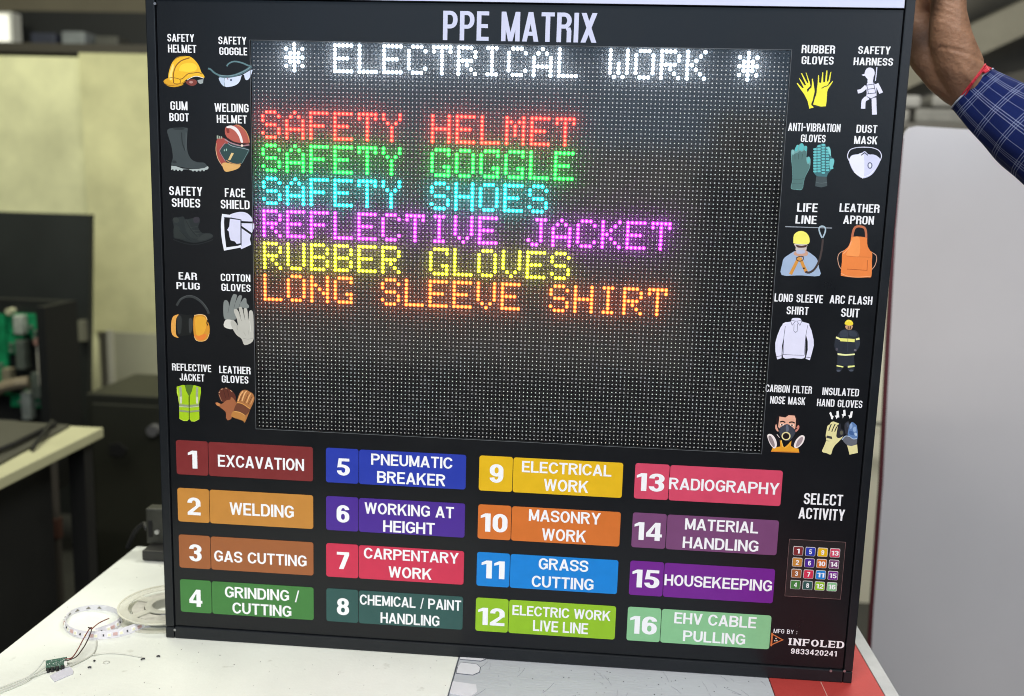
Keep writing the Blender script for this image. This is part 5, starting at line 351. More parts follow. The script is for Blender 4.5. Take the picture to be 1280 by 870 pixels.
 ('leather_apron_picture','orange leather apron picture',[('b86a48',[726,-213.2,726.2,-210.4,726.3,-206.4,726.7,-203,727.1,-200.7,727.6,-199.1,728.3,-198,729.4,-197.3,730.8,-196.9,732.4,-196.8,734.1,-197,735.9,-197.5,737.3,-198.2,738,-199.1,738.5,-200.4,739,-202.4,739.5,-205.8,739.9,-209.7,740.1,-212.6,742.7,-212.5,742.5,-209.6,742.1,-205.6,741.6,-202.1,741,-199.7,740.2,-197.8,738.8,-196.1,736.8,-195,734.5,-194.4,732.3,-194.2,730.2,-194.3,728.2,-194.9,726.4,-196,725.3,-197.8,724.5,-199.9,724,-202.5,723.7,-206.1,723.5,-210.1,723.4,-213.0]),('c99a80',[716.9,-224.4,715.3,-225.1,713.2,-226.3,711.4,-227.8,710.4,-229.7,709.9,-231.9,709.8,-234.4,710.3,-237.2,711.1,-240.2,712.1,-242.8,713.1,-244.7,714.3,-246.1,715,-247,715.6,-246.5,714.9,-245.6,713.8,-244.2,712.8,-242.5,711.9,-240,711.1,-237.1,710.6,-234.4,710.7,-232.1,711.2,-230,712.1,-228.3,713.7,-227,715.7,-225.9,717.3,-225.1]),('c99a80',[749,-226.1,750.4,-226.8,752.3,-227.8,753.7,-229,754.5,-230.3,754.9,-231.9,755.1,-233.8,754.9,-236.1,754.4,-238.7,753.7,-241,752.6,-243,751.2,-244.9,750.2,-246.2,750.8,-246.8,751.9,-245.5,753.3,-243.5,754.5,-241.3,755.2,-238.9,755.7,-236.3,755.9,-233.9,755.7,-231.8,755.2,-230,754.3,-228.4,752.7,-227.1,750.7,-226.1,749.3,-225.4]),('e5813d',[723.8,-210.5,723.8,-209.5,723.9,-208.7,724.8,-208.1,727.3,-207.8,730.7,-207.6,733.9,-207.6,736.5,-207.8,738.8,-208,740.6,-208.4,741.5,-208.8,741.9,-209.3,742.2,-210.4,742.6,-212.5,742.8,-215.1,743.4,-217.6,744.4,-219.9,745.8,-222,747,-223.7,748,-224.5,748.8,-224.9,749.5,-226.2,749.9,-229,750.1,-232.8,750.3,-237.1,750.8,-242.8,751.2,-249.1,751.2,-253.8,750.6,-255.5,749.6,-255.6,747.2,-255.5,743,-255.9,737.4,-256.3,732,-256.4,726.7,-256.1,721.5,-255.6,717.6,-255,715.8,-254.9,715.5,-254.6,715.4,-253,715.2,-248.9,715.3,-243.5,715.4,-238.4,715.1,-234.1,714.8,-230.2,715.2,-226.9,716.8,-224.4,719,-222.4,720.8,-220.5,721.8,-218.6,722.4,-216.9,722.9,-215.2,723.3,-213.5,723.5,-211.9]),('ef9550',[725.4,-209.5,727.8,-207.8,730.7,-207.4,733,-208.7,734.2,-212.2,734.9,-217.4,735.1,-222.1,735.3,-225.9,735,-229.2,733.9,-231.5,731.6,-232,728.6,-231.3,725.7,-230.7,723.2,-230.7,720.9,-230.6,719.5,-229.9,719.7,-228.1,720.8,-225.6,722,-222.5,722.9,-218.1,723.9,-213.1]),('f0a878',[716.7,-228.8,718.3,-227,720.4,-224.5,722.3,-221.7,723.5,-218.7,724.3,-215.5,724.9,-213.2,724,-213,723.4,-215.2,722.6,-218.3,721.5,-221.3,719.7,-223.9,717.5,-226.4,716,-228.1]),('b35a26',[722,-246.9,745.9,-247.6,745.3,-235.2,744.6,-235.2,745.1,-246.8,722,-246.1]),('c96a30',[719.6,-231.2,729.9,-231.9,748.7,-231.7,748.7,-231.2,729.9,-231.3,719.6,-230.7]),('f3b083',[715.7,-252.2,717.9,-253.2,721.1,-254.6,724.7,-255.6,728.6,-256,732.7,-256,737.1,-255.9,742,-255.4,747.1,-254.8,750.7,-254.3,750.6,-253.7,747,-254.2,741.9,-254.8,737,-255.3,732.7,-255.4,728.6,-255.4,724.8,-255,721.3,-254,718.1,-252.6,715.9,-251.7])]),
 ('long_sleeve_shirt_picture','white long sleeve shirt picture',[('dcdcf2',[661.2,-312.2,661.9,-311.1,661.9,-309.7,662.4,-308.6,663.6,-308,665.2,-307.7,666.8,-307.6,668.7,-307.5,670.8,-307.7,672.4,-308.2,673.1,-309.2,673.5,-310.5,674.4,-311.7,676.5,-312.4,679.2,-312.9,681.3,-313.5,682.6,-313.9,683.3,-314.4,683.5,-316,682.7,-318.9,681.4,-322.8,680.4,-327.4,680.3,-333.4,680.6,-340.2,680.9,-346.1,681.2,-350.6,681.5,-354.1,680.5,-356.5,677.1,-357.4,672.3,-357.2,667.6,-356.9,663,-357.6,658.5,-358.2,655.3,-356.6,654.1,-351.4,654.2,-344,654.5,-336.8,654.8,-330.2,655.2,-323.9,655.2,-319.2,654,-317.1,652.3,-316.7,651.4,-316.2,651.9,-315.3,653.2,-314.3,654.8,-313.5,656.9,-313.1,659.3,-312.8]),('dcdcf2',[653.3,-314.6,655.3,-317.1,654.9,-328.5,652.9,-342.1,653.5,-357.7,648.4,-359.5,645.6,-349.7,644.6,-339.3,646.4,-329.9,649.7,-319.4]),('dcdcf2',[682.3,-313.9,686.5,-322,689.9,-333.3,690.7,-340.5,689.2,-349.9,687.4,-358.8,682.2,-357,683.9,-346,683,-335.6,680.7,-328.5,681.1,-317.1]),('5a5c74',[654.8,-318.1,654.1,-330.6,655,-353.5,655.5,-353.5,654.6,-330.6,655.4,-318.2]),('5a5c74',[681.3,-316,680,-328.5,679.8,-335.7,680.1,-352.4,680.6,-352.4,680.3,-335.8,680.5,-328.5,681.8,-316.1]),('4a4c64',[655,-353.2,667.3,-353.4,680.4,-353.1,680.4,-352.6,667.3,-352.9,655,-352.7]),('5a5c74',[660.7,-311.8,663,-317.3,666.6,-312.2,666.2,-311.9,663.1,-316.3,661.2,-311.6]),('5a5c74',[673.9,-311.1,672.2,-316.1,668.9,-311.8,668.5,-312.1,672.4,-317.1,674.4,-311.3]),('5a5c74',[665.1,-316.7,665.3,-323.5,667.7,-325.7,669.9,-323.9,669.6,-314.5,669.1,-314.5,669.4,-323.6,667.7,-325.1,665.8,-323.3,665.6,-316.7]),('5a5c74',[665,-314.7,665.2,-317.7,665.6,-317.7,665.4,-314.6]),('5a5c74',[662.2,-310.8,663.5,-311.1,665.2,-311.5,667.1,-311.7,669.2,-311.4,671.4,-311,672.9,-310.6,672.8,-310.2,671.3,-310.6,669.2,-311,667.1,-311.3,665.3,-311.1,663.5,-310.7,662.3,-310.4]),('4a4c64',[647.4,-356.1,653.3,-354.8,653.2,-354.3,647.3,-355.6]),('4a4c64',[682,-355.2,687.6,-355.6,687.6,-355.1,682.1,-354.6])]),
 ('arc_flash_suit_picture','dark arc flash suit picture',[('262b35',[720,-322.7,721.1,-321.4,722.6,-320.2,724.7,-319.4,728.1,-319.1,732.2,-319.2,735.7,-319.5,737.9,-319.9,739.5,-320.6,740.8,-321.8,742.1,-323.8,743.1,-326.3,743.9,-328.9,744.6,-331.6,745.1,-334.5,745.1,-337.1,744.6,-339.6,743.7,-341.8,742.7,-343.4,741.7,-344,740.6,-344,739.8,-344.6,739.4,-346,739.3,-348,739.3,-350.8,739.8,-355.1,740.6,-360.1,741,-364.3,741,-367,740.7,-368.9,740,-370.1,738.6,-370.6,736.7,-370.4,735,-369.8,733.7,-368.2,732.6,-366.2,731.5,-364.7,730.5,-364.2,729.6,-364.2,728.5,-364.8,727.5,-366.6,726.3,-369,725,-370.7,723.3,-371.4,721.3,-371.4,720,-370.4,719.7,-368.1,720,-364.7,720.2,-361,720,-356.8,719.7,-352.2,719.2,-348.6,718.5,-346.7,717.6,-345.7,716.8,-344.6,716.1,-343.1,715.3,-341.4,714.9,-339.5,714.9,-336.8,715.2,-333.7,715.7,-331.1,716.3,-329.4,717.1,-328.2,717.9,-326.9,718.5,-325.5,719.1,-324.0]),('343b47',[720.9,-321.6,722.8,-320.5,725.6,-319.9,727.8,-320.3,729,-322.3,729.7,-325.2,729.4,-327.5,727.2,-328.7,723.9,-329.2,721.5,-328.8,720.5,-326.9,720.3,-323.9]),('333a46',[730.8,-320.7,733,-320.4,736.3,-321,738.8,-321.9,740.2,-323.5,740.7,-325.6,740.3,-327,738.1,-327.6,734.8,-327.5,732.3,-326.8,731,-325,730.3,-322.4]),('2f3541',[739.2,-332.2,740.6,-331.5,742.7,-332,744.3,-333,744.8,-334.5,744.7,-336.4,744.2,-338.2,743.4,-340.2,742.2,-342.2,741.1,-342.5,740.1,-339.7,739.3,-335.4]),('6a6670',[741.7,-344,741.6,-344.6,741.2,-345.2,740.6,-345.5,739.8,-345.5,739.1,-345.3,738.6,-344.8,738.4,-344.1,738.5,-343.5,738.9,-343,739.6,-342.7,740.3,-342.7,741,-342.9,741.5,-343.4]),('4c4a54',[719.8,-343.9,719.7,-344.7,719.3,-345.4,718.8,-345.8,718.1,-345.8,717.5,-345.5,717,-344.8,716.8,-344,716.9,-343.2,717.2,-342.6,717.8,-342.2,718.5,-342.1,719.1,-342.5,719.6,-343.1]),('c79a74',[726.3,-314.4,728.6,-313.9,731.9,-313.7,734.2,-314.1,734.7,-315.3,734.3,-317.1,733.6,-318.5,732.8,-319.3,731.8,-319.6,730.7,-319.7,729.4,-319.5,728.1,-319,727.1,-318.3,726.3,-317.1,725.8,-315.5]),('2a1c18',[728.8,-315.1,729.8,-315.1,730.2,-319.2,728.9,-319.3]),('2a1c18',[731.1,-315,732.5,-315,732.4,-319.1,731.1,-319.2]),('efd73a',[724.9,-312.7,724.8,-311.4,725.4,-309.8,726.3,-308.6,727.2,-307.8,728.3,-307.4,729.4,-307.3,730.7,-307.5,732.1,-308,733.2,-308.8,734.2,-310.1,734.9,-311.6,734.9,-312.8,733.8,-313.6,732.1,-314.1,730.2,-314.3,728.3,-314.1,726.2,-313.5]),('f7ea80',[727.1,-310.3,727.8,-309.8,728.8,-309.1,729.8,-308.7,730.6,-309,731.5,-309.5,732.2,-309.9,732.5,-309.4,731.8,-309,730.8,-308.4,729.7,-308.1,728.6,-308.6,727.5,-309.3,726.7,-309.8]),('e4e27a',[720.6,-330.1,738.4,-330.4,738.4,-334.3,721.4,-333.8]),('efeea0',[716.3,-328.2,721.1,-330.1,720.8,-332.2,715.8,-330.3]),('efeea0',[739.5,-329.9,743.4,-328.4,744.1,-331,739.7,-332.0]),('e9ecaa',[719.4,-348.6,729.2,-349.4,739.9,-348.2,739.8,-350,729.4,-351.3,719.9,-350.9]),('e4e88e',[719.6,-363.2,727.7,-364.4,727.6,-365.9,719.7,-364.8]),('e4e88e',[732.9,-363.6,740.9,-362.7,741,-364.5,733.1,-365.9]),('4c5260',[725,-370,724.8,-370.6,724.1,-371,723.1,-371.3,722,-371.4,721,-371.2,720.3,-370.8,720,-370.2,720.2,-369.7,720.8,-369.2,721.8,-368.9,722.9,-368.9,723.9,-369.1,724.7,-369.5]),('4c5260',[739.9,-369,739.7,-369.6,739.1,-370,738.1,-370.3,737,-370.4,735.9,-370.2,735.2,-369.8,734.9,-369.3,735.1,-368.7,735.8,-368.2,736.8,-367.9,737.9,-367.9,738.9,-368.1,739.6,-368.5]),('454c5a',[729.1,-321.3,729.7,-328.6,730.6,-338.7,731.2,-346,731.7,-346,731.1,-338.7,730.2,-328.6,729.6,-321.3])]),
 ('carbon_filter_nose_mask_picture','carbon filter mask face picture',[('1c0f12',[653.1,-441.3,652.9,-438.7,652.7,-435.5,653,-432.8,653.9,-430.9,655.2,-429.6,656.8,-428.8,658.6,-428.9,660.5,-429.5,662.4,-429.6,664,-428.7,665.5,-427.4,667.3,-426.5,669.7,-426.2,672.3,-426.3,674.5,-426.9,675.9,-428.2,676.9,-429.9,677.9,-431.5,679,-432.9,680,-434.1,680.7,-435.7,681.1,-437.7,681,-440,680.7,-442.1,680.7,-443.8,680.4,-445.3,678,-446.5,671.6,-447.3,663.1,-447.7,656.6,-447.5,654.2,-446.7,653.9,-445.2,653.8,-443.9,653.4,-443.2,653.2,-442.6]),('d9a08c',[652.2,-442.9,652.4,-441.7,652.8,-440.6,653.2,-440.2,653.7,-441.1,654.3,-442.7,654.9,-444.4,655.6,-446.1,656.4,-447.9,656.7,-449.1,656.5,-449.6,655.9,-449.6,655.2,-449.2,654.5,-448.6,653.6,-447.7,653,-446.7,652.5,-445.5,652.3,-444.2]),('c98272',[678.7,-441.6,679.4,-440.6,680.1,-440.3,680.6,-440.5,681.1,-441.2,681.4,-442.3,681.4,-443.6,680.9,-445.1,680,-446.8,679.1,-448,678.1,-448.8,676.9,-449.2,676.3,-448.7,676.7,-446.7,677.7,-443.8]),('e3ac93',[656.4,-430.5,663.6,-431.4,667.4,-428.3,674.6,-428.5,676.4,-432.7,676.7,-443.3,676,-446.6,657.6,-446.4,655.8,-443.3]),('1c0f12',[658,-438.1,658.8,-437.8,659.9,-437.4,660.9,-437.2,661.8,-437.5,662.9,-438,663.7,-438.5,664.4,-437,663.6,-436.6,662.3,-436,660.9,-435.6,659.5,-435.8,658.3,-436.3,657.4,-436.6]),('1c0f12',[668.9,-438.3,669.8,-438,671.1,-437.6,672.1,-437.4,673.2,-437.7,674.4,-438.2,675.2,-438.6,675.8,-437.1,674.9,-436.7,673.6,-436.1,672.2,-435.8,670.7,-436,669.3,-436.5,668.4,-436.8]),('f3e6dc',[662.5,-440.6,662.2,-441.1,661.6,-441.6,660.6,-441.9,659.5,-441.9,658.6,-441.7,657.8,-441.4,657.6,-440.9,657.8,-440.3,658.4,-439.9,659.4,-439.6,660.5,-439.6,661.5,-439.7,662.2,-440.1]),('4a2a20',[661.1,-440.7,661.1,-441.2,660.8,-441.5,660.3,-441.8,659.8,-441.8,659.4,-441.6,659,-441.3,658.9,-440.8,659,-440.3,659.2,-439.9,659.7,-439.7,660.2,-439.7,660.6,-439.9,661,-440.2]),('f3e6dc',[674.7,-440.5,674.5,-441.1,673.8,-441.5,672.9,-441.8,671.8,-441.8,670.8,-441.7,670.1,-441.3,669.8,-440.8,670,-440.3,670.7,-439.8,671.6,-439.6,672.7,-439.5,673.7,-439.7,674.4,-440.0]),('4a2a20',[673.4,-440.6,673.3,-441.1,673,-441.5,672.6,-441.7,672.1,-441.7,671.6,-441.5,671.3,-441.2,671.1,-440.7,671.2,-440.3,671.5,-439.9,671.9,-439.6,672.4,-439.6,672.9,-439.8,673.2,-440.2]),('3b3f4b',[656.8,-446.5,658,-444.4,660.2,-442.7,662.3,-441.4,663.8,-440.4,665.1,-439.7,666.5,-439.6,668.1,-439.9,669.8,-440.8,671.5,-442,673.6,-443.6,675.7,-445.5,677.1,-447.6,677.2,-449.7,676.5,-451.9,675.5,-454.1,674.3,-456.4,672.7,-458.6,670.9,-460.2,668.9,-461,666.8,-461.1,664.8,-460.5,662.9,-459.2,661.2,-457.2,659.7,-454.9,658.3,-452.2,657,-449.1]),('5d6474',[665.3,-440.7,665.9,-440,666.6,-440,667.4,-440.6,668,-442.3,668.6,-444.8,668.9,-446.9,668.4,-448.5,667.6,-449.8,666.9,-450.2,666.2,-449.4,665.6,-447.8,665.2,-446,665,-444.1,665.1,-442.1]),('141014',[654.5,-444.3,655.6,-445.3,657.2,-446.8,658.3,-447.8,659,-447,657.9,-446,656.3,-444.5,655.2,-443.5]),('141014',[678.5,-443.3,677.3,-444.4,675.8,-445.7,674.7,-446.7,675.3,-447.6,676.5,-446.6,678,-445.2,679.2,-444.2]),('e3d79a',[671.7,-454.5,671.3,-456.9,669.9,-458.8,667.8,-459.9,665.3,-460.1,663,-459.1,661.4,-457.4,660.7,-455.1,661,-452.7,662.4,-450.8,664.6,-449.6,667,-449.5,669.3,-450.4,671,-452.2]),('1c1414',[670.2,-454.6,670,-456.3,668.9,-457.7,667.4,-458.6,665.6,-458.7,663.9,-458,662.6,-456.7,662.1,-455,662.4,-453.3,663.4,-451.8,665,-451,666.8,-450.9,668.5,-451.6,669.7,-452.9]),('141218',[649.9,-453.2,651.3,-452.7,653.3,-453.8,655.1,-455.1,656.8,-456.4,658.4,-458.1,659.6,-460.3,660.4,-463.5,660.7,-467.2,660.3,-469.9,658.8,-471.3,656.4,-471.7,654.3,-471.3,652.5,-470,650.8,-467.9,649.7,-465.1,649.2,-461,649.3,-456.4]),('141218',[672.9,-459.6,674,-457.3,675.7,-455.4,677.6,-454,679.5,-452.6,681.5,-451.6,682.6,-452.7,681.9,-457.4,680.3,-464.1,678.7,-469,677.3,-470.6,675.8,-470.4,674.6,-469.2,673.6,-466.6,672.9,-462.9]),('e09c2a',[649.4,-475.3,651.1,-470.4,660.2,-468.3,659,-459.2,663.7,-467.6,665.4,-469.1,669.2,-465.2,673.1,-460.1,672.9,-467.1,676.7,-469.1,682.4,-469.9,683.8,-475.0]),('f4c860',[660.2,-460.4,661,-462.9,662.1,-466.3,662.9,-468.8,663.8,-468.6,663,-466,661.9,-462.6,661.1,-460.1]),('f0b848',[671.6,-461.6,671,-463.2,670.1,-465.3,669.1,-467,667.8,-468,666.3,-468.8,665.3,-469.3,665.6,-470.1,666.7,-469.6,668.2,-468.8,669.7,-467.6,670.8,-465.7,671.8,-463.5,672.4,-462.0]),('c97a2c',[649.3,-474.3,683.7,-473.9,683.8,-475.2,649.4,-475.6]),('e6dcda',[643.3,-455.2,643.8,-454.1,644.7,-453.3,645.7,-452.9,647,-453,648.5,-453.4,650,-454.3,651.4,-455.7,652.8,-457.5,653.9,-459.5,654.9,-461.6,655.6,-463.8,655.9,-465.8,655.8,-467.6,655.3,-469.1,654.7,-470.2,654,-470.9,653.2,-471.2,652.2,-470.9,650.8,-469.8,649.2,-468.1,647.7,-466.3,646.6,-464.2,645.5,-462,644.7,-460,644,-458.2,643.5,-456.5]),('8f8284',[645,-456.2,645.5,-455.5,646.4,-455.2,647.5,-455.5,648.6,-456.6,649.8,-458.3,650.9,-460.2,652,-462.5,652.9,-465,653.4,-467,653.4,-468.4,652.8,-469.3,652.1,-469.5,651.1,-468.7,649.9,-467.3,648.7,-465.7,647.6,-464,646.6,-462.2,645.8,-460.4,645.2,-458.8,644.9,-457.3]),('e6dcda',[676.4,-465.9,676.8,-463.5,677.7,-460.7,678.9,-458.2,680.4,-456.2,682.1,-454.4,683.6,-453.2,685,-452.6,686.2,-452.6,687.2,-453,688,-453.5,688.6,-454.3,688.9,-455.6,688.7,-457.5,688.2,-459.9,687.4,-462.1,686.4,-464,685.1,-465.7,683.7,-467.1,682,-468.3,680.2,-469.3,678.7,-469.5,677.6,-468.9,676.7,-467.6]),('9c8c90',[679,-465.7,679.3,-464,679.8,-461.8,680.6,-459.7,681.7,-458,683.1,-456.3,684.3,-455.3,685.4,-454.8,686.3,-455,686.9,-455.7,686.9,-457.1,686.4,-459.1,685.8,-461.1,684.9,-462.9,683.7,-464.7,682.6,-466.1,681.5,-467,680.4,-467.5,679.6,-467.6,679.2,-467.4,678.9,-466.8]),('e9ddd8',[654.7,-453.2,655.7,-454.4,657.1,-456.1,658.1,-457.3,658.6,-456.9,657.6,-455.7,656.2,-454,655.2,-452.8])]),
 ('insulated_hand_gloves_picture','cream and blue insulated hand gloves picture',[('f2f2f2',[715.8,-423.3,717.7,-421.6,719.9,-426.3,721.4,-427.1,720.5,-431,718.6,-430.6,718.2,-428,716.4,-424.3]),('f2f2f2',[724.2,-420.8,726.6,-419.8,728.3,-428,726.3,-428.3,725,-430.5,724.3,-428.4,722.7,-426.2,724.9,-425.8]),('f2f2f2',[732.1,-418.8,734.6,-418.2,735.8,-425.7,733.8,-425.8,732.5,-429.1,732,-425.9,730.6,-424.5,732.8,-423.5]),('f2f2f2',[741.3,-420.2,743.8,-419.6,743.2,-427.5,741.5,-428,740.8,-429.3,739.8,-426.4,738.2,-425.6,740.7,-424.7]),('ddd69c',[714.2,-446.8,714.4,-444.2,714.6,-441.4,715.1,-439.3,715.8,-438.3,716.7,-438,717.5,-437.6,717.9,-436.7,718.3,-435.7,718.8,-434.8,719.6,-434.3,720.7,-433.8,721.7,-433.6,722.7,-433.7,723.7,-434.1,724.8,-434.5,726.4,-435,728.2,-435.5,729.5,-436.4,730.4,-437.9,730.9,-439.8,731,-441.7,730.5,-443.5,729.6,-445.3,728.9,-447.1,728.7,-449.2,728.7,-451.2,729.4,-452.4,731.1,-452.2,733.5,-451.3,734.8,-451.1,734.5,-452.4,733.3,-454.4,731.7,-456.6,730,-458.8,727.9,-461.1,726.2,-463.3,725.1,-465.2,724.3,-466.9,723.6,-468.8,723.2,-471.2,722.8,-473.7,722.1,-475.3,720.7,-475.5,718.8,-474.8,716.9,-474,714.7,-473.6,712.5,-473.2,711.1,-472.1,711.2,-470.2,712.2,-467.6,713.1,-465.1,713.9,-462.5,714.6,-459.8,715,-457.5,714.8,-455.5,714.3,-453.8,713.9,-452.2,713.9,-450.5,714,-448.7]),('26262c',[717.7,-445.7,718,-444.6,718.3,-443,718.7,-441.5,719.1,-439.9,719.7,-438.3,720,-437.2,718.9,-436.7,718.5,-437.8,718,-439.4,717.5,-441.1,717.1,-442.7,716.8,-444.3,716.5,-445.4]),('26262c',[721.3,-446.7,721.7,-445.2,722.3,-443.2,722.9,-441.3,723.5,-439.6,724.1,-438.1,724.6,-437,723.4,-436.4,723,-437.5,722.4,-439.1,721.8,-440.8,721.2,-442.8,720.6,-444.8,720.2,-446.3]),('26262c',[724.8,-446.5,725.1,-445.3,725.5,-443.8,726,-442.2,726.7,-440.6,727.5,-439,728.1,-437.9,727.1,-437.3,726.5,-438.4,725.7,-440.1,724.9,-441.7,724.4,-443.4,724,-445,723.7,-446.1]),('26262e',[726.6,-449.4,726.9,-445.3,727.4,-440.2,728,-436.5,728.8,-435.2,729.8,-435.2,730.5,-435.9,730.9,-437.4,731.1,-439.7,731.5,-441.7,732.5,-442.7,733.7,-443.3,734.7,-444.2,735.5,-445.6,736,-447.3,736.2,-448.9,735.7,-450.2,734.9,-451.3,733.9,-452.2,732.7,-453,731.3,-453.7,730,-454,729,-454,728.1,-453.7,727.4,-453.1,726.9,-452.4,726.6,-451.4]),('5b5a4c',[734.5,-447.1,734.4,-448.3,733.9,-449.3,733.1,-449.8,732.2,-449.9,731.4,-449.4,730.8,-448.5,730.5,-447.3,730.5,-446.1,731,-445.1,731.8,-444.5,732.7,-444.4,733.5,-444.9,734.2,-445.9]),('3a3a3c',[715.1,-451.6,721.3,-452.6,722,-455.8,714.8,-454.5]),('6c6c5c',[715.1,-458.2,716.1,-458.4,717.6,-458.6,718.7,-458.8,718.7,-458.3,717.7,-458.1,716.2,-457.9,715.1,-457.7]),('33343c',[735.2,-437.2,735.4,-435.5,736.1,-434.6,736.9,-434,737.9,-433.1,738.9,-432.5,739.9,-432.7,740.5,-434.1,741.1,-436.3,741.4,-439,741.6,-442.7,741.7,-446.9,741.3,-449.7,740.1,-450.3,738.5,-449.5,737.1,-447.8,736.1,-444.6,735.5,-440.5]),('5d7eb0',[740.6,-441.2,741,-439,741.5,-437.3,742.1,-435.8,742.6,-434.5,743.1,-433.5,743.9,-433.1,745.2,-433.4,746.8,-434.4,748.2,-435.5,749.1,-436.4,749.9,-437.4,750.5,-439.7,751.4,-444.3,752.1,-450.2,752,-454.5,750.8,-455.8,748.9,-455.5,746.8,-454.8,744.5,-454,742.1,-452.7,740.4,-450.8,739.9,-447.9,740.2,-444.3]),('88a4cc',[741.2,-436.9,741.8,-435.7,742.7,-434.8,743.6,-434.7,744.2,-435.6,744.8,-437.3,744.9,-438.9,744.4,-440.4,743.5,-441.7,742.7,-442.2,742,-440.9,741.4,-438.8]),('8fabd0',[745.6,-441,746.3,-439.8,747.4,-438.8,748.4,-438.7,749.2,-440,749.8,-442.2,749.9,-443.9,749.2,-444.8,748,-445.3,747,-445.2,746.2,-444.1,745.7,-442.4]),('3f5f92',[741.9,-444.3,743,-444.1,744.6,-444.5,746,-445.2,746.9,-446.5,747.5,-448.2,747.3,-449.4,745.9,-449.6,743.8,-449.3,742.2,-448.6,741.6,-447.2,741.5,-445.5]),('a9bfd8',[748.1,-446.2,748.8,-446.1,749.9,-446.5,750.7,-447.1,751.1,-448.1,751.2,-449.4,751,-450.3,750.2,-450.4,749.2,-450,748.4,-449.3,748,-448.3,747.9,-447.0]),('404858',[737.5,-435,738.2,-434.3,739.2,-433.9,740,-434.3,740.4,-436,740.6,-438.5,740.5,-440.2,739.9,-440.5,739.1,-440,738.4,-439.2,737.9,-437.9,737.5,-436.2]),('62656f',[734.2,-455.4,734.6,-453.8,735.8,-452.4,737.4,-451.5,739.3,-451.3,741.6,-451.7,743.5,-452.3,744.8,-453.1,745.7,-454.1,746.8,-454.8,748.4,-454.6,750.1,-454.1,751.3,-454.3,752,-456.2,752.1,-458.8,751.4,-460.9,749.2,-462.3,746.2,-463.2,743.5,-463.5,741.5,-463,739.7,-461.9,738.2,-460.6,736.5,-459,734.9,-457.1]),('a8bcd4',[734.1,-456.2,735,-454.8,736.3,-452.9,737.6,-451.6,739,-451.3,740.7,-451.5,742.3,-452,743.7,-452.8,745.1,-453.9,746.7,-454.7,748.6,-454.7,750.4,-454.3,751.7,-453.9,751.4,-453,750.2,-453.3,748.4,-453.7,746.8,-453.8,745.5,-453.1,744.2,-452,742.6,-451.1,740.8,-450.6,739,-450.4,737.1,-450.8,735.6,-452.2,734.2,-454.3,733.3,-455.7]),('ddd69c',[740.4,-462.6,745.5,-463.4,752.4,-460.9,754.1,-471.5,744.4,-474.4,742.3,-467.8])]),
]
CAP = [
 ('SAFETY',-107.3,-73.7,0.7,9.7),
 ('HELMET',-106.9,-71.3,-12.1,-2.8),
 ('SAFETY',-43.6,-8.8,-1.3,7.7),
 ('GOGGLE',-42.7,-8,-13.8,-4.8),
 ('GUM',-105.9,-84.3,-80.3,-69.9),
 ('BOOT',-107.7,-82.9,-93.7,-84.0),
 ('WELDING',-50.2,-7.4,-81.2,-71.1),
 ('HELMET',-47.7,-9.9,-94.5,-84.8),
 ('SAFETY',-110.7,-68.2,-184,-173.0),
 ('SHOES',-107.8,-71.2,-198.4,-187.6),
 ('FACE',-39.4,-13.5,-184.1,-173.4),
 ('SHIELD',-44.9,-8.1,-198.5,-187.7),
 ('EAR',-101.6,-77.8,-289.3,-280.0),
 ('PLUG',-104.9,-74.4,-301.5,-292.7),
 ('COTTON',-46.9,-8.6,-289.1,-279.8),
 ('GLOVES',-46.4,-8.5,-301.6,-292.4),
 ('REFLECTIVE',-113.9,-62.1,-407.1,-397.8),
 ('JACKET',-104.1,-71.5,-419.9,-410.6),
 ('LEATHER',-51.6,-10.3,-407.7,-398.2),
 ('GLOVES',-48.4,-13.4,-420,-410.5),
 ('RUBBER',649.5,687.2,0.9,10.0),
 ('GLOVES',650.4,686.7,-11.4,-2.5),
 ('SAFETY',713.4,749.5,1.2,9.8),
 ('HARNESS',709.3,753.5,-11.3,-2.9),
 ('ANTI-VIBRATION',640.8,700.7,-87.3,-78.0),
 ('GLOVES',656.4,684.7,-99.5,-90.9),
 ('DUST',719,742.5,-87.4,-78.4),
 ('MASK',717.5,743.9,-100.2,-91.2),
 ('LIFE',658.3,682,-180.5,-170.4),
 ('LINE',657.5,682.1,-194.5,-184.8),
 ('LEATHER',707.5,753.4,-179.1,-169.3),
 ('APRON',712.9,748.2,-193.1,-183.2),
 ('LONG SLEEVE',639.8,696.9,-288.6,-278.8),
 ('SHIRT',655.2,681.3,-303.5,-293.9),
 ('ARC FLASH',705,754.9,-288.3,-278.3),
 ('SUIT',719.7,741,-304.1,-293.7),
 ('CARBON FILTER',637.4,692.8,-400.2,-391.0),
 ('NOSE MASK',643.8,686,-414.7,-405.2),
 ('INSULATED',705.5,749.1,-400.9,-391.6),
 ('HAND GLOVES',700.2,754.3,-415.2,-406.0),
 ('SELECT',694,741.4,-540.7,-526.2),
 ('ACTIVITY',689.1,745.4,-559.7,-545.2),
 ('PPE MATRIX',230.7,412.6,8.2,41.6),
 ('MFG BY :',669.9,699.3,-713.9,-708.2),
]
CAPA = [
 ('9833420241',693.6,751,-740.6,-733.3),
]
CAPS = [
 ('INFOLED',689.4,759.2,-729,-719.6),
]
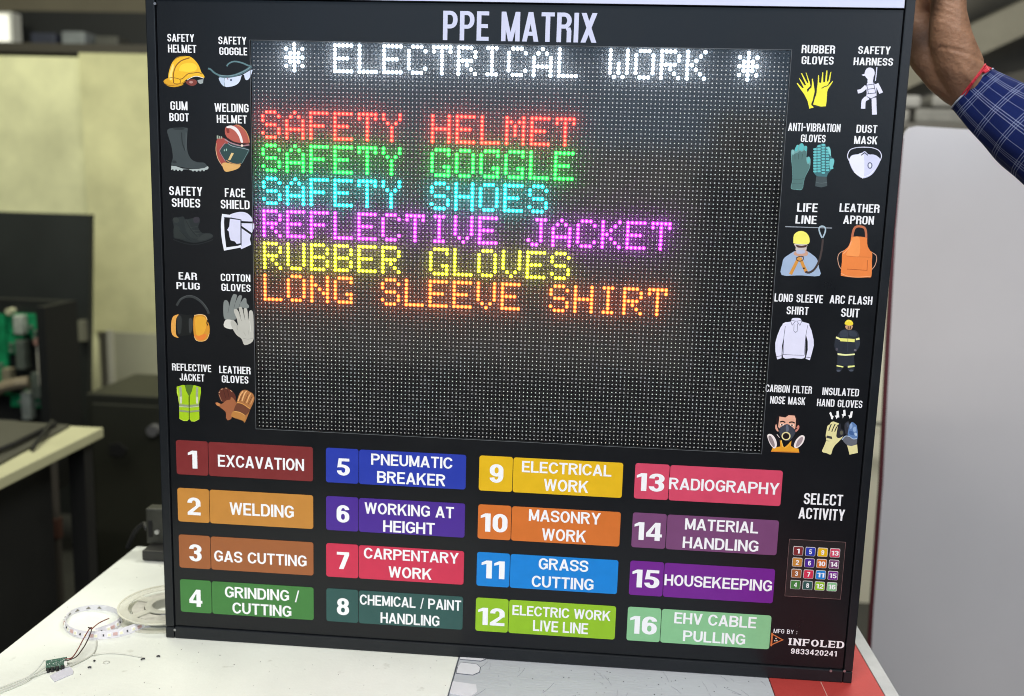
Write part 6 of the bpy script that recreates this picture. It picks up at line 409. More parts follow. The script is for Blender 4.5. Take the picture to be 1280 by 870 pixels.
TILES = [
 ('1','7a2a2c',('1',-95.8,-83.4,-536.5,-512.1),[('EXCAVATION',-55.7,58.8,-532,-516.1)]),
 ('2','c08439',('2',-98.3,-80.6,-600.2,-576.1),[('WELDING',-41.3,44.7,-596.6,-579.8)]),
 ('3','9b5c33',('3',-97.7,-80.9,-664.5,-640.7),[('GAS CUTTING',-63.7,61.3,-662.7,-647.3)]),
 ('4','3f7b3c',('4',-99.4,-81.5,-728.6,-704.4),[('GRINDING /',-50.2,51.1,-712.5,-697.0),('CUTTING',-40.3,40.1,-734.6,-719.0)]),
 ('5','2438a6',('5',102,119,-535.3,-512.5),[('PNEUMATIC',146.8,252.1,-518.8,-503.9),('BREAKER',154.7,243.5,-542.4,-526.7)]),
 ('6','482790',('6',101.6,118.4,-598.9,-575.1),[('WORKING AT',138.5,255.3,-584.8,-569.6),('HEIGHT',163,230.9,-608.2,-592.5)]),
 ('7','c8304f',('7',101.8,118.2,-662.8,-639.3),[('CARPENTARY',137.8,262.7,-646.1,-631.3),('WORK',170.7,227.7,-670.2,-655.0)]),
 ('8','2b5350',('8',101.8,118.2,-727.2,-703.3),[('CHEMICAL / PAINT',132.6,267.3,-710.7,-696.4),('HANDLING',160.5,238.9,-734.5,-719.7)]),
 ('9','dfb315',('9',300.2,317.7,-534.1,-509.6),[('ELECTRICAL',341.1,454.3,-518.2,-503.4),('WORK',369.7,426.1,-541.1,-525.5)]),
 ('10','cf6f2b',('10',290.2,324.8,-600.1,-575.2),[('MASONRY',352,443.5,-582.3,-566.8),('WORK',369.6,425.9,-607.2,-591.3)]),
 ('11','0b7fd2',('11',292.8,322.9,-663.4,-638.8),[('GRASS',366.7,430.5,-646.8,-631.4),('CUTTING',358.5,438.2,-671.3,-655.8)]),
 ('12','8fbd24',('12',289.9,324.7,-728.2,-703.9),[('ELECTRIC WORK',334.7,461.9,-711.6,-698.0),('LIVE LINE',362.2,433.8,-731.9,-716.9)]),
 ('13','cf4764',('13',486.2,520.9,-534.6,-511.1),[('RADIOGRAPHY',526.9,662.9,-530.4,-515.3)]),
 ('14','744470',('14',486.6,521.6,-599.4,-575.5),[('MATERIAL',549.8,640.9,-582.3,-567.4),('HANDLING',548.3,642.7,-606.7,-591.7)]),
 ('15','6f1f8c',('15',487.1,521.8,-663.3,-638.9),[('HOUSEKEEPING',528.2,663.3,-658.2,-643.3)]),
 ('16','86c08e',('16',487.3,521.9,-726.8,-702.0),[('EHV CABLE',543.5,647.3,-709.1,-694.0),('PULLING',556,635,-732.7,-717.9)]),
]


# ================================================================ THE ROOM
floor = MB().box(-7, 6, -7, 7, -.05, 0)
tag(floor.build('floor', mat('floor_concrete', (.030,.030,.026), .7, noise=.35, nscale=2.5, bump=.4, bscale=30)), kind='structure')
wall_m = mat('wall_paint', (.34,.33,.25), .85, noise=.18, nscale=1.3, bump=.15, bscale=12)
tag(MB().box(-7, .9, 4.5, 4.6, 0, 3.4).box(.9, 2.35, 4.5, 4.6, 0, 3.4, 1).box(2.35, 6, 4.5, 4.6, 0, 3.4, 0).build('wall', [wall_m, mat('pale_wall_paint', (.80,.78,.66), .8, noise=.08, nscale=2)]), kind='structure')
tag(MB().box(-7.1, -7, -7, 4.6, 0, 3.4).build('wall', wall_m), kind='structure')
tag(MB().box(6, 6.1, -7, 4.6, 0, 3.4).build('wall', wall_m), kind='structure')
tag(MB().box(-7, 6, -7.1, -7, 0, 3.4).build('wall', mat('rear_wall_paint', (.10,.105,.12), .85, noise=.2, nscale=2)), kind='structure')
tag(MB().box(-7, 6, -7, 4.6, 3.4, 3.5).build('ceiling', mat('ceiling_paint', (.30,.28,.24), .9, noise=.2, nscale=2)), kind='structure')

# pale lit area seen between the sign and the glossy panel
# ceiling beams and ducts (far, blurred)
beam_m = mat('beam_paint', (.20,.185,.15), .7, noise=.2, nscale=6)
dark_m = mat('dark_steel', (.012,.013,.014), .6, noise=.3, nscale=8)
o = MB().box(-2.68, -.6, 3.9, 4.0, 2.005, 2.2).build('roller_shutter_box', dark_m)
tag(o, 'dark steel shutter box high on the far wall above the cream boards', 'shutter box')
o = MB().box(-3.3, -.6, 4.02, 4.12, 2.2, 2.9).build('ceiling_bulkhead', mat('bulkhead_paint', (.17,.15,.105), .85, noise=.15, nscale=3))
tag(o, 'brownish bulkhead across the top left corner of the far wall', 'bulkhead')
t = thing('room_light', (-2.83, 3.7, 2.0), 'lit white light box at the left edge above the cream boards', 'light')
MB().box(-3.1, -2.56, 3.70, 3.78, 2.0, 2.16).build('light_housing', mat('white_plastic', (.7,.7,.66), .5), t)
MB().box(-3.08, -2.58, 3.69, 3.70, 2.015, 2.145).build('diffuser', mat('lamp_diffuser', (.8,.8,.75), .5, emit=(1,.97,.82), es=1.1), t)
for i, (x, z, w, c) in enumerate(((-2.38, 1.99, .13, (.03,.035,.06)), (-2.22, 2.0, .12, (.22,.24,.25)), (-2.05, 1.98, .12, (.08,.08,.07)))):
    o = MB().box(x, x+w, 3.55, 3.68, 1.93, z+.05, bev=.01).build('storage_box', mat('box_%d' % i, c, .6, noise=.3, nscale=9))
    tag(o, ['dark blue box on the high ledge beside the wall light', 'pale grey box on the high ledge, middle of three', 'dull olive box on the high ledge nearest the sign'][i], 'box', 'boxes on the high ledge')
o = MB().box(-3.4, -1.2, 3.05, 3.75, 1.885, 1.925).build('high_ledge', mat('ledge_wood', (.035,.03,.022), .6))
tag(o, 'dark narrow ledge running along the top of the cream boards', 'ledge')
# three diagonal roof beams top right
for i, (a, b, w, c) in enumerate((((1.72, 3.6, 1.88), (3.2, 3.6, 2.62), .10, (.30,.28,.21)), ((1.7, 3.7, 1.74), (3.4, 3.7, 2.2), .05, (.12,.11,.09)), ((1.8, 3.5, 2.14), (2.6, 3.5, 2.62), .06, (.10,.09,.075)))):
    o = MB().tube([a, b], w, seg=4).build('roof_beam', mat('roof_beam_%d' % i, c, .7, noise=.2, nscale=5))
    tag(o, ['broad pale diagonal roof beam behind the wrist', 'thin dark diagonal beam under the broad pale beam', 'dark diagonal beam at the top right corner'][i], 'beam', 'roof beams')
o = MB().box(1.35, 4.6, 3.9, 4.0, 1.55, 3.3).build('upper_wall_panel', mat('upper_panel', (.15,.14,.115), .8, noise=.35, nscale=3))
tag(o, 'brown shaded wall cladding at the top right behind the arm', 'wall cladding')
sh = thing('storage_rack', (1.9, 3.0, 0), 'steel rack behind the hand with stacked pale bundles', 'rack')
for z in (1.66, 1.43): MB().box(1.45, 2.6, 2.9, 3.2, z-.02, z).build('shelf', mat('rack_steel', (.14,.13,.11), .5), sh)
for x in (1.46, 2.57): MB().box(x, x+.03, 2.9, 2.94, 0, 1.95).build('upright', mat('rack_steel'), sh)
bn = [(1.50,1.68,1.66,.055),(1.70,1.93,1.66,.06),(1.50,1.72,1.72,.05),(1.76,1.95,1.725,.05),(1.50,1.70,1.43,.07),(1.72,1.92,1.43,.07),(1.5,1.74,1.505,.06),(1.76,1.96,1.505,.055)]
nm = ['left bundle lying on the top shelf beside the hand','right bundle lying on the top shelf below the wrist','left bundle of the upper layer on the top shelf','right bundle of the upper layer on the top shelf','left bundle lying on the lower shelf','right bundle lying on the lower shelf','left bundle of the upper layer on the lower shelf','right bundle of the upper layer on the lower shelf']
for i, (x0, x1, z, h) in enumerate(bn):
    o = MB().box(x0, x1, 2.92, 3.15, z+.001, z+h, bev=.015).build('wrapped_bundle', mat('bundle_%d' % (i % 3), [(.30,.29,.26),(.22,.215,.19),(.38,.37,.34)][i % 3], .6, noise=.25, nscale=14))
    tag(o, 'pale wrapped ' + nm[i], 'bundle', 'bundles on the rack')

# leaning boards on the left
cream_m = mat('cream_board', (.66,.655,.40), .75, noise=.30, nscale=2.6, bump=.2, bscale=8)
cream2_m = mat('cream_board_dull', (.56,.545,.31), .75, noise=.30, nscale=3.0, bump=.2, bscale=8)
tag(MB().box(-2.6, -1.765, 2.92, 2.94, .35, 1.852, bev=.004).build('cream_board', cream_m), 'wide pale cream board behind the dark board, left of the pair', 'board', 'cream boards')
tag(MB().prism([(-1.762,.672),(-1.30,.672),(-1.30,1.868),(-1.785,1.868)], 2.90, 2.92).build('cream_board', cream2_m), 'duller cream board hanging lower beside the sign edge', 'board', 'cream boards')
tag(MB().box(-1.53, -1.2, 2.6, 2.62, .44, .722, bev=.003).build('grey_board', mat('grey_board', (.36,.355,.25), .7, noise=.15, nscale=3)), 'small pale grey board below the duller cream board', 'board')
tag(MB().box(-1.548, -1.525, 2.585, 2.6, .44, .73).build('edge_batten', mat('batten_white', (.55,.54,.42), .6)), 'thin pale batten standing at the left of the grey board', 'batten')
db = thing('dark_board', (-1.9, 2.4, 0), 'large charcoal board leaning in front of the cream boards', 'board')
MB().prism([(-3.2,.0),(-1.565,.0),(-1.497,1.208),(-3.2,1.205)], 2.40, 2.43).build('panel', mat('charcoal_board', (.018,.021,.020), .5, noise=.3, nscale=2), db)
MB().box(-1.55, -1.525, 2.37, 2.398, .72, .80).build('hinge', mat('hinge_grey', (.16,.16,.12), .5), db)
MB().box(-1.60, -1.57, 2.37, 2.398, .30, .45).build('hinge', mat('hinge_grey'), db)

# rack of circuit boards
pr = thing('electronics_cabinet', (-1.6, 1.9, 0), 'black open cabinet full of green circuit boards at the left edge', 'cabinet')
MB().box(-1.95, -1.345, 1.95, 2.0, .3, .93).box(-1.375, -1.345, 1.80, 1.95, .3, .93).build('cabinet_body', mat('black_cabinet', (.008,.009,.009), .5), pr)
gm = mat('pcb_green', (.008,.26,.10), .4, noise=.45, nscale=30)
for x0, x1, z0, z1 in ((-1.555,-1.40,.815,.885),(-1.56,-1.50,.745,.81),(-1.475,-1.405,.80,.812),(-1.56,-1.50,.56,.60),(-1.48,-1.405,.56,.625),(-1.62,-1.565,.60,.88),(-1.51,-1.47,.60,.66)):
    b = MB().box(x0, x1, 1.93, 1.945, z0, z1).build('circuit_board', gm, pr)
    for k in range(3):
        cx = random.uniform(x0+.008, x1-.012); cz = random.uniform(z0+.004, max(z0+.005, z1-.012))
        MB().box(cx, cx+.01, 1.92, 1.93, cz, cz+.009).build('component', mat('component_grey', (.18,.19,.17), .5), b)
for x, z0, z1, c in ((-1.512,.82,.885,'a'),(-1.51,.70,.80,'b'),(-1.435,.645,.80,'c'),(-1.46,.60,.69,'b'),(-1.50,.525,.62,'a'),(-1.565,.62,.70,'d')):
    mm_ = {'a': mat('module_grey', (.38,.42,.36), .5, noise=.4, nscale=40), 'b': mat('module_dull', (.10,.12,.10), .5, noise=.4, nscale=40), 'c': mat('module_white', (.75,.72,.60), .5, noise=.3, nscale=40), 'd': mat('module_tan', (.20,.18,.12), .6)}[c]
    MB().box(x, x+.032, 1.89, 1.925, z0, z1, bev=.004).build('power_module', mm_, pr)
MB().tube([(-1.60,1.88,.61),(-1.55,1.87,.64),(-1.50,1.87,.655),(-1.46,1.88,.66)], .02, seg=8).build('cable_bundle', mat('cable_tan', (.22,.18,.12), .6), pr)
for x in (-1.542, -1.43):
    mb = MB(); cyl(mb, (x, 1.945, .893), .012, .03, 12, axis='y'); mb.build('terminal_knob', mat('knob_cream', (.42,.42,.28), .5), pr)
mb = MB(); cyl(mb, (-1.425, 1.90, .80), .013, .02, 12, axis='y'); mb.build('terminal_knob', mat('knob_pink', (.36,.20,.16), .5), pr)

# second table on the left, with a dark sheet
st_ = thing('side_table', (-1.15, .8, 0), 'cream topped side table in the dark at the left edge', 'table')
MB().box(-1.75, -.757, .42, 1.035, .725, .75, bev=.003).build('tabletop', mat('side_table_top', (.52,.51,.31), .5, noise=.12, nscale=4), st_)
for x, y in ((-.80,.47),(-1.7,.47),(-.80,1.0),(-1.7,1.0)): MB().box(x-.02, x+.02, y-.02, y+.02, 0, .724).build('leg', mat('leg_dark', (.012,.012,.011), .6), st_)
tag(MB().prism([(-1.5,.55),(-.80,.60),(-.835,1.02),(-1.5,1.06)], .7565, .7515, axis='z').build('dark_sheet', mat('olive_sheet', (.062,.06,.042), .6, noise=.2, nscale=5)), 'dark olive sheet lying flat on the cream side table', 'sheet')
tag(MB().tube([(-.86,.62,.763),(-.845,.80,.765),(-.86,1.0,.763)], .006).tube([(-.80,.80,.757),(-.83,.90,.768),(-.88,1.02,.763)], .005).build('black_cable', mat('cable_black', (.008,.008,.008), .5)), 'black cable lying across the edge of the dark sheet', 'cable')
# things below and behind the table
ol = thing('olive_cabinet', (-1.0, 1.62, 0), 'dark olive metal cabinet standing left of the sign', 'cabinet')
MB().box(-1.12, -.75, 1.62, 1.95, 0, .692, bev=.004).build('cabinet_body', mat('olive_metal', (.017,.018,.012), .5, noise=.3, nscale=3), ol)
MB().box(-1.095, -.775, 1.606, 1.618, .04, .665, bev=.003).build('door', mat('olive_door', (.021,.022,.014), .5, noise=.3, nscale=3), ol)
mb = MB(); cyl(mb, (-.893, 1.604, .594), .018, .025, 16, axis='y'); mb.build('knob', mat('knob_steel', (.16,.16,.16), .35, metal=.3), ol)
mb = MB().prism([(1*x, z) for x, z in ((-1.04,.505),(-1.0,.50),(-.985,.525),(-1.01,.545),(-1.04,.54))], 1.600, 1.605); mb.build('handle_recess', mat('recess_black', (.004,.004,.004), .6), ol)
bc = thing('shade_cabinet', (-1.25, .75, 0), 'near black drawer cabinet added to darken the space under the side table', 'cabinet')  # added dark volume that fills in the shade below the tabletop
MB().box(-1.66, -.835, .50, .93, .0, .69, bev=.004).build('cabinet_body', mat('shade_black', (.006,.0065,.006), .6, noise=.3, nscale=6), bc)
for k in range(3): MB().box(-1.64, -.86, .490, .499, .03+.22*k, .23+.22*k, bev=.003).build('drawer', mat('shade_drawer', (.009,.010,.009), .5), bc)
tag(MB().box(-1.42, -1.20, 1.25, 1.40, .0, .66, bev=.01).build('grey_carton', mat('carton_dark', (.012,.013,.012), .7, noise=.3, nscale=5)), 'dark grey carton standing behind the side table', 'carton')
pp = thing('floor_pole', (-1.17, 1.5, 0), 'slim pole with a rusty copper joint beside the olive cabinet', 'pole')
MB().tube([(-1.165,1.5,0),(-1.165,1.5,.55)], .012).build('shaft', mat('pole_cream', (.05,.045,.035), .6), pp)
MB().tube([(-1.165,1.5,.27),(-1.165,1.5,.33)], .018).build('joint', mat('copper_dull', (.06,.025,.015), .5), pp)

# ================================================================ THE WORK TABLE
TT = .75
tb = thing('work_table', (.24, -.05, 0), 'long white work table that the led sign stands on', 'table')
wt = mat('table_white', (.77,.80,.735), .38, noise=.10, nscale=6, bump=.15, bscale=180, stain=(.58,.595,.53))
MB().box(-.322, .2655, -.50, .306, TT-.028, TT, bev=.0015).build('table_board', wt, tb)
gpl = mat('table_grey_laminate', (.47,.495,.53), .32, noise=.10, nscale=7, bump=.2, bscale=90, stretch=(1,4,1))
MB().box(.2667, .6675, -.50, .306, TT-.028, TT-.0004, bev=.0008).build('table_board', gpl, tb)
MB().box(.6683, .806, -.50, .306, TT-.028, TT+.0002, bev=.0008).build('red_board', mat('table_red', (.43,.048,.042), .42, noise=.12, nscale=12, bump=.15, bscale=140), tb)
MB().box(.7325, .7335, -.495, -.004, TT+.00025, TT+.0006).build('tape_seam', mat('seam_pink', (.62,.33,.28), .5), tb)
MB().box(.8065, .824, -.50, .306, TT-.028, TT+.001, bev=.0008).build('edge_strip', mat('edge_alu', (.42,.43,.43), .4, noise=.12, nscale=30), tb)
# white flaps on the grey laminate along the joint
fl = mat('flap_white', (.66,.67,.71), .4, noise=.06, nscale=40)
for q in (((.268,-.030),(.2685,-.0455),(.290,-.0470),(.2975,-.0385),(.2970,-.0260),(.2915,-.0185),(.271,-.0165)),
          ((.2675,.004),(.268,-.0085),(.296,-.0095),(.3015,-.0035),(.303,.004)),
          ((.267,-.066),(.267,-.095),(.293,-.100),(.300,-.088),(.297,-.070))):
    MB().prism(q, TT+.0006, TT-.0003, axis='z').build('white_flap', fl, tb)
for q in (((.268,-.030),(.2685,-.0455),(.290,-.0470),(.2975,-.0385),(.2970,-.0260),(.2915,-.0185),(.271,-.0165)), ((.268,-.0085),(.296,-.0095),(.3015,-.0035))):
    mb = MB(); mb.tube([(a, b, TT+.0004) for a, b in q], .0005, seg=5); mb.build('flap_crease', mat('crease_dark', (.10,.11,.14), .6), tb)
mb = MB().tube([(.2661, -.48, TT+.0001), (.2661, -.08, TT+.0001), (.2658, -.03, TT+.0002), (.2661, 0, TT+.0001)], .0007, seg=5)
mb.build('board_joint', mat('crease_dark'), tb)
for x, y in ((-.28,-.46),(.77,-.46),(-.28,.27),(.77,.27)): MB().box(x-.022, x+.022, y-.022, y+.022, 0, TT-.029).build('leg', mat('table_leg', (.04,.04,.04), .5), tb)
# scratches and crumbs
sc = MB()
for k in range(46):
    x = random.uniform(.30, .66); y = random.uniform(-.16, -.004); L = random.uniform(.004, .03); a = random.uniform(.9, 2.1) if random.random() < .7 else random.uniform(0, 3.1)
    sc.tube([(x, y, TT), (x+L*math.cos(a)*.5+.001, y-abs(L*math.sin(a))*.5, TT), (x+L*math.cos(a), y-abs(L*math.sin(a)), TT)], .00013, seg=4)
tag(sc.build('scratch', mat('scratch_grey', (.26,.27,.31), .6), tb), kind='stuff')
cr_ = MB()
def crumb(x, y, r, n=5):
    h = r*.6; V = []
    for k in range(n):
        a = 2*math.pi*k/n+random.random()*.6; q = r*random.uniform(.6, 1.3); V.append((x+q*math.cos(a), y+q*math.sin(a)*.7, TT))
    cr_.add(V+[(x, y, TT+h+.0004)], [(i, (i+1) % n, n) for i in range(n)])
for k in range(60): crumb(random.uniform(-.30, .26), random.uniform(-.17, -.012), random.uniform(.0003, .0009))
for k in range(14): crumb(random.uniform(-.31, -.13), random.uniform(.06, .28), random.uniform(.0005, .0012))
for k in range(60): crumb(random.gauss(.50, .07), random.uniform(-.09, -.01), random.uniform(.0003, .0009))
tag(cr_.build('crumbs', mat('crumb_dark', (.05,.05,.055), .7)), 'dark crumbs and specks scattered over the work table', 'crumbs', kind='stuff')
def bit(x, y, L, a, label):
    o = MB().tube([(x, y, TT+.001), (x+L*.5*math.cos(a), y+L*.5*math.sin(a), TT+.0022), (x+L*math.cos(a), y+L*math.sin(a), TT+.001)], .0011, seg=6).build('wire_offcut', mat('offcut', (.04,.04,.05), .4, metal=.4))
    tag(o, label, 'wire offcut', 'wire offcuts on the table')
bit(-.1925, -.0950, .004, .1, 'tiny dark wire offcut right of the small circuit board')
bit(-.1370, -.0670, .005, .8, 'thin dark wire offcut at the end of the pale cable')
bit(-.1210, -.0560, .004, .2, 'tiny dark wire offcut nearest the lower left corner of the sign')
bit(-.1935, -.0793, .002, 1.2, 'smallest dark wire offcut between board and washer')
# ring mark: a small clear washer
mb = MB(); mb.tube(spline([(-.1768+.0038*math.cos(a), -.0787+.0034*math.sin(a), TT+.0008) for a in [k*math.pi/5 for k in range(10)]], 2, True)+[], .0005, seg=5, cap=False)
tag(mb.build('clear_washer', mat('washer_clear', (.60,.60,.55), .2)), 'small clear plastic washer on the white table', 'washer')
# ================================================================ THE LED SIGN BOARD
sg = thing('led_sign_board', (.32, .02, TT), 'black framed safety equipment sign with glowing led text held upright on the table', 'led sign')
def S(v): return v/1000
fr_m = mat('frame_black', (.009,.011,.014), .36, spec=.35, noise=.15, nscale=30, bump=.05, bscale=200)
sheen_m = mat('rail_sheen', (.60,.63,.82), .3, spec=.5, noise=.03, nscale=8)
X0, X1, XI0, XI1 = -.1325, .7720, -.1197, .7600
ZB, ZBI, ZTI, ZT = TT+.0005, ZO-.7570, ZO+.0500, ZO+.0640
# frame rails (3 mm proud of the face, small groove between)
MB().box(X0, XI0-.0012, -.003, .052, ZBI-.0010, ZT, bev=.0012).build('frame_rail', fr_m, sg)
MB().box(XI1+.0012, X1, -.003, .052, ZBI-.0010, ZT, bev=.0012).build('frame_rail', fr_m, sg)
MB().box(XI0-.0002, XI1+.0002, -.003, .052, ZB, ZBI-.0012, bev=.0012).build('frame_rail', fr_m, sg)
for a, b in ((X0, XI0-.0012), (XI1+.0012, X1)): MB().box(a, b, -.003, .052, ZB, ZBI-.0022, bev=.0012).build('frame_corner', fr_m, sg)
tr = MB().box(XI0-.0002, XI1-.0008, -.003, .052, ZTI+.0016, ZT-.0002, bev=.001).build('top_rail', fr_m, sg); tr['label'] = 'top rail with its bright reflection painted as a pale lavender strip'
MB().box(XI0+.001, XI1-.0008, -.0042, -.0032, ZTI+.0016, ZT-.0006, bev=.0003).build('rail_sheen_strip', sheen_m, tr)  # bright reflection on the top rail, put into this strip's colour
MB().box(X0+.002, X1-.002, .046, .050, ZB+.002, ZT-.002).build('back_panel', mat('back_steel', (.05,.05,.05), .5), sg)
# groove lip lines and screws
for x, z in ((-.120, ZO+.044), (-.1195, ZO-.7625), (.7445, ZO-.7590), (.7615, ZO-.7580)):
    mb = MB(); cyl(mb, (x, -.0028, z), .0017, .0012, 12, axis='y'); mb.build('screw', mat('screw_steel', (.35,.35,.37), .3, metal=.8), sg)
# printed front: four black panels round the window, as one board
WX0, WX1, WZ0, WZ1 = S(-4.1), S(638.0), ZO+S(-478.8), ZO+S(3.9)
face_m = mat('face_print_black', (.0064,.0074,.0094), .30, spec=.32, noise=.08, nscale=14, bump=.03, bscale=260)
o = [(XI0, ZBI), (XI1, ZBI), (XI1, ZTI), (XI0, ZTI)]; h = [(WX0, WZ0), (WX0, WZ1), (WX1, WZ1), (WX1, WZ0)]
fb = MB(); V = []
for y in (0, .004): V += [(a, y, b) for a, b in o] + [(a, y, b) for a, b in h[:1]+h[3:]+h[2:3]+h[1:2]]
F = []
for i in range(4):
    j = (i+1) % 4
    F += [(i, j, 4+j, 4+i), (8+i, 12+i, 12+j, 8+j), (i, 8+i, 8+j, j), (4+i, 4+j, 12+j, 12+i)]
fb.add(V, F); fb.build('face_panel', face_m, sg)
lip = mat('edge_glint', (.12,.13,.14), .4)  # pale strip stands in for light caught on the cover's bevelled edge
lp = MB().box(WX0-.0004, WX1+.0004, -.0006, .0045, WZ1, WZ1+.0005).box(WX0-.0004, WX1+.0004, -.0006, .0045, WZ0-.0005, WZ0).box(WX0-.0005, WX0, -.0006, .0045, WZ0, WZ1).box(WX1, WX1+.0005, -.0006, .0045, WZ0, WZ1)
lp.build('edge_glint', lip, sg)

# led modules (2 x 3) with raised pixel grid
LY = .012                                         # depth of the led plane behind the face
PIT = .005*(1.1785+LY)/1.1785                     # as measured for this depth
LX0, LZ0 = .4150-.4150*(1.1785+LY)/1.1785, ZO-.1598+.1598*(1.1785+LY)/1.1785
def lx(c): return LX0 + c*PIT
def lz(r): return LZ0 - r*PIT
scr = MB().box(lx(-.5)-.006, lx(127.5)+.006, LY+.012, LY+.016, lz(95.5)-.006, lz(-.5)+.006).build('led_screen', mat('screen_carrier', (.004,.004,.004), .8, spec=.05), sg)
mask_m = mat('pixel_mask', (.006,.0065,.0075), .6, spec=.08, noise=.2, nscale=120)
for r in range(3):
    for c in range(2):
        mb = MB().box(lx(c*64-.5)+.0002, lx(c*64+63.5)-.0002, LY+.0008, LY+.0115, lz(r*32+31.5)+.0002, lz(r*32-.5)-.0002)
        x0, x1, z0, z1 = lx(c*64-.5)+.0004, lx(c*64+63.5)-.0004, lz(r*32+31.5)+.0004, lz(r*32-.5)-.0004
        mb.build('led_module', mask_m, scr)
FONT = {'A': '7C1211127C','B': '7F49494936','C': '3E41414122','E': '7F49494941','F': '7F09090901','G': '3E41415173','H': '7F0808087F','I': '00417F4100','J': '2040413F01','K': '7F08142241','L': '7F40404040','M': '7F021C027F','N': '7F0408107F','O': '3E4141413E','R': '7F09192946','S': '2649494932','T': '03017F0103','U': '3F4040403F','V': '1F2040201F','W': '3F4038403F','Y': '0304780403','*': '2A1C7F1C2A',' ': '0000000000'}
LINES = [('* ELECTRICAL WORK *', 8, 0, 'white'), ('SAFETY HELMET', 2, 16, 'red'), ('SAFETY GOGGLE', 2, 24, 'green'), ('SAFETY SHOES', 2, 32, 'cyan'), ('REFLECTIVE JACKET', 2, 40, 'magenta'), ('RUBBER GLOVES', 2, 48, 'yellow'), ('LONG SLEEVE SHIRT', 2, 56, 'orange')]
LEDC = {'white': ((1,1,1),(.62,.80,1),19,13), 'red': ((1,.09,.055),(1,.012,.009),12,11), 'green': ((.06,1,.06),(.003,1,.05),12,9), 'cyan': ((.08,1,1),(.003,.85,.85),10,10), 'magenta': ((.85,.10,1),(.60,.015,.9),12,11), 'yellow': ((1,1,.07),(.78,.75,.012),10,6), 'orange': ((1,.17,.05),(1,.12,.018),10,7.5)}
lit = set()
def dome(mb, x, z, r, h, seg, mi_core, mi_rim, kc=.5):
    b = len(mb.v)
    for q, y in ((r, 0), (r*.86, -h*.55), (r*kc, -h)):
        for k in range(seg):
            a = 2*math.pi*k/seg; mb.v.append((x+q*math.cos(a), LY+.0006+y, z+q*math.sin(a)))
    for ring in (0, 1):
        for k in range(seg):
            k2 = (k+1) % seg; mb.f.append((b+ring*seg+k, b+ring*seg+k2, b+(ring+1)*seg+k2, b+(ring+1)*seg+k)); mb.m.append(mi_rim)
    mb.f.append(tuple(b+2*seg+k for k in range(seg))); mb.m.append(mi_core)
for s, c0, r0, col in LINES:
    cc = LEDC[col]; mc, mr = led('led_'+col, cc[0], cc[1], cc[2], cc[3]); mb = MB()
    for i, ch in enumerate(s):
        g = FONT[ch]
        for j in range(5):
            b = int(g[j*2:j*2+2], 16)
            for k in range(7):
                if b >> k & 1:
                    c, r = c0+i*6+j, r0+k; lit.add((c, r)); dome(mb, lx(c), lz(r), .00225, .0012, 12, 0, 1, .55)
    o = mb.build('lit_led_text', [mc, mr], scr); o['kind'] = 'stuff'; o['label'] = 'glowing %s led text line' % col
mb = MB(); rr_ = random.Random(3)
for r in range(96):
    for c in range(128):
        if (c, r) in lit: continue
        dome(mb, lx(c), lz(r), .00080, .0004, 8, rr_.choice((0, 0, 0, 1, 2) if (c//64+r//32) % 2 else (0, 1, 1, 2, 0)), 0, .86)
o = mb.build('unlit_led_pixels', [mat('led_package', (.95,.95,.97), .25), mat('led_package_dim', (.78,.78,.80), .25), mat('led_package_warm', (.93,.92,.86), .25)], scr); o['kind'] = 'stuff'
# clear cover sheet: mostly transparent, glossy, with translucency standing in for lens bloom
cm = bpy.data.materials.new('cover_sheet'); cm.use_nodes = True; nt = cm.node_tree; nt.nodes.clear(); N = nt.nodes; K = nt.links
ou = N.new('ShaderNodeOutputMaterial'); tr_ = N.new('ShaderNodeBsdfTransparent'); tl = N.new('ShaderNodeBsdfTranslucent'); gl = N.new('ShaderNodeBsdfGlossy'); geo = N.new('ShaderNodeNewGeometry')
m1 = N.new('ShaderNodeMixShader'); m2 = N.new('ShaderNodeMixShader'); gl.inputs['Roughness'].default_value = .10;
tl.inputs[0].default_value = (1, 1, 1, 1); m1.inputs[0].default_value = .11; tr_.inputs[0].default_value = (.97,.97,.97,1)
K.new(tr_.outputs[0], m1.inputs[1]); K.new(tl.outputs[0], m1.inputs[2]); 
dt = N.new('ShaderNodeVectorMath'); dt.operation = 'DOT_PRODUCT'; K.new(geo.outputs['Incoming'], dt.inputs[0]); K.new(geo.outputs['Normal'], dt.inputs[1])
def mth(op, a, b=0):
    m = N.new('ShaderNodeMath'); m.operation = op
    for q, v in enumerate((a, b)):
        if isinstance(v, (int, float)): m.inputs[q].default_value = v
        else: K.new(v, m.inputs[q])
    return m.outputs[0]
schlick = mth('ADD', mth('MULTIPLY', mth('POWER', mth('SUBTRACT', 1, mth('ABSOLUTE', dt.outputs['Value'])), 5), .955), .048)
K.new(schlick, m2.inputs[0]); K.new(m1.outputs[0], m2.inputs[1]); K.new(gl.outputs[0], m2.inputs[2]); K.new(m2.outputs[0], ou.inputs[0])
MB().add([(WX0+.0002, .0012, WZ0+.0002), (WX1-.0002, .0012, WZ0+.0002), (WX1-.0002, .0012, WZ1-.0002), (WX0+.0002, .0012, WZ1-.0002)], [(0, 1, 2, 3)]).build('cover_sheet', cm, sg)

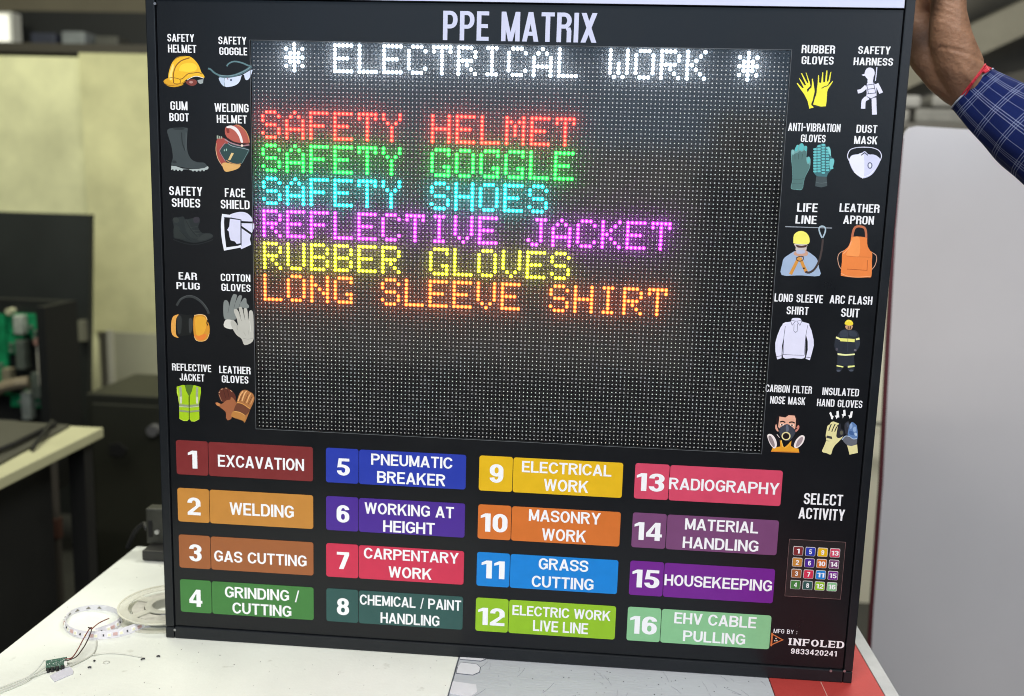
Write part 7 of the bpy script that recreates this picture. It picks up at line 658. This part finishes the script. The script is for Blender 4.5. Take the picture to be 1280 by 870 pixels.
# title, captions
white_m = mat('print_white', (.86,.87,.90), .4, spec=.4)
def caps(lst, st, name):
    for s, x0, x1, z0, z1 in lst:
        mb = MB(); text(mb, s, S(x0), S(x1), ZO+S(z0), ZO+S(z1), st, -.00015)
        o = mb.build(name, mat('title_lavender', (.56,.58,.76), .4, spec=.4) if s == 'PPE MATRIX' else white_m, sg)
        o['label'] = 'printed words reading ' + s.strip(' :')
caps([c for c in CAP if c[0] != 'MFG BY :'], COND, 'lettering'); caps([c for c in CAP if c[0] == 'MFG BY :'], Style(.55,.12,.11,.27,.25,.14), 'lettering'); caps(CAPA, Style(.60, .15, .13, .30, .34, .12), 'lettering')
o_n = len(sg.children)
caps(CAPS, SLAB, 'lettering')
mb = MB()
tri = [(S(667.6), ZO+S(-731.5)), (S(667.6), ZO+S(-714.6)), (S(683.5), ZO+S(-722.6))]
def ring(P, w, mi):
    c = (sum(p[0] for p in P)/3, sum(p[1] for p in P)/3); Q = [(p[0]+(c[0]-p[0])*w, p[1]+(c[1]-p[1])*w) for p in P]
    for i in range(3): mb.add([(a, -.00015, b) for a, b in (P[i], P[(i+1) % 3], Q[(i+1) % 3], Q[i])], [(3, 2, 1, 0)], mi)
ring(tri, .26, 0)
mb.box(S(667.2), S(669.3), -.0003, -.00016, ZO+S(-732.2), ZO+S(-714.0), 0)
for a, b in ((672.3,-724.4),(674.9,-724.2),(673.6,-721.4)): cyl(mb, (S(a), -.0001, ZO+S(b)), .0009, .0002, 8, 1, 'y')
mb.build('maker_emblem', [ink('c9703f'), ink('d8d0c0')], sg)

# pictograms
for name, label, shapes in PICS:
    cols = []; mb = MB()
    for k, (c, fl_) in enumerate(shapes):
        if c not in cols: cols.append(c)
        P = [(S(fl_[i]), ZO+S(fl_[i+1])) for i in range(0, len(fl_), 2)]
        Q = [P[0]]
        for q in P[1:]:
            if abs(q[0]-Q[-1][0])+abs(q[1]-Q[-1][1]) > 5e-5: Q.append(q)
        try: mb.poly([Q], -.00012-k*.00002, cols.index(c))
        except Exception: pass
    o = mb.build(name, [ink(c) for c in cols], sg); o['label'] = 'printed ' + label

# activity labels 1-16
for i, (n, c, nb, ls) in enumerate(TILES):
    col, row = divmod(i, 4); x = S((-111.6, 87.6, 286.6, 483.8)[col]); zt = ZO + S((-499.6, -564.3, -628.6, -691.2)[row] + (.4 if col == 3 else 0))
    m = ink(c, 1.0); h = .0458
    a = MB().prism(rrect(x+.0435, x+.1820, zt-h, zt, .0032), -.0006, .0002).build('activity_label', m, sg); a['label'] = 'activity label reading ' + ' '.join(q[0] for q in ls)
    MB().prism(rrect(x, x+.0427, zt-h, zt+.0003, .0032), -.0006, .0002).build('number_plate', m, a)
    mb = MB(); text(mb, nb[0], S(nb[1]), S(nb[2]), ZO+S(nb[3]), ZO+S(nb[4]), ARIAL, -.00075); mb.build('number', white_m, a)
    for s, x0, x1, z0, z1 in ls:
        mb = MB(); text(mb, s, S(x0), S(x1), ZO+S(z0), ZO+S(z1), Style(.74, .185, .155, .37, .40, .085), -.00075); mb.build('lettering', white_m, a)

# keypad
kp = MB().prism(rrect(S(679.9), S(749.4), ZO+S(-663.0), ZO+S(-586.9), .001), -.0008, .0002).build('keypad', mat('keypad_black', (.014,.013,.014), .35), sg)
mb = MB(); kx0, kx1, kz0, kz1 = S(679.9), S(749.4), ZO+S(-663.0), ZO+S(-586.9)
w = .0004
mb.box(kx0, kx1, -.0011, -.00085, kz1-w, kz1).box(kx0, kx1, -.0011, -.00085, kz0, kz0+w).box(kx0, kx0+w, -.0011, -.00085, kz0+w, kz1-w).box(kx1-w, kx1, -.0011, -.00085, kz0+w, kz1-w)
mb.build('keypad_border', mat('border_rose', (.20,.11,.11), .5), kp)
kw = mat('key_rim', (.62,.60,.60), .4)
for i, (n, c, nb, ls) in enumerate(TILES):
    col, row = divmod(i, 4); cx = S(692.0+15.05*col); cz = ZO+S(-601.9-14.95*row)
    mb = MB().prism(rrect(cx-.0062, cx+.0062, cz-.0059, cz+.0059, .0016), -.0014, -.0007, 0).prism(rrect(cx-.0056, cx+.0056, cz-.0053, cz+.0053, .0012), -.0017, -.0013, 1)
    hw = .0018 if len(n) == 1 else .0043
    text(mb, n, cx-hw, cx+hw, cz-.0031, cz+.0031, ARIAL, -.0019, 2)
    mb.build('key', [kw, ink(c, 1.05), mat('print_white')], kp)
# ================================================================ SMALL THINGS ON THE TABLE
pvc = mat('strip_white', (.72,.71,.76), .3, noise=.08, nscale=60)
ls_ = thing('led_strip', (-.24, .01, TT), 'white led strip coiled on its edge beside the sign', 'led strip')
H = .0100
# path: far end under the reel -> along the front -> round the coil
path = [(-.130,.062),(-.150,.048),(-.171,.020),(-.192,-.008),(-.218,-.021),(-.241,-.021),(-.262,-.012),(-.281,.006),(-.291,.028),(-.290,.047),(-.276,.062),(-.255,.065),(-.234,.058),(-.217,.043),(-.209,.027),(-.210,.008),(-.219,-.006),(-.226,-.012)]
P = spline([(a, b, 0) for a, b in path], 8)
mb = MB(); n = len(P)
Nn = []
for i in range(n):
    t = (P[min(i+1, n-1)]-P[max(i-1, 0)]).normalized(); Nn.append(Vector((t.y, -t.x, 0)))
for i, p in enumerate(P):
    lean = -Nn[i]*.0022; zt = TT+H+(.0012*math.sin(i/n*9)); q = p
    mb.v += [tuple(q+Vector((0,0,TT+.0004))), tuple(q-lean+Vector((0,0,zt))), tuple(q-lean+Nn[i]*.0007+Vector((0,0,zt))), tuple(q+Nn[i]*.0007+Vector((0,0,TT+.0004)))]
for i in range(n-1):
    a = i*4
    for k in range(4): mb.f.append((a+k, a+4+k, a+4+(k+1) % 4, a+(k+1) % 4)); mb.m.append(0)
mb.f += [(0,1,2,3), (n*4-4, n*4-1, n*4-2, n*4-3)]; mb.m += [0, 0]
rb = mb.build('ribbon', pvc, ls_, smooth=False)
acc = 0; nxt = .008; idx = 0
chip = [mat('chip_white', (.86,.86,.84), .3), mat('chip_edge', (.30,.29,.28), .5), mat('copper_pad', (.66,.44,.42), .35, metal=.3), mat('resistor', (.03,.03,.035), .4)]
for i in range(1, n-1):
    acc += (P[i]-P[i-1]).length
    if acc >= nxt:
        nxt += .0083; side = -Nn[i]; t = (P[i+1]-P[i]).normalized()
        # outer face carries chips along the front run and the first half of the coil
        kind = idx % 4; idx += 1
        w, hh, mi, nm_ = ((.0052,.0048,0,'led_chip'), (.0016,.0022,3,'resistor'), (.0052,.0048,0,'led_chip'), (.0056,.0036,2,'copper_pad'))[kind]
        for sgn in ((1,) if i < n*.62 else (1,)):
            cc = P[i]+side*.0001; mbx = MB()
            def fr(u, v, d): return cc + t*u - side*(.0022*(v/H)) + side*d + Vector((0, 0, TT+v))
            v0, v1 = H*.5-hh/2+.0006, H*.5+hh/2+.0006
            Vv = [fr(-w/2, v0, 0), fr(w/2, v0, 0), fr(w/2, v1, 0), fr(-w/2, v1, 0), fr(-w/2, v0, .0011), fr(w/2, v0, .0011), fr(w/2, v1, .0011), fr(-w/2, v1, .0011)]
            mbx.add(Vv, [(4,5,6,7), (0,1,5,4), (1,2,6,5), (2,3,7,6), (3,0,4,7)], mi)
            if mi == 0:
                k = .62; Vv = [fr(u*w/2*k, H*.5+.0006+v*hh/2*k, .0013) for u, v in ((-1,-1),(1,-1),(1,1),(-1,1))]; mbx.add(Vv, [(0,1,2,3)], 4)
            mbx.build(nm_, chip+[mat('phosphor', (.80,.78,.55), .3)], rb)
# triangular marks on the inner back face of the coil
for f_ in (.50, .545, .59, .635):
    i = int(n*f_); t = (P[i+1]-P[i]).normalized(); side = Nn[i]
    cc = P[i] + side*.0009
    mbx = MB(); Vv = [cc+t*u+side*(.0022*(v/H))+Vector((0,0,TT+v)) for u, v in ((-.0035,.0028),(.0035,.0028),(.0006,.0068))]
    mbx.add(Vv+[v+side*.0002 for v in Vv], [(0,1,2),(3,5,4),(0,3,4,1),(1,4,5,2),(2,5,3,0)]); mbx.build('cut_mark', mat('mark_olive', (.16,.15,.12), .6), rb)

# clear reel partly behind the sign
rl = thing('plastic_reel', (-.168, .088, TT), 'round clear plastic reel lying half hidden behind the sign', 'reel')
clear = mat('reel_plastic', (.74,.74,.64), .18, spec=.6, noise=.06, nscale=30)
clear.node_tree.nodes['Principled BSDF'].inputs['Alpha'].default_value = .5
RC = (-.163, .070)
def ringpoly(c, ro, ri, z0, z1, a0=0, a1=360, n=48):
    mb = MB(); full = a1-a0 >= 360
    A = [math.radians(a0+(a1-a0)*k/n) for k in range(n if full else n+1)]; m = len(A); V = []
    for z in (z0, z1):
        for r in (ro, ri): V += [(c[0]+r*math.cos(a), c[1]+r*math.sin(a), z) for a in A]
    F = []
    for k in range(m if full else m-1):
        j = (k+1) % m; F += [(2*m+k, 2*m+j, 3*m+j, 3*m+k), (k, m+k, m+j, j), (k, j, 2*m+j, 2*m+k), (m+k, 3*m+k, 3*m+j, m+j)]
    return mb.add(V, F)
for zz in (.0006, .0125):
    fl2 = ringpoly(RC, .066, .052, TT+zz, TT+zz+.0012).build('flange', clear, rl)
    ringpoly(RC, .030, .020, TT+zz, TT+zz+.0012).build('hub_ring', clear, fl2)
    for k in range(5):
        a = math.radians(20+72*k); d = Vector((math.cos(a), math.sin(a), 0)); s_ = Vector((-d.y, d.x, 0)); c0 = Vector((RC[0], RC[1], TT+zz+.0001))
        V = [c0+d*.0285-s_*.005, c0+d*.0285+s_*.005, c0+d*.0535+s_*.007, c0+d*.0535-s_*.007]; V = V+[v+Vector((0,0,.001)) for v in V]
        MB().add(V, [(4,5,6,7),(3,2,1,0),(0,1,5,4),(1,2,6,5),(2,3,7,6),(3,0,4,7)]).build('spoke', clear, fl2)
ringpoly(RC, .022, .020, TT+.0018, TT+.0125).build('hub', mat('hub_grey', (.30,.30,.26), .3), rl)
ringpoly(RC, .047, .031, TT+.002, TT+.0112).build('wound_strip', mat('wound_strip', (.50,.49,.43), .5, noise=.3, nscale=90), rl)
ringpoly(RC, .0665, .0645, TT+.0137, TT+.0150).build('rim', mat('reel_rim', (.66,.66,.55), .2), rl)

# small driver board with wires
A0 = math.radians(32)
dv = thing('driver_board', (-.230, -.101, TT), 'small green circuit board with red and white wires lying on the table', 'circuit board')
cb = Vector((-.2300, -.1010, TT+.0055)); ux = Vector((math.cos(A0), math.sin(A0), 0)); uy = Vector((-math.sin(A0)*.75, math.cos(A0)*.75, .62)).normalized(); un = ux.cross(uy)
def bx(name, u0, u1, v0, v1, n0, n1, m, parent):
    V = [cb+ux*u+uy*v+un*w_ for w_ in (n0, n1) for u, v in ((u0,v0),(u1,v0),(u1,v1),(u0,v1))]
    return MB().add(V, [(3,2,1,0),(4,5,6,7),(0,1,5,4),(1,2,6,5),(2,3,7,6),(3,0,4,7)]).build(name, m, parent)
bd = bx('board', -.0122, .0122, -.0062, .0075, -.0008, .0008, mat('pcb_dark_green', (.010,.085,.045), .32, noise=.5, nscale=220, bump=.3, bscale=500), dv)
random.seed(11)
for k in range(11):
    u = -.0105+.0021*k; v = random.uniform(-.003, .006); bx('solder_joint', u, u+.0008, v, v+.0007, .0008, .0012, mat('solder', (.6,.62,.6), .3, metal=.6), bd)
for k, u in enumerate((-.0095, -.0045, .001, .007)):
    mb = MB(); c0 = cb+ux*u-uy*.0063; cyl(mb, (c0.x, c0.y-.0012, TT+.0002), .0024, .0052, 14); mb.build('capacitor', mat('cap_black', (.012,.012,.014), .25), bd)
bx('connector', .0085, .0118, -.005, .001, .0008, .0028, mat('connector_white', (.6,.6,.56), .5), bd)
def wire(name, pts, r, m, parent): return MB().tube(spline([Vector(p) for p in pts], 7), r, seg=8).build(name, m, parent, smooth=True)
redw = mat('wire_red', (.17,.022,.018), .4); blkw = mat('wire_black', (.035,.012,.012), .4); whw = mat('wire_white', (.58,.60,.55), .4)
w1 = wire('wire', [(-.2240,-.0925,.759),(-.217,-.0878,.759),(-.2205,-.066,.760),(-.2241,-.0494,.762),(-.2285,-.0215,.766),(-.2225,-.026,.768)], .00075, redw, dv); w1['label'] = 'dark red wire'
w2 = wire('wire', [(-.2215,-.0960,.758),(-.2132,-.0865,.759),(-.2145,-.068,.760),(-.2168,-.0529,.762),(-.2235,-.027,.766),(-.2300,-.0230,.768)], .00075, blkw, dv); w2['label'] = 'blackish red wire'
w3 = wire('wire', [(-.2235,-.0270,.7675),(-.2206,-.0160,.770),(-.2180,-.0060,.770),(-.2150,.0040,.769)], .00075, redw, dv); w3['label'] = 'dark red wire'
for k, (dx, dz) in enumerate(((0,.762),(.004,.757),(.008,.753))):
    w_ = wire('wire', [(-.2460+dx*1.6,-.101-.004*k,dz-.002),(-.2488+dx*.5,-.124-.002*k,.7535),(-.2600+dx,-.145-.003*k,.7525),(-.30+dx,-.20-.006*k,.7525)], .0008, whw, dv); w_['label'] = 'white wire running off to the lower left'
sl = MB().prism([(-.2275,-.1215),(-.2150,-.1330),(-.2030,-.1120),(-.2055,-.1060),(-.2150,-.0970),(-.2190,-.1010)], TT+.0016, TT+.0003, axis='z').build('clear_sleeve', mat('sleeve_lilac', (.62,.62,.69), .25, noise=.06, nscale=60))
tag(sl, 'lilac clear plastic sleeve lying under the small circuit board', 'plastic sleeve')
o = MB().tube(spline([(-.2200,-.1010,TT+.0028),(-.2144,-.0952,TT+.0022),(-.2045,-.0685,TT+.0012),(-.2061,-.0513,TT+.0012),(-.2151,-.0300,TT+.0012),(-.2185,-.0245,TT+.0012)], 6), .0009, seg=8).build('pale_cable', mat('cable_grey', (.52,.53,.47), .4), smooth=True)
tag(o, 'thin pale cable curving from the circuit board to the led strip', 'cable')
o = MB().tube(spline([(-.2020,-.0660,TT+.0026),(-.1952,-.0599,TT+.0014),(-.1842,-.0561,TT+.0014),(-.163,-.0562,TT+.0012),(-.1389,-.0609,TT+.0012)], 6), .0010, seg=8).build('pale_cable', mat('cable_pale', (.60,.61,.55), .35), smooth=True)
tag(o, 'faint pale cable arcing below the led strip towards the sign corner', 'cable')

# bench clamp behind the sign on the left
bcl = thing('bench_clamp', (-.285, .29, TT), 'dark metal clamp on the far corner of the table behind the sign', 'clamp')
dkm = mat('clamp_grey', (.042,.043,.035), .45, noise=.3, nscale=40)
MB().box(-.290, -.255, .275, .300, TT+.018, TT+.078, bev=.003).build('jaw', dkm, bcl)
MB().box(-.284, -.23, .245, .300, TT+.001, TT+.018, bev=.003).build('base', mat('clamp_base', (.022,.022,.02), .5), bcl)
MB().box(-.2855, -.2785, .2735, .2755, TT+.030, TT+.058, bev=.001).build('slot', mat('slot_black', (.003,.003,.003), .7), bcl)
mb = MB(); cyl(mb, (-.270, .2745, TT+.040), .0038, .004, 14, axis='y'); mb.build('bolt', mat('bolt_steel', (.5,.5,.48), .3, metal=.5), bcl)
wire('cable', [(-.294,.285,.79),(-.305,.30,.792),(-.325,.31,.775),(-.345,.32,.74)], .004, mat('cable_dark', (.02,.02,.02), .5), bcl)

# ================================================================ RIGHT SIDE: glossy panel
gp = thing('glossy_panel', (1.5, .82, 0), 'large glossy pale grey panel standing right of the sign', 'panel')
gmt = mat('glossy_lilac', (.76,.735,.74), .16, spec=.5, noise=.05, nscale=2)
pts = [(1.080,0)]+[(1.053,.30),(1.046,.50),(1.040,.78),(1.026,1.10),(1.018,1.30),(1.016,1.478)]+[(1.018,1.490),(1.026,1.499),(1.04,1.502),(1.5,1.484),(2.2,1.45),(2.2,0)]
MB().prism(pts, .80, .806).build('sheet', gmt, gp)
MB().prism([(a-.007, b) for a, b in pts[:7]] + [(a+.0005, b) for a, b in pts[:7]][::-1], .799, .807).build('edge_trim', mat('maroon_trim', (.115,.020,.028), .45), gp)
tag(MB().box(1.04, 1.075, 1.0, 1.03, 0, .55, bev=.004).build('dark_post', mat('post_dark', (.03,.012,.012), .5)), 'short dark post in the gap behind the glossy panel edge', 'post')
tag(MB().box(.85, 1.6, 2.0, 2.02, .0, 1.42).build('cream_partition', mat('partition_cream', (.87,.85,.70), .7, noise=.05, nscale=3)), 'pale cream partition seen between the sign and the glossy panel', 'partition')
tag(MB().tube([(1.2,1.95,.655),(1.45,1.95,.63),(1.7,1.95,.64)], .006).build('wall_cable', mat('wall_cable_grey', (.12,.12,.10), .6)), 'grey cable drooping across the cream partition', 'cable')

# ================================================================ PERSON: an arm holding the sign
pe = thing('person', (1.25, .25, 0), 'person in blue checked shirt holding the top right corner of the sign', 'person')
skin = mat('skin', (.33,.178,.105), .48, spec=.4, noise=.22, nscale=34, bump=.6, bscale=170)
MATS['skin'].node_tree.nodes['Principled BSDF'].inputs['Subsurface Weight'].default_value = .08
MATS['skin'].node_tree.nodes['Principled BSDF'].inputs['Subsurface Radius'].default_value = (.02,.008,.004)
# tapered limbs are grown as tubes, fused into one continuous surface by a voxel remesh and smoothed
am = MB()
def limb(lst, seg=20, flat=1.0):
    P = spline([Vector(q[0]) for q in lst], 6); R = [q.x for q in spline([Vector((q[1], 0, 0)) for q in lst], 6)]
    e0 = (P[0]-P[1]).normalized(); e1 = (P[-1]-P[-2]).normalized(); P2 = []; R2 = []
    for k in (.98, .85, .55): P2.append(P[0]+e0*R[0]*k); R2.append(R[0]*math.sqrt(1-k*k))
    P2 += P; R2 += R
    for k in (.55, .85, .98): P2.append(P[-1]+e1*R[-1]*k); R2.append(R[-1]*math.sqrt(1-k*k))
    am.tube(P2, R2, seg=seg, flat=flat)
limb([((1.16,-.13,1.24),.043),((1.04,-.05,1.34),.038),((.95,.010,1.42),.031),((.895,.045,1.470),.0262),((.866,.058,1.495),.0250)])
limb([((.895,.045,1.470),.0235),((.866,.056,1.495),.0250),((.842,.042,1.523),.0255),((.824,.032,1.558),.0225),((.816,.026,1.598),.0185),((.810,.012,1.625),.0140),((.796,-.006,1.632),.0118),((.780,-.010,1.618),.0108),((.770,-.008,1.604),.0090)])
limb([((.890,.048,1.470),.0235),((.862,.064,1.494),.0245),((.834,.066,1.514),.0235),((.808,.070,1.545),.0220),((.798,.071,1.585),.0215),((.797,.062,1.618),.0170)])
limb([((.862,.066,1.500),.0200),((.828,.078,1.535),.0210),((.812,.088,1.580),.0205),((.802,.086,1.622),.0160)])
for yy, L, r in ((.020,.94,.0092),(.041,1.04,.0098),(.062,.98,.0094),(.082,.80,.0082)):
    limb([((.802,.074+(yy-.05)*.5,1.590),r*1.3),((.800,yy,1.622),r*1.15),((.789,yy,1.640),r*1.1),((.789-.028*L,yy,1.641+.004*L),r),((.789-.048*L,yy,1.632),r*.96),((.789-.062*L,yy,1.615),r*.90),((.789-.066*L,yy,1.601+(0 if yy < .055 else -.014)),r*.80)], 14)
tmp = raw('skeleton', am.v, am.f, skin)
rm = tmp.modifiers.new('r', 'REMESH'); rm.mode = 'VOXEL'; rm.voxel_size = .0021; rm.use_smooth_shade = True
sb = tmp.modifiers.new('b', 'SMOOTH'); sb.factor = .5; sb.iterations = 7
dg = bpy.context.evaluated_depsgraph_get(); me2 = bpy.data.meshes.new_from_object(tmp.evaluated_get(dg))
bpy.data.objects.remove(tmp)
me2.transform(Matrix.Translation(-pe.location)); me2.materials.clear(); me2.materials.append(skin)
import numpy as np                                   # fine folds at the base of the thumb, tendons of the wrist
nv = len(me2.vertices); co = np.empty(nv*3, 'f'); me2.vertices.foreach_get('co', co); co = co.reshape(-1, 3)
no = np.empty(nv*3, 'f'); me2.vertex_normals.foreach_get('vector', no); no = no.reshape(-1, 3)
wx, wz = co[:, 0]+pe.location.x, co[:, 2]+pe.location.z
dd = (.00045*np.sin((wx*.45+wz)*900)*np.exp(-((wx-.816)/.012)**2-((wz-1.578)/.018)**2) + .0009*np.exp(-((wx-.852+(wz-1.50)*.9)/.004)**2)*np.exp(-((wz-1.508)/.02)**2)
      - .0013*np.exp(-((wz-1.536+(wx-.82)*.25)/.0024)**2)*(wx > .81) + .0005*np.sin(wx*210+wz*140)*np.sin(wz*170-wx*90))
co += no*dd[:, None]; me2.vertices.foreach_set('co', co.ravel())
me2.polygons.foreach_set('use_smooth', [True]*len(me2.polygons))

me2.update()
arm = bpy.data.objects.new('arm', me2); COL.objects.link(arm); arm.parent = pe
# sleeve: tapered cloth tube with folds; checked weave follows the arm
ax = [Vector(p) for p in ((.866,.058,1.496), (.884,.050,1.479), (.914,.032,1.452), (.945,.012,1.424), (.985,-.014,1.388), (1.04,-.05,1.34), (1.10,-.09,1.29), (1.16,-.13,1.24))]
ax = spline(ax, 6); V = []; UV = []; n = len(ax); SEG = 56; Ls = 0
ref = Vector((0, 1, 0)); rs = random.Random(5)
for i, p in enumerate(ax):
    t = (ax[min(i+1, n-1)]-ax[max(i-1, 0)]).normalized(); a = (ref-t*ref.dot(t)).normalized(); b = t.cross(a)
    if i: Ls += (p-ax[i-1]).length
    r = .0305+.0115*min(1, Ls/.08)+.012*min(1, Ls/.35)
    for k in range(SEG):
        w = 2*math.pi*k/SEG; f = 1+.030*math.sin(3*w+Ls*38)+.018*math.sin(5*w-Ls*70)+.010*math.sin(11*w+Ls*20)
        if Ls < .012: f *= 1.0
        V.append(tuple(p+(a*math.cos(w)+b*math.sin(w))*r*f)); UV.append((w*.045, Ls))
F = []; fuv = []
for i in range(n-1):
    for k in range(SEG):
        j = (k+1) % SEG; F.append((i*SEG+k, i*SEG+j, (i+1)*SEG+j, (i+1)*SEG+k))
        u0, u1 = k/SEG, (k+1)/SEG; fuv.append([(u0, UV[i*SEG][1]), (u1, UV[i*SEG][1]), (u1, UV[(i+1)*SEG][1]), (u0, UV[(i+1)*SEG][1])])
cloth = bpy.data.materials.new('checked_cloth'); cloth.use_nodes = True; nt = cloth.node_tree; N = nt.nodes; K = nt.links; pb = N['Principled BSDF']
pb.inputs['Roughness'].default_value = .85; pb.inputs['Specular IOR Level'].default_value = .15
uvn = N.new('ShaderNodeUVMap'); uvn.uv_map = 'weave'; sx_ = N.new('ShaderNodeSeparateXYZ'); K.new(uvn.outputs[0], sx_.inputs[0])
def math_(op, a, b=None):
    m = N.new('ShaderNodeMath'); m.operation = op
    for i, v in enumerate((a, b)):
        if v is None: continue
        if isinstance(v, (int, float)): m.inputs[i].default_value = v
        else: K.new(v, m.inputs[i])
    return m.outputs[0]
def lines(src, period, offs, half):
    out = None
    for o_, hw in zip(offs, half):
        f = math_('ABSOLUTE', math_('SUBTRACT', math_('FRACT', math_('ADD', math_('DIVIDE', src, period), o_)), .5)); l_ = math_('LESS_THAN', f, hw/period)
        out = l_ if out is None else math_('MAXIMUM', out, l_)
    return out
vu = math_('MULTIPLY', sx_.outputs[0], .25); vv = sx_.outputs[1]
lu = lines(vu, .03125, (0, .09, .18, .6), (.0004, .0004, .0004, .00025)); lv = lines(vv, .031, (0, .10, .20), (.0004, .0004, .0004))
mxl = math_('MULTIPLY', math_('MAXIMUM', lu, lv), .45); both = math_('MULTIPLY', math_('MINIMUM', lu, lv), .3)
fac = math_('ADD', mxl, both); mx = N.new('ShaderNodeMixRGB'); K.new(fac, mx.inputs[0])
nz = N.new('ShaderNodeTexNoise'); nz.inputs['Scale'].default_value = 700; nz.inputs['Detail'].default_value = 2
rp = N.new('ShaderNodeValToRGB'); K.new(nz.outputs[0], rp.inputs[0]); rp.color_ramp.elements[0].color = (.003,.007,.045,1); rp.color_ramp.elements[1].color = (.009,.020,.125,1)
K.new(rp.outputs[0], mx.inputs[1]); mx.inputs[2].default_value = (.36,.42,.60,1); K.new(mx.outputs[0], pb.inputs['Base Color'])
bp = N.new('ShaderNodeBump'); bp.inputs['Strength'].default_value = .5; bp.inputs['Distance'].default_value = .0006; K.new(nz.outputs[0], bp.inputs['Height']); K.new(bp.outputs[0], pb.inputs['Normal'])
slv = raw('sleeve', V, F, cloth, None, pe, True)
uvl = slv.data.uv_layers.new(name='weave'); q = 0
for pol, u in zip(slv.data.polygons, fuv):
    for li, c in zip(pol.loop_indices, u): uvl.data[li].uv = c
so = slv.modifiers.new('thickness', 'SOLIDIFY'); so.thickness = .0018; so.offset = -1
# cuff hem line
mb = MB(); p0 = Vector(V[0]); mb.tube([Vector(V[k % SEG])*1.0 for k in range(SEG+1)], .0012, seg=6, cap=False); mb.build('cuff_hem', mat('hem_white', (.40,.44,.55), .8), pe)
# red thread at the wrist, laid on the skin
from mathutils.bvhtree import BVHTree
bvh = BVHTree.FromPolygons([Vector(q) for q in (co+np.array(pe.location)).tolist()], [tuple(p.vertices) for p in me2.polygons])
c0 = Vector((.8650,.0575,1.4985)); t = Vector((.80,-.30,-.50)).normalized(); a = (ref-t*ref.dot(t)).normalized(); b = t.cross(a)
mb = MB()
for dz_ in (-.0012, .0012):
    ln_ = []
    for k in range(41):
        w = 2*math.pi*k/40; d = a*math.cos(w)+b*math.sin(w); o_ = c0+t*(dz_+.0008*math.sin(w*3+dz_*900)); hit = bvh.ray_cast(o_+d*.07, -d, .07)
        ln_.append((hit[0] if hit[0] is not None else o_+d*.027)+d*.0008)
    mb.tube(ln_, .0010, seg=6, cap=False)
    if dz_ > 0:
        for q in (.0, .0024, .0046, -.0022, -.0042): mb.tube([p_+t*q*(.6 if z_ % 2 else 1) for z_, p_ in enumerate(ln_[9:19])], .0014, seg=6)
mb.build('red_thread', mat('thread_red', (.55,.02,.045), .7, bump=.6, bscale=900), pe)

# ================================================================ what the shiny front reflects: things behind the viewer
pc = thing('pale_reflector', (-.1, -2.75, 0), 'pale cupboard with a dark base added behind the viewer', 'reflector')  # added unseen block, placed for its pale reflection in the screen
MB().box(-1.15, .82, -2.9, -2.5, .66, 1.52, bev=.01).build('pale_upper_box', mat('reflector_pale', (.86,.84,.80), .6, noise=.08, nscale=3), pc)
MB().box(-1.13, .80, -2.88, -2.52, 0, .655, bev=.01).build('base', mat('reflector_dark', (.02,.02,.02), .6), pc)
dl = thing('dark_locker', (1.2, -2.75, 0), 'dark locker beside the pale cupboard behind the viewer', 'locker')
MB().box(.86, 1.7, -2.9, -2.5, 0, 1.43, bev=.008).build('locker_body', mat('locker_dark', (.03,.03,.035), .5), dl)
bxo = thing('device_box', (1.0, -2.65, 1.432), 'pale device box with a round dark knob on top of the dark locker', 'box')
MB().box(.87, 1.13, -2.8, -2.52, 1.4325, 1.66, bev=.008).build('case', mat('device_pale', (.55,.54,.48), .5), bxo)
mb = MB(); cyl(mb, (.97, -2.50, 1.54), .03, .03, 20, axis='y'); mb.build('knob', mat('device_knob', (.02,.02,.02), .4), bxo)
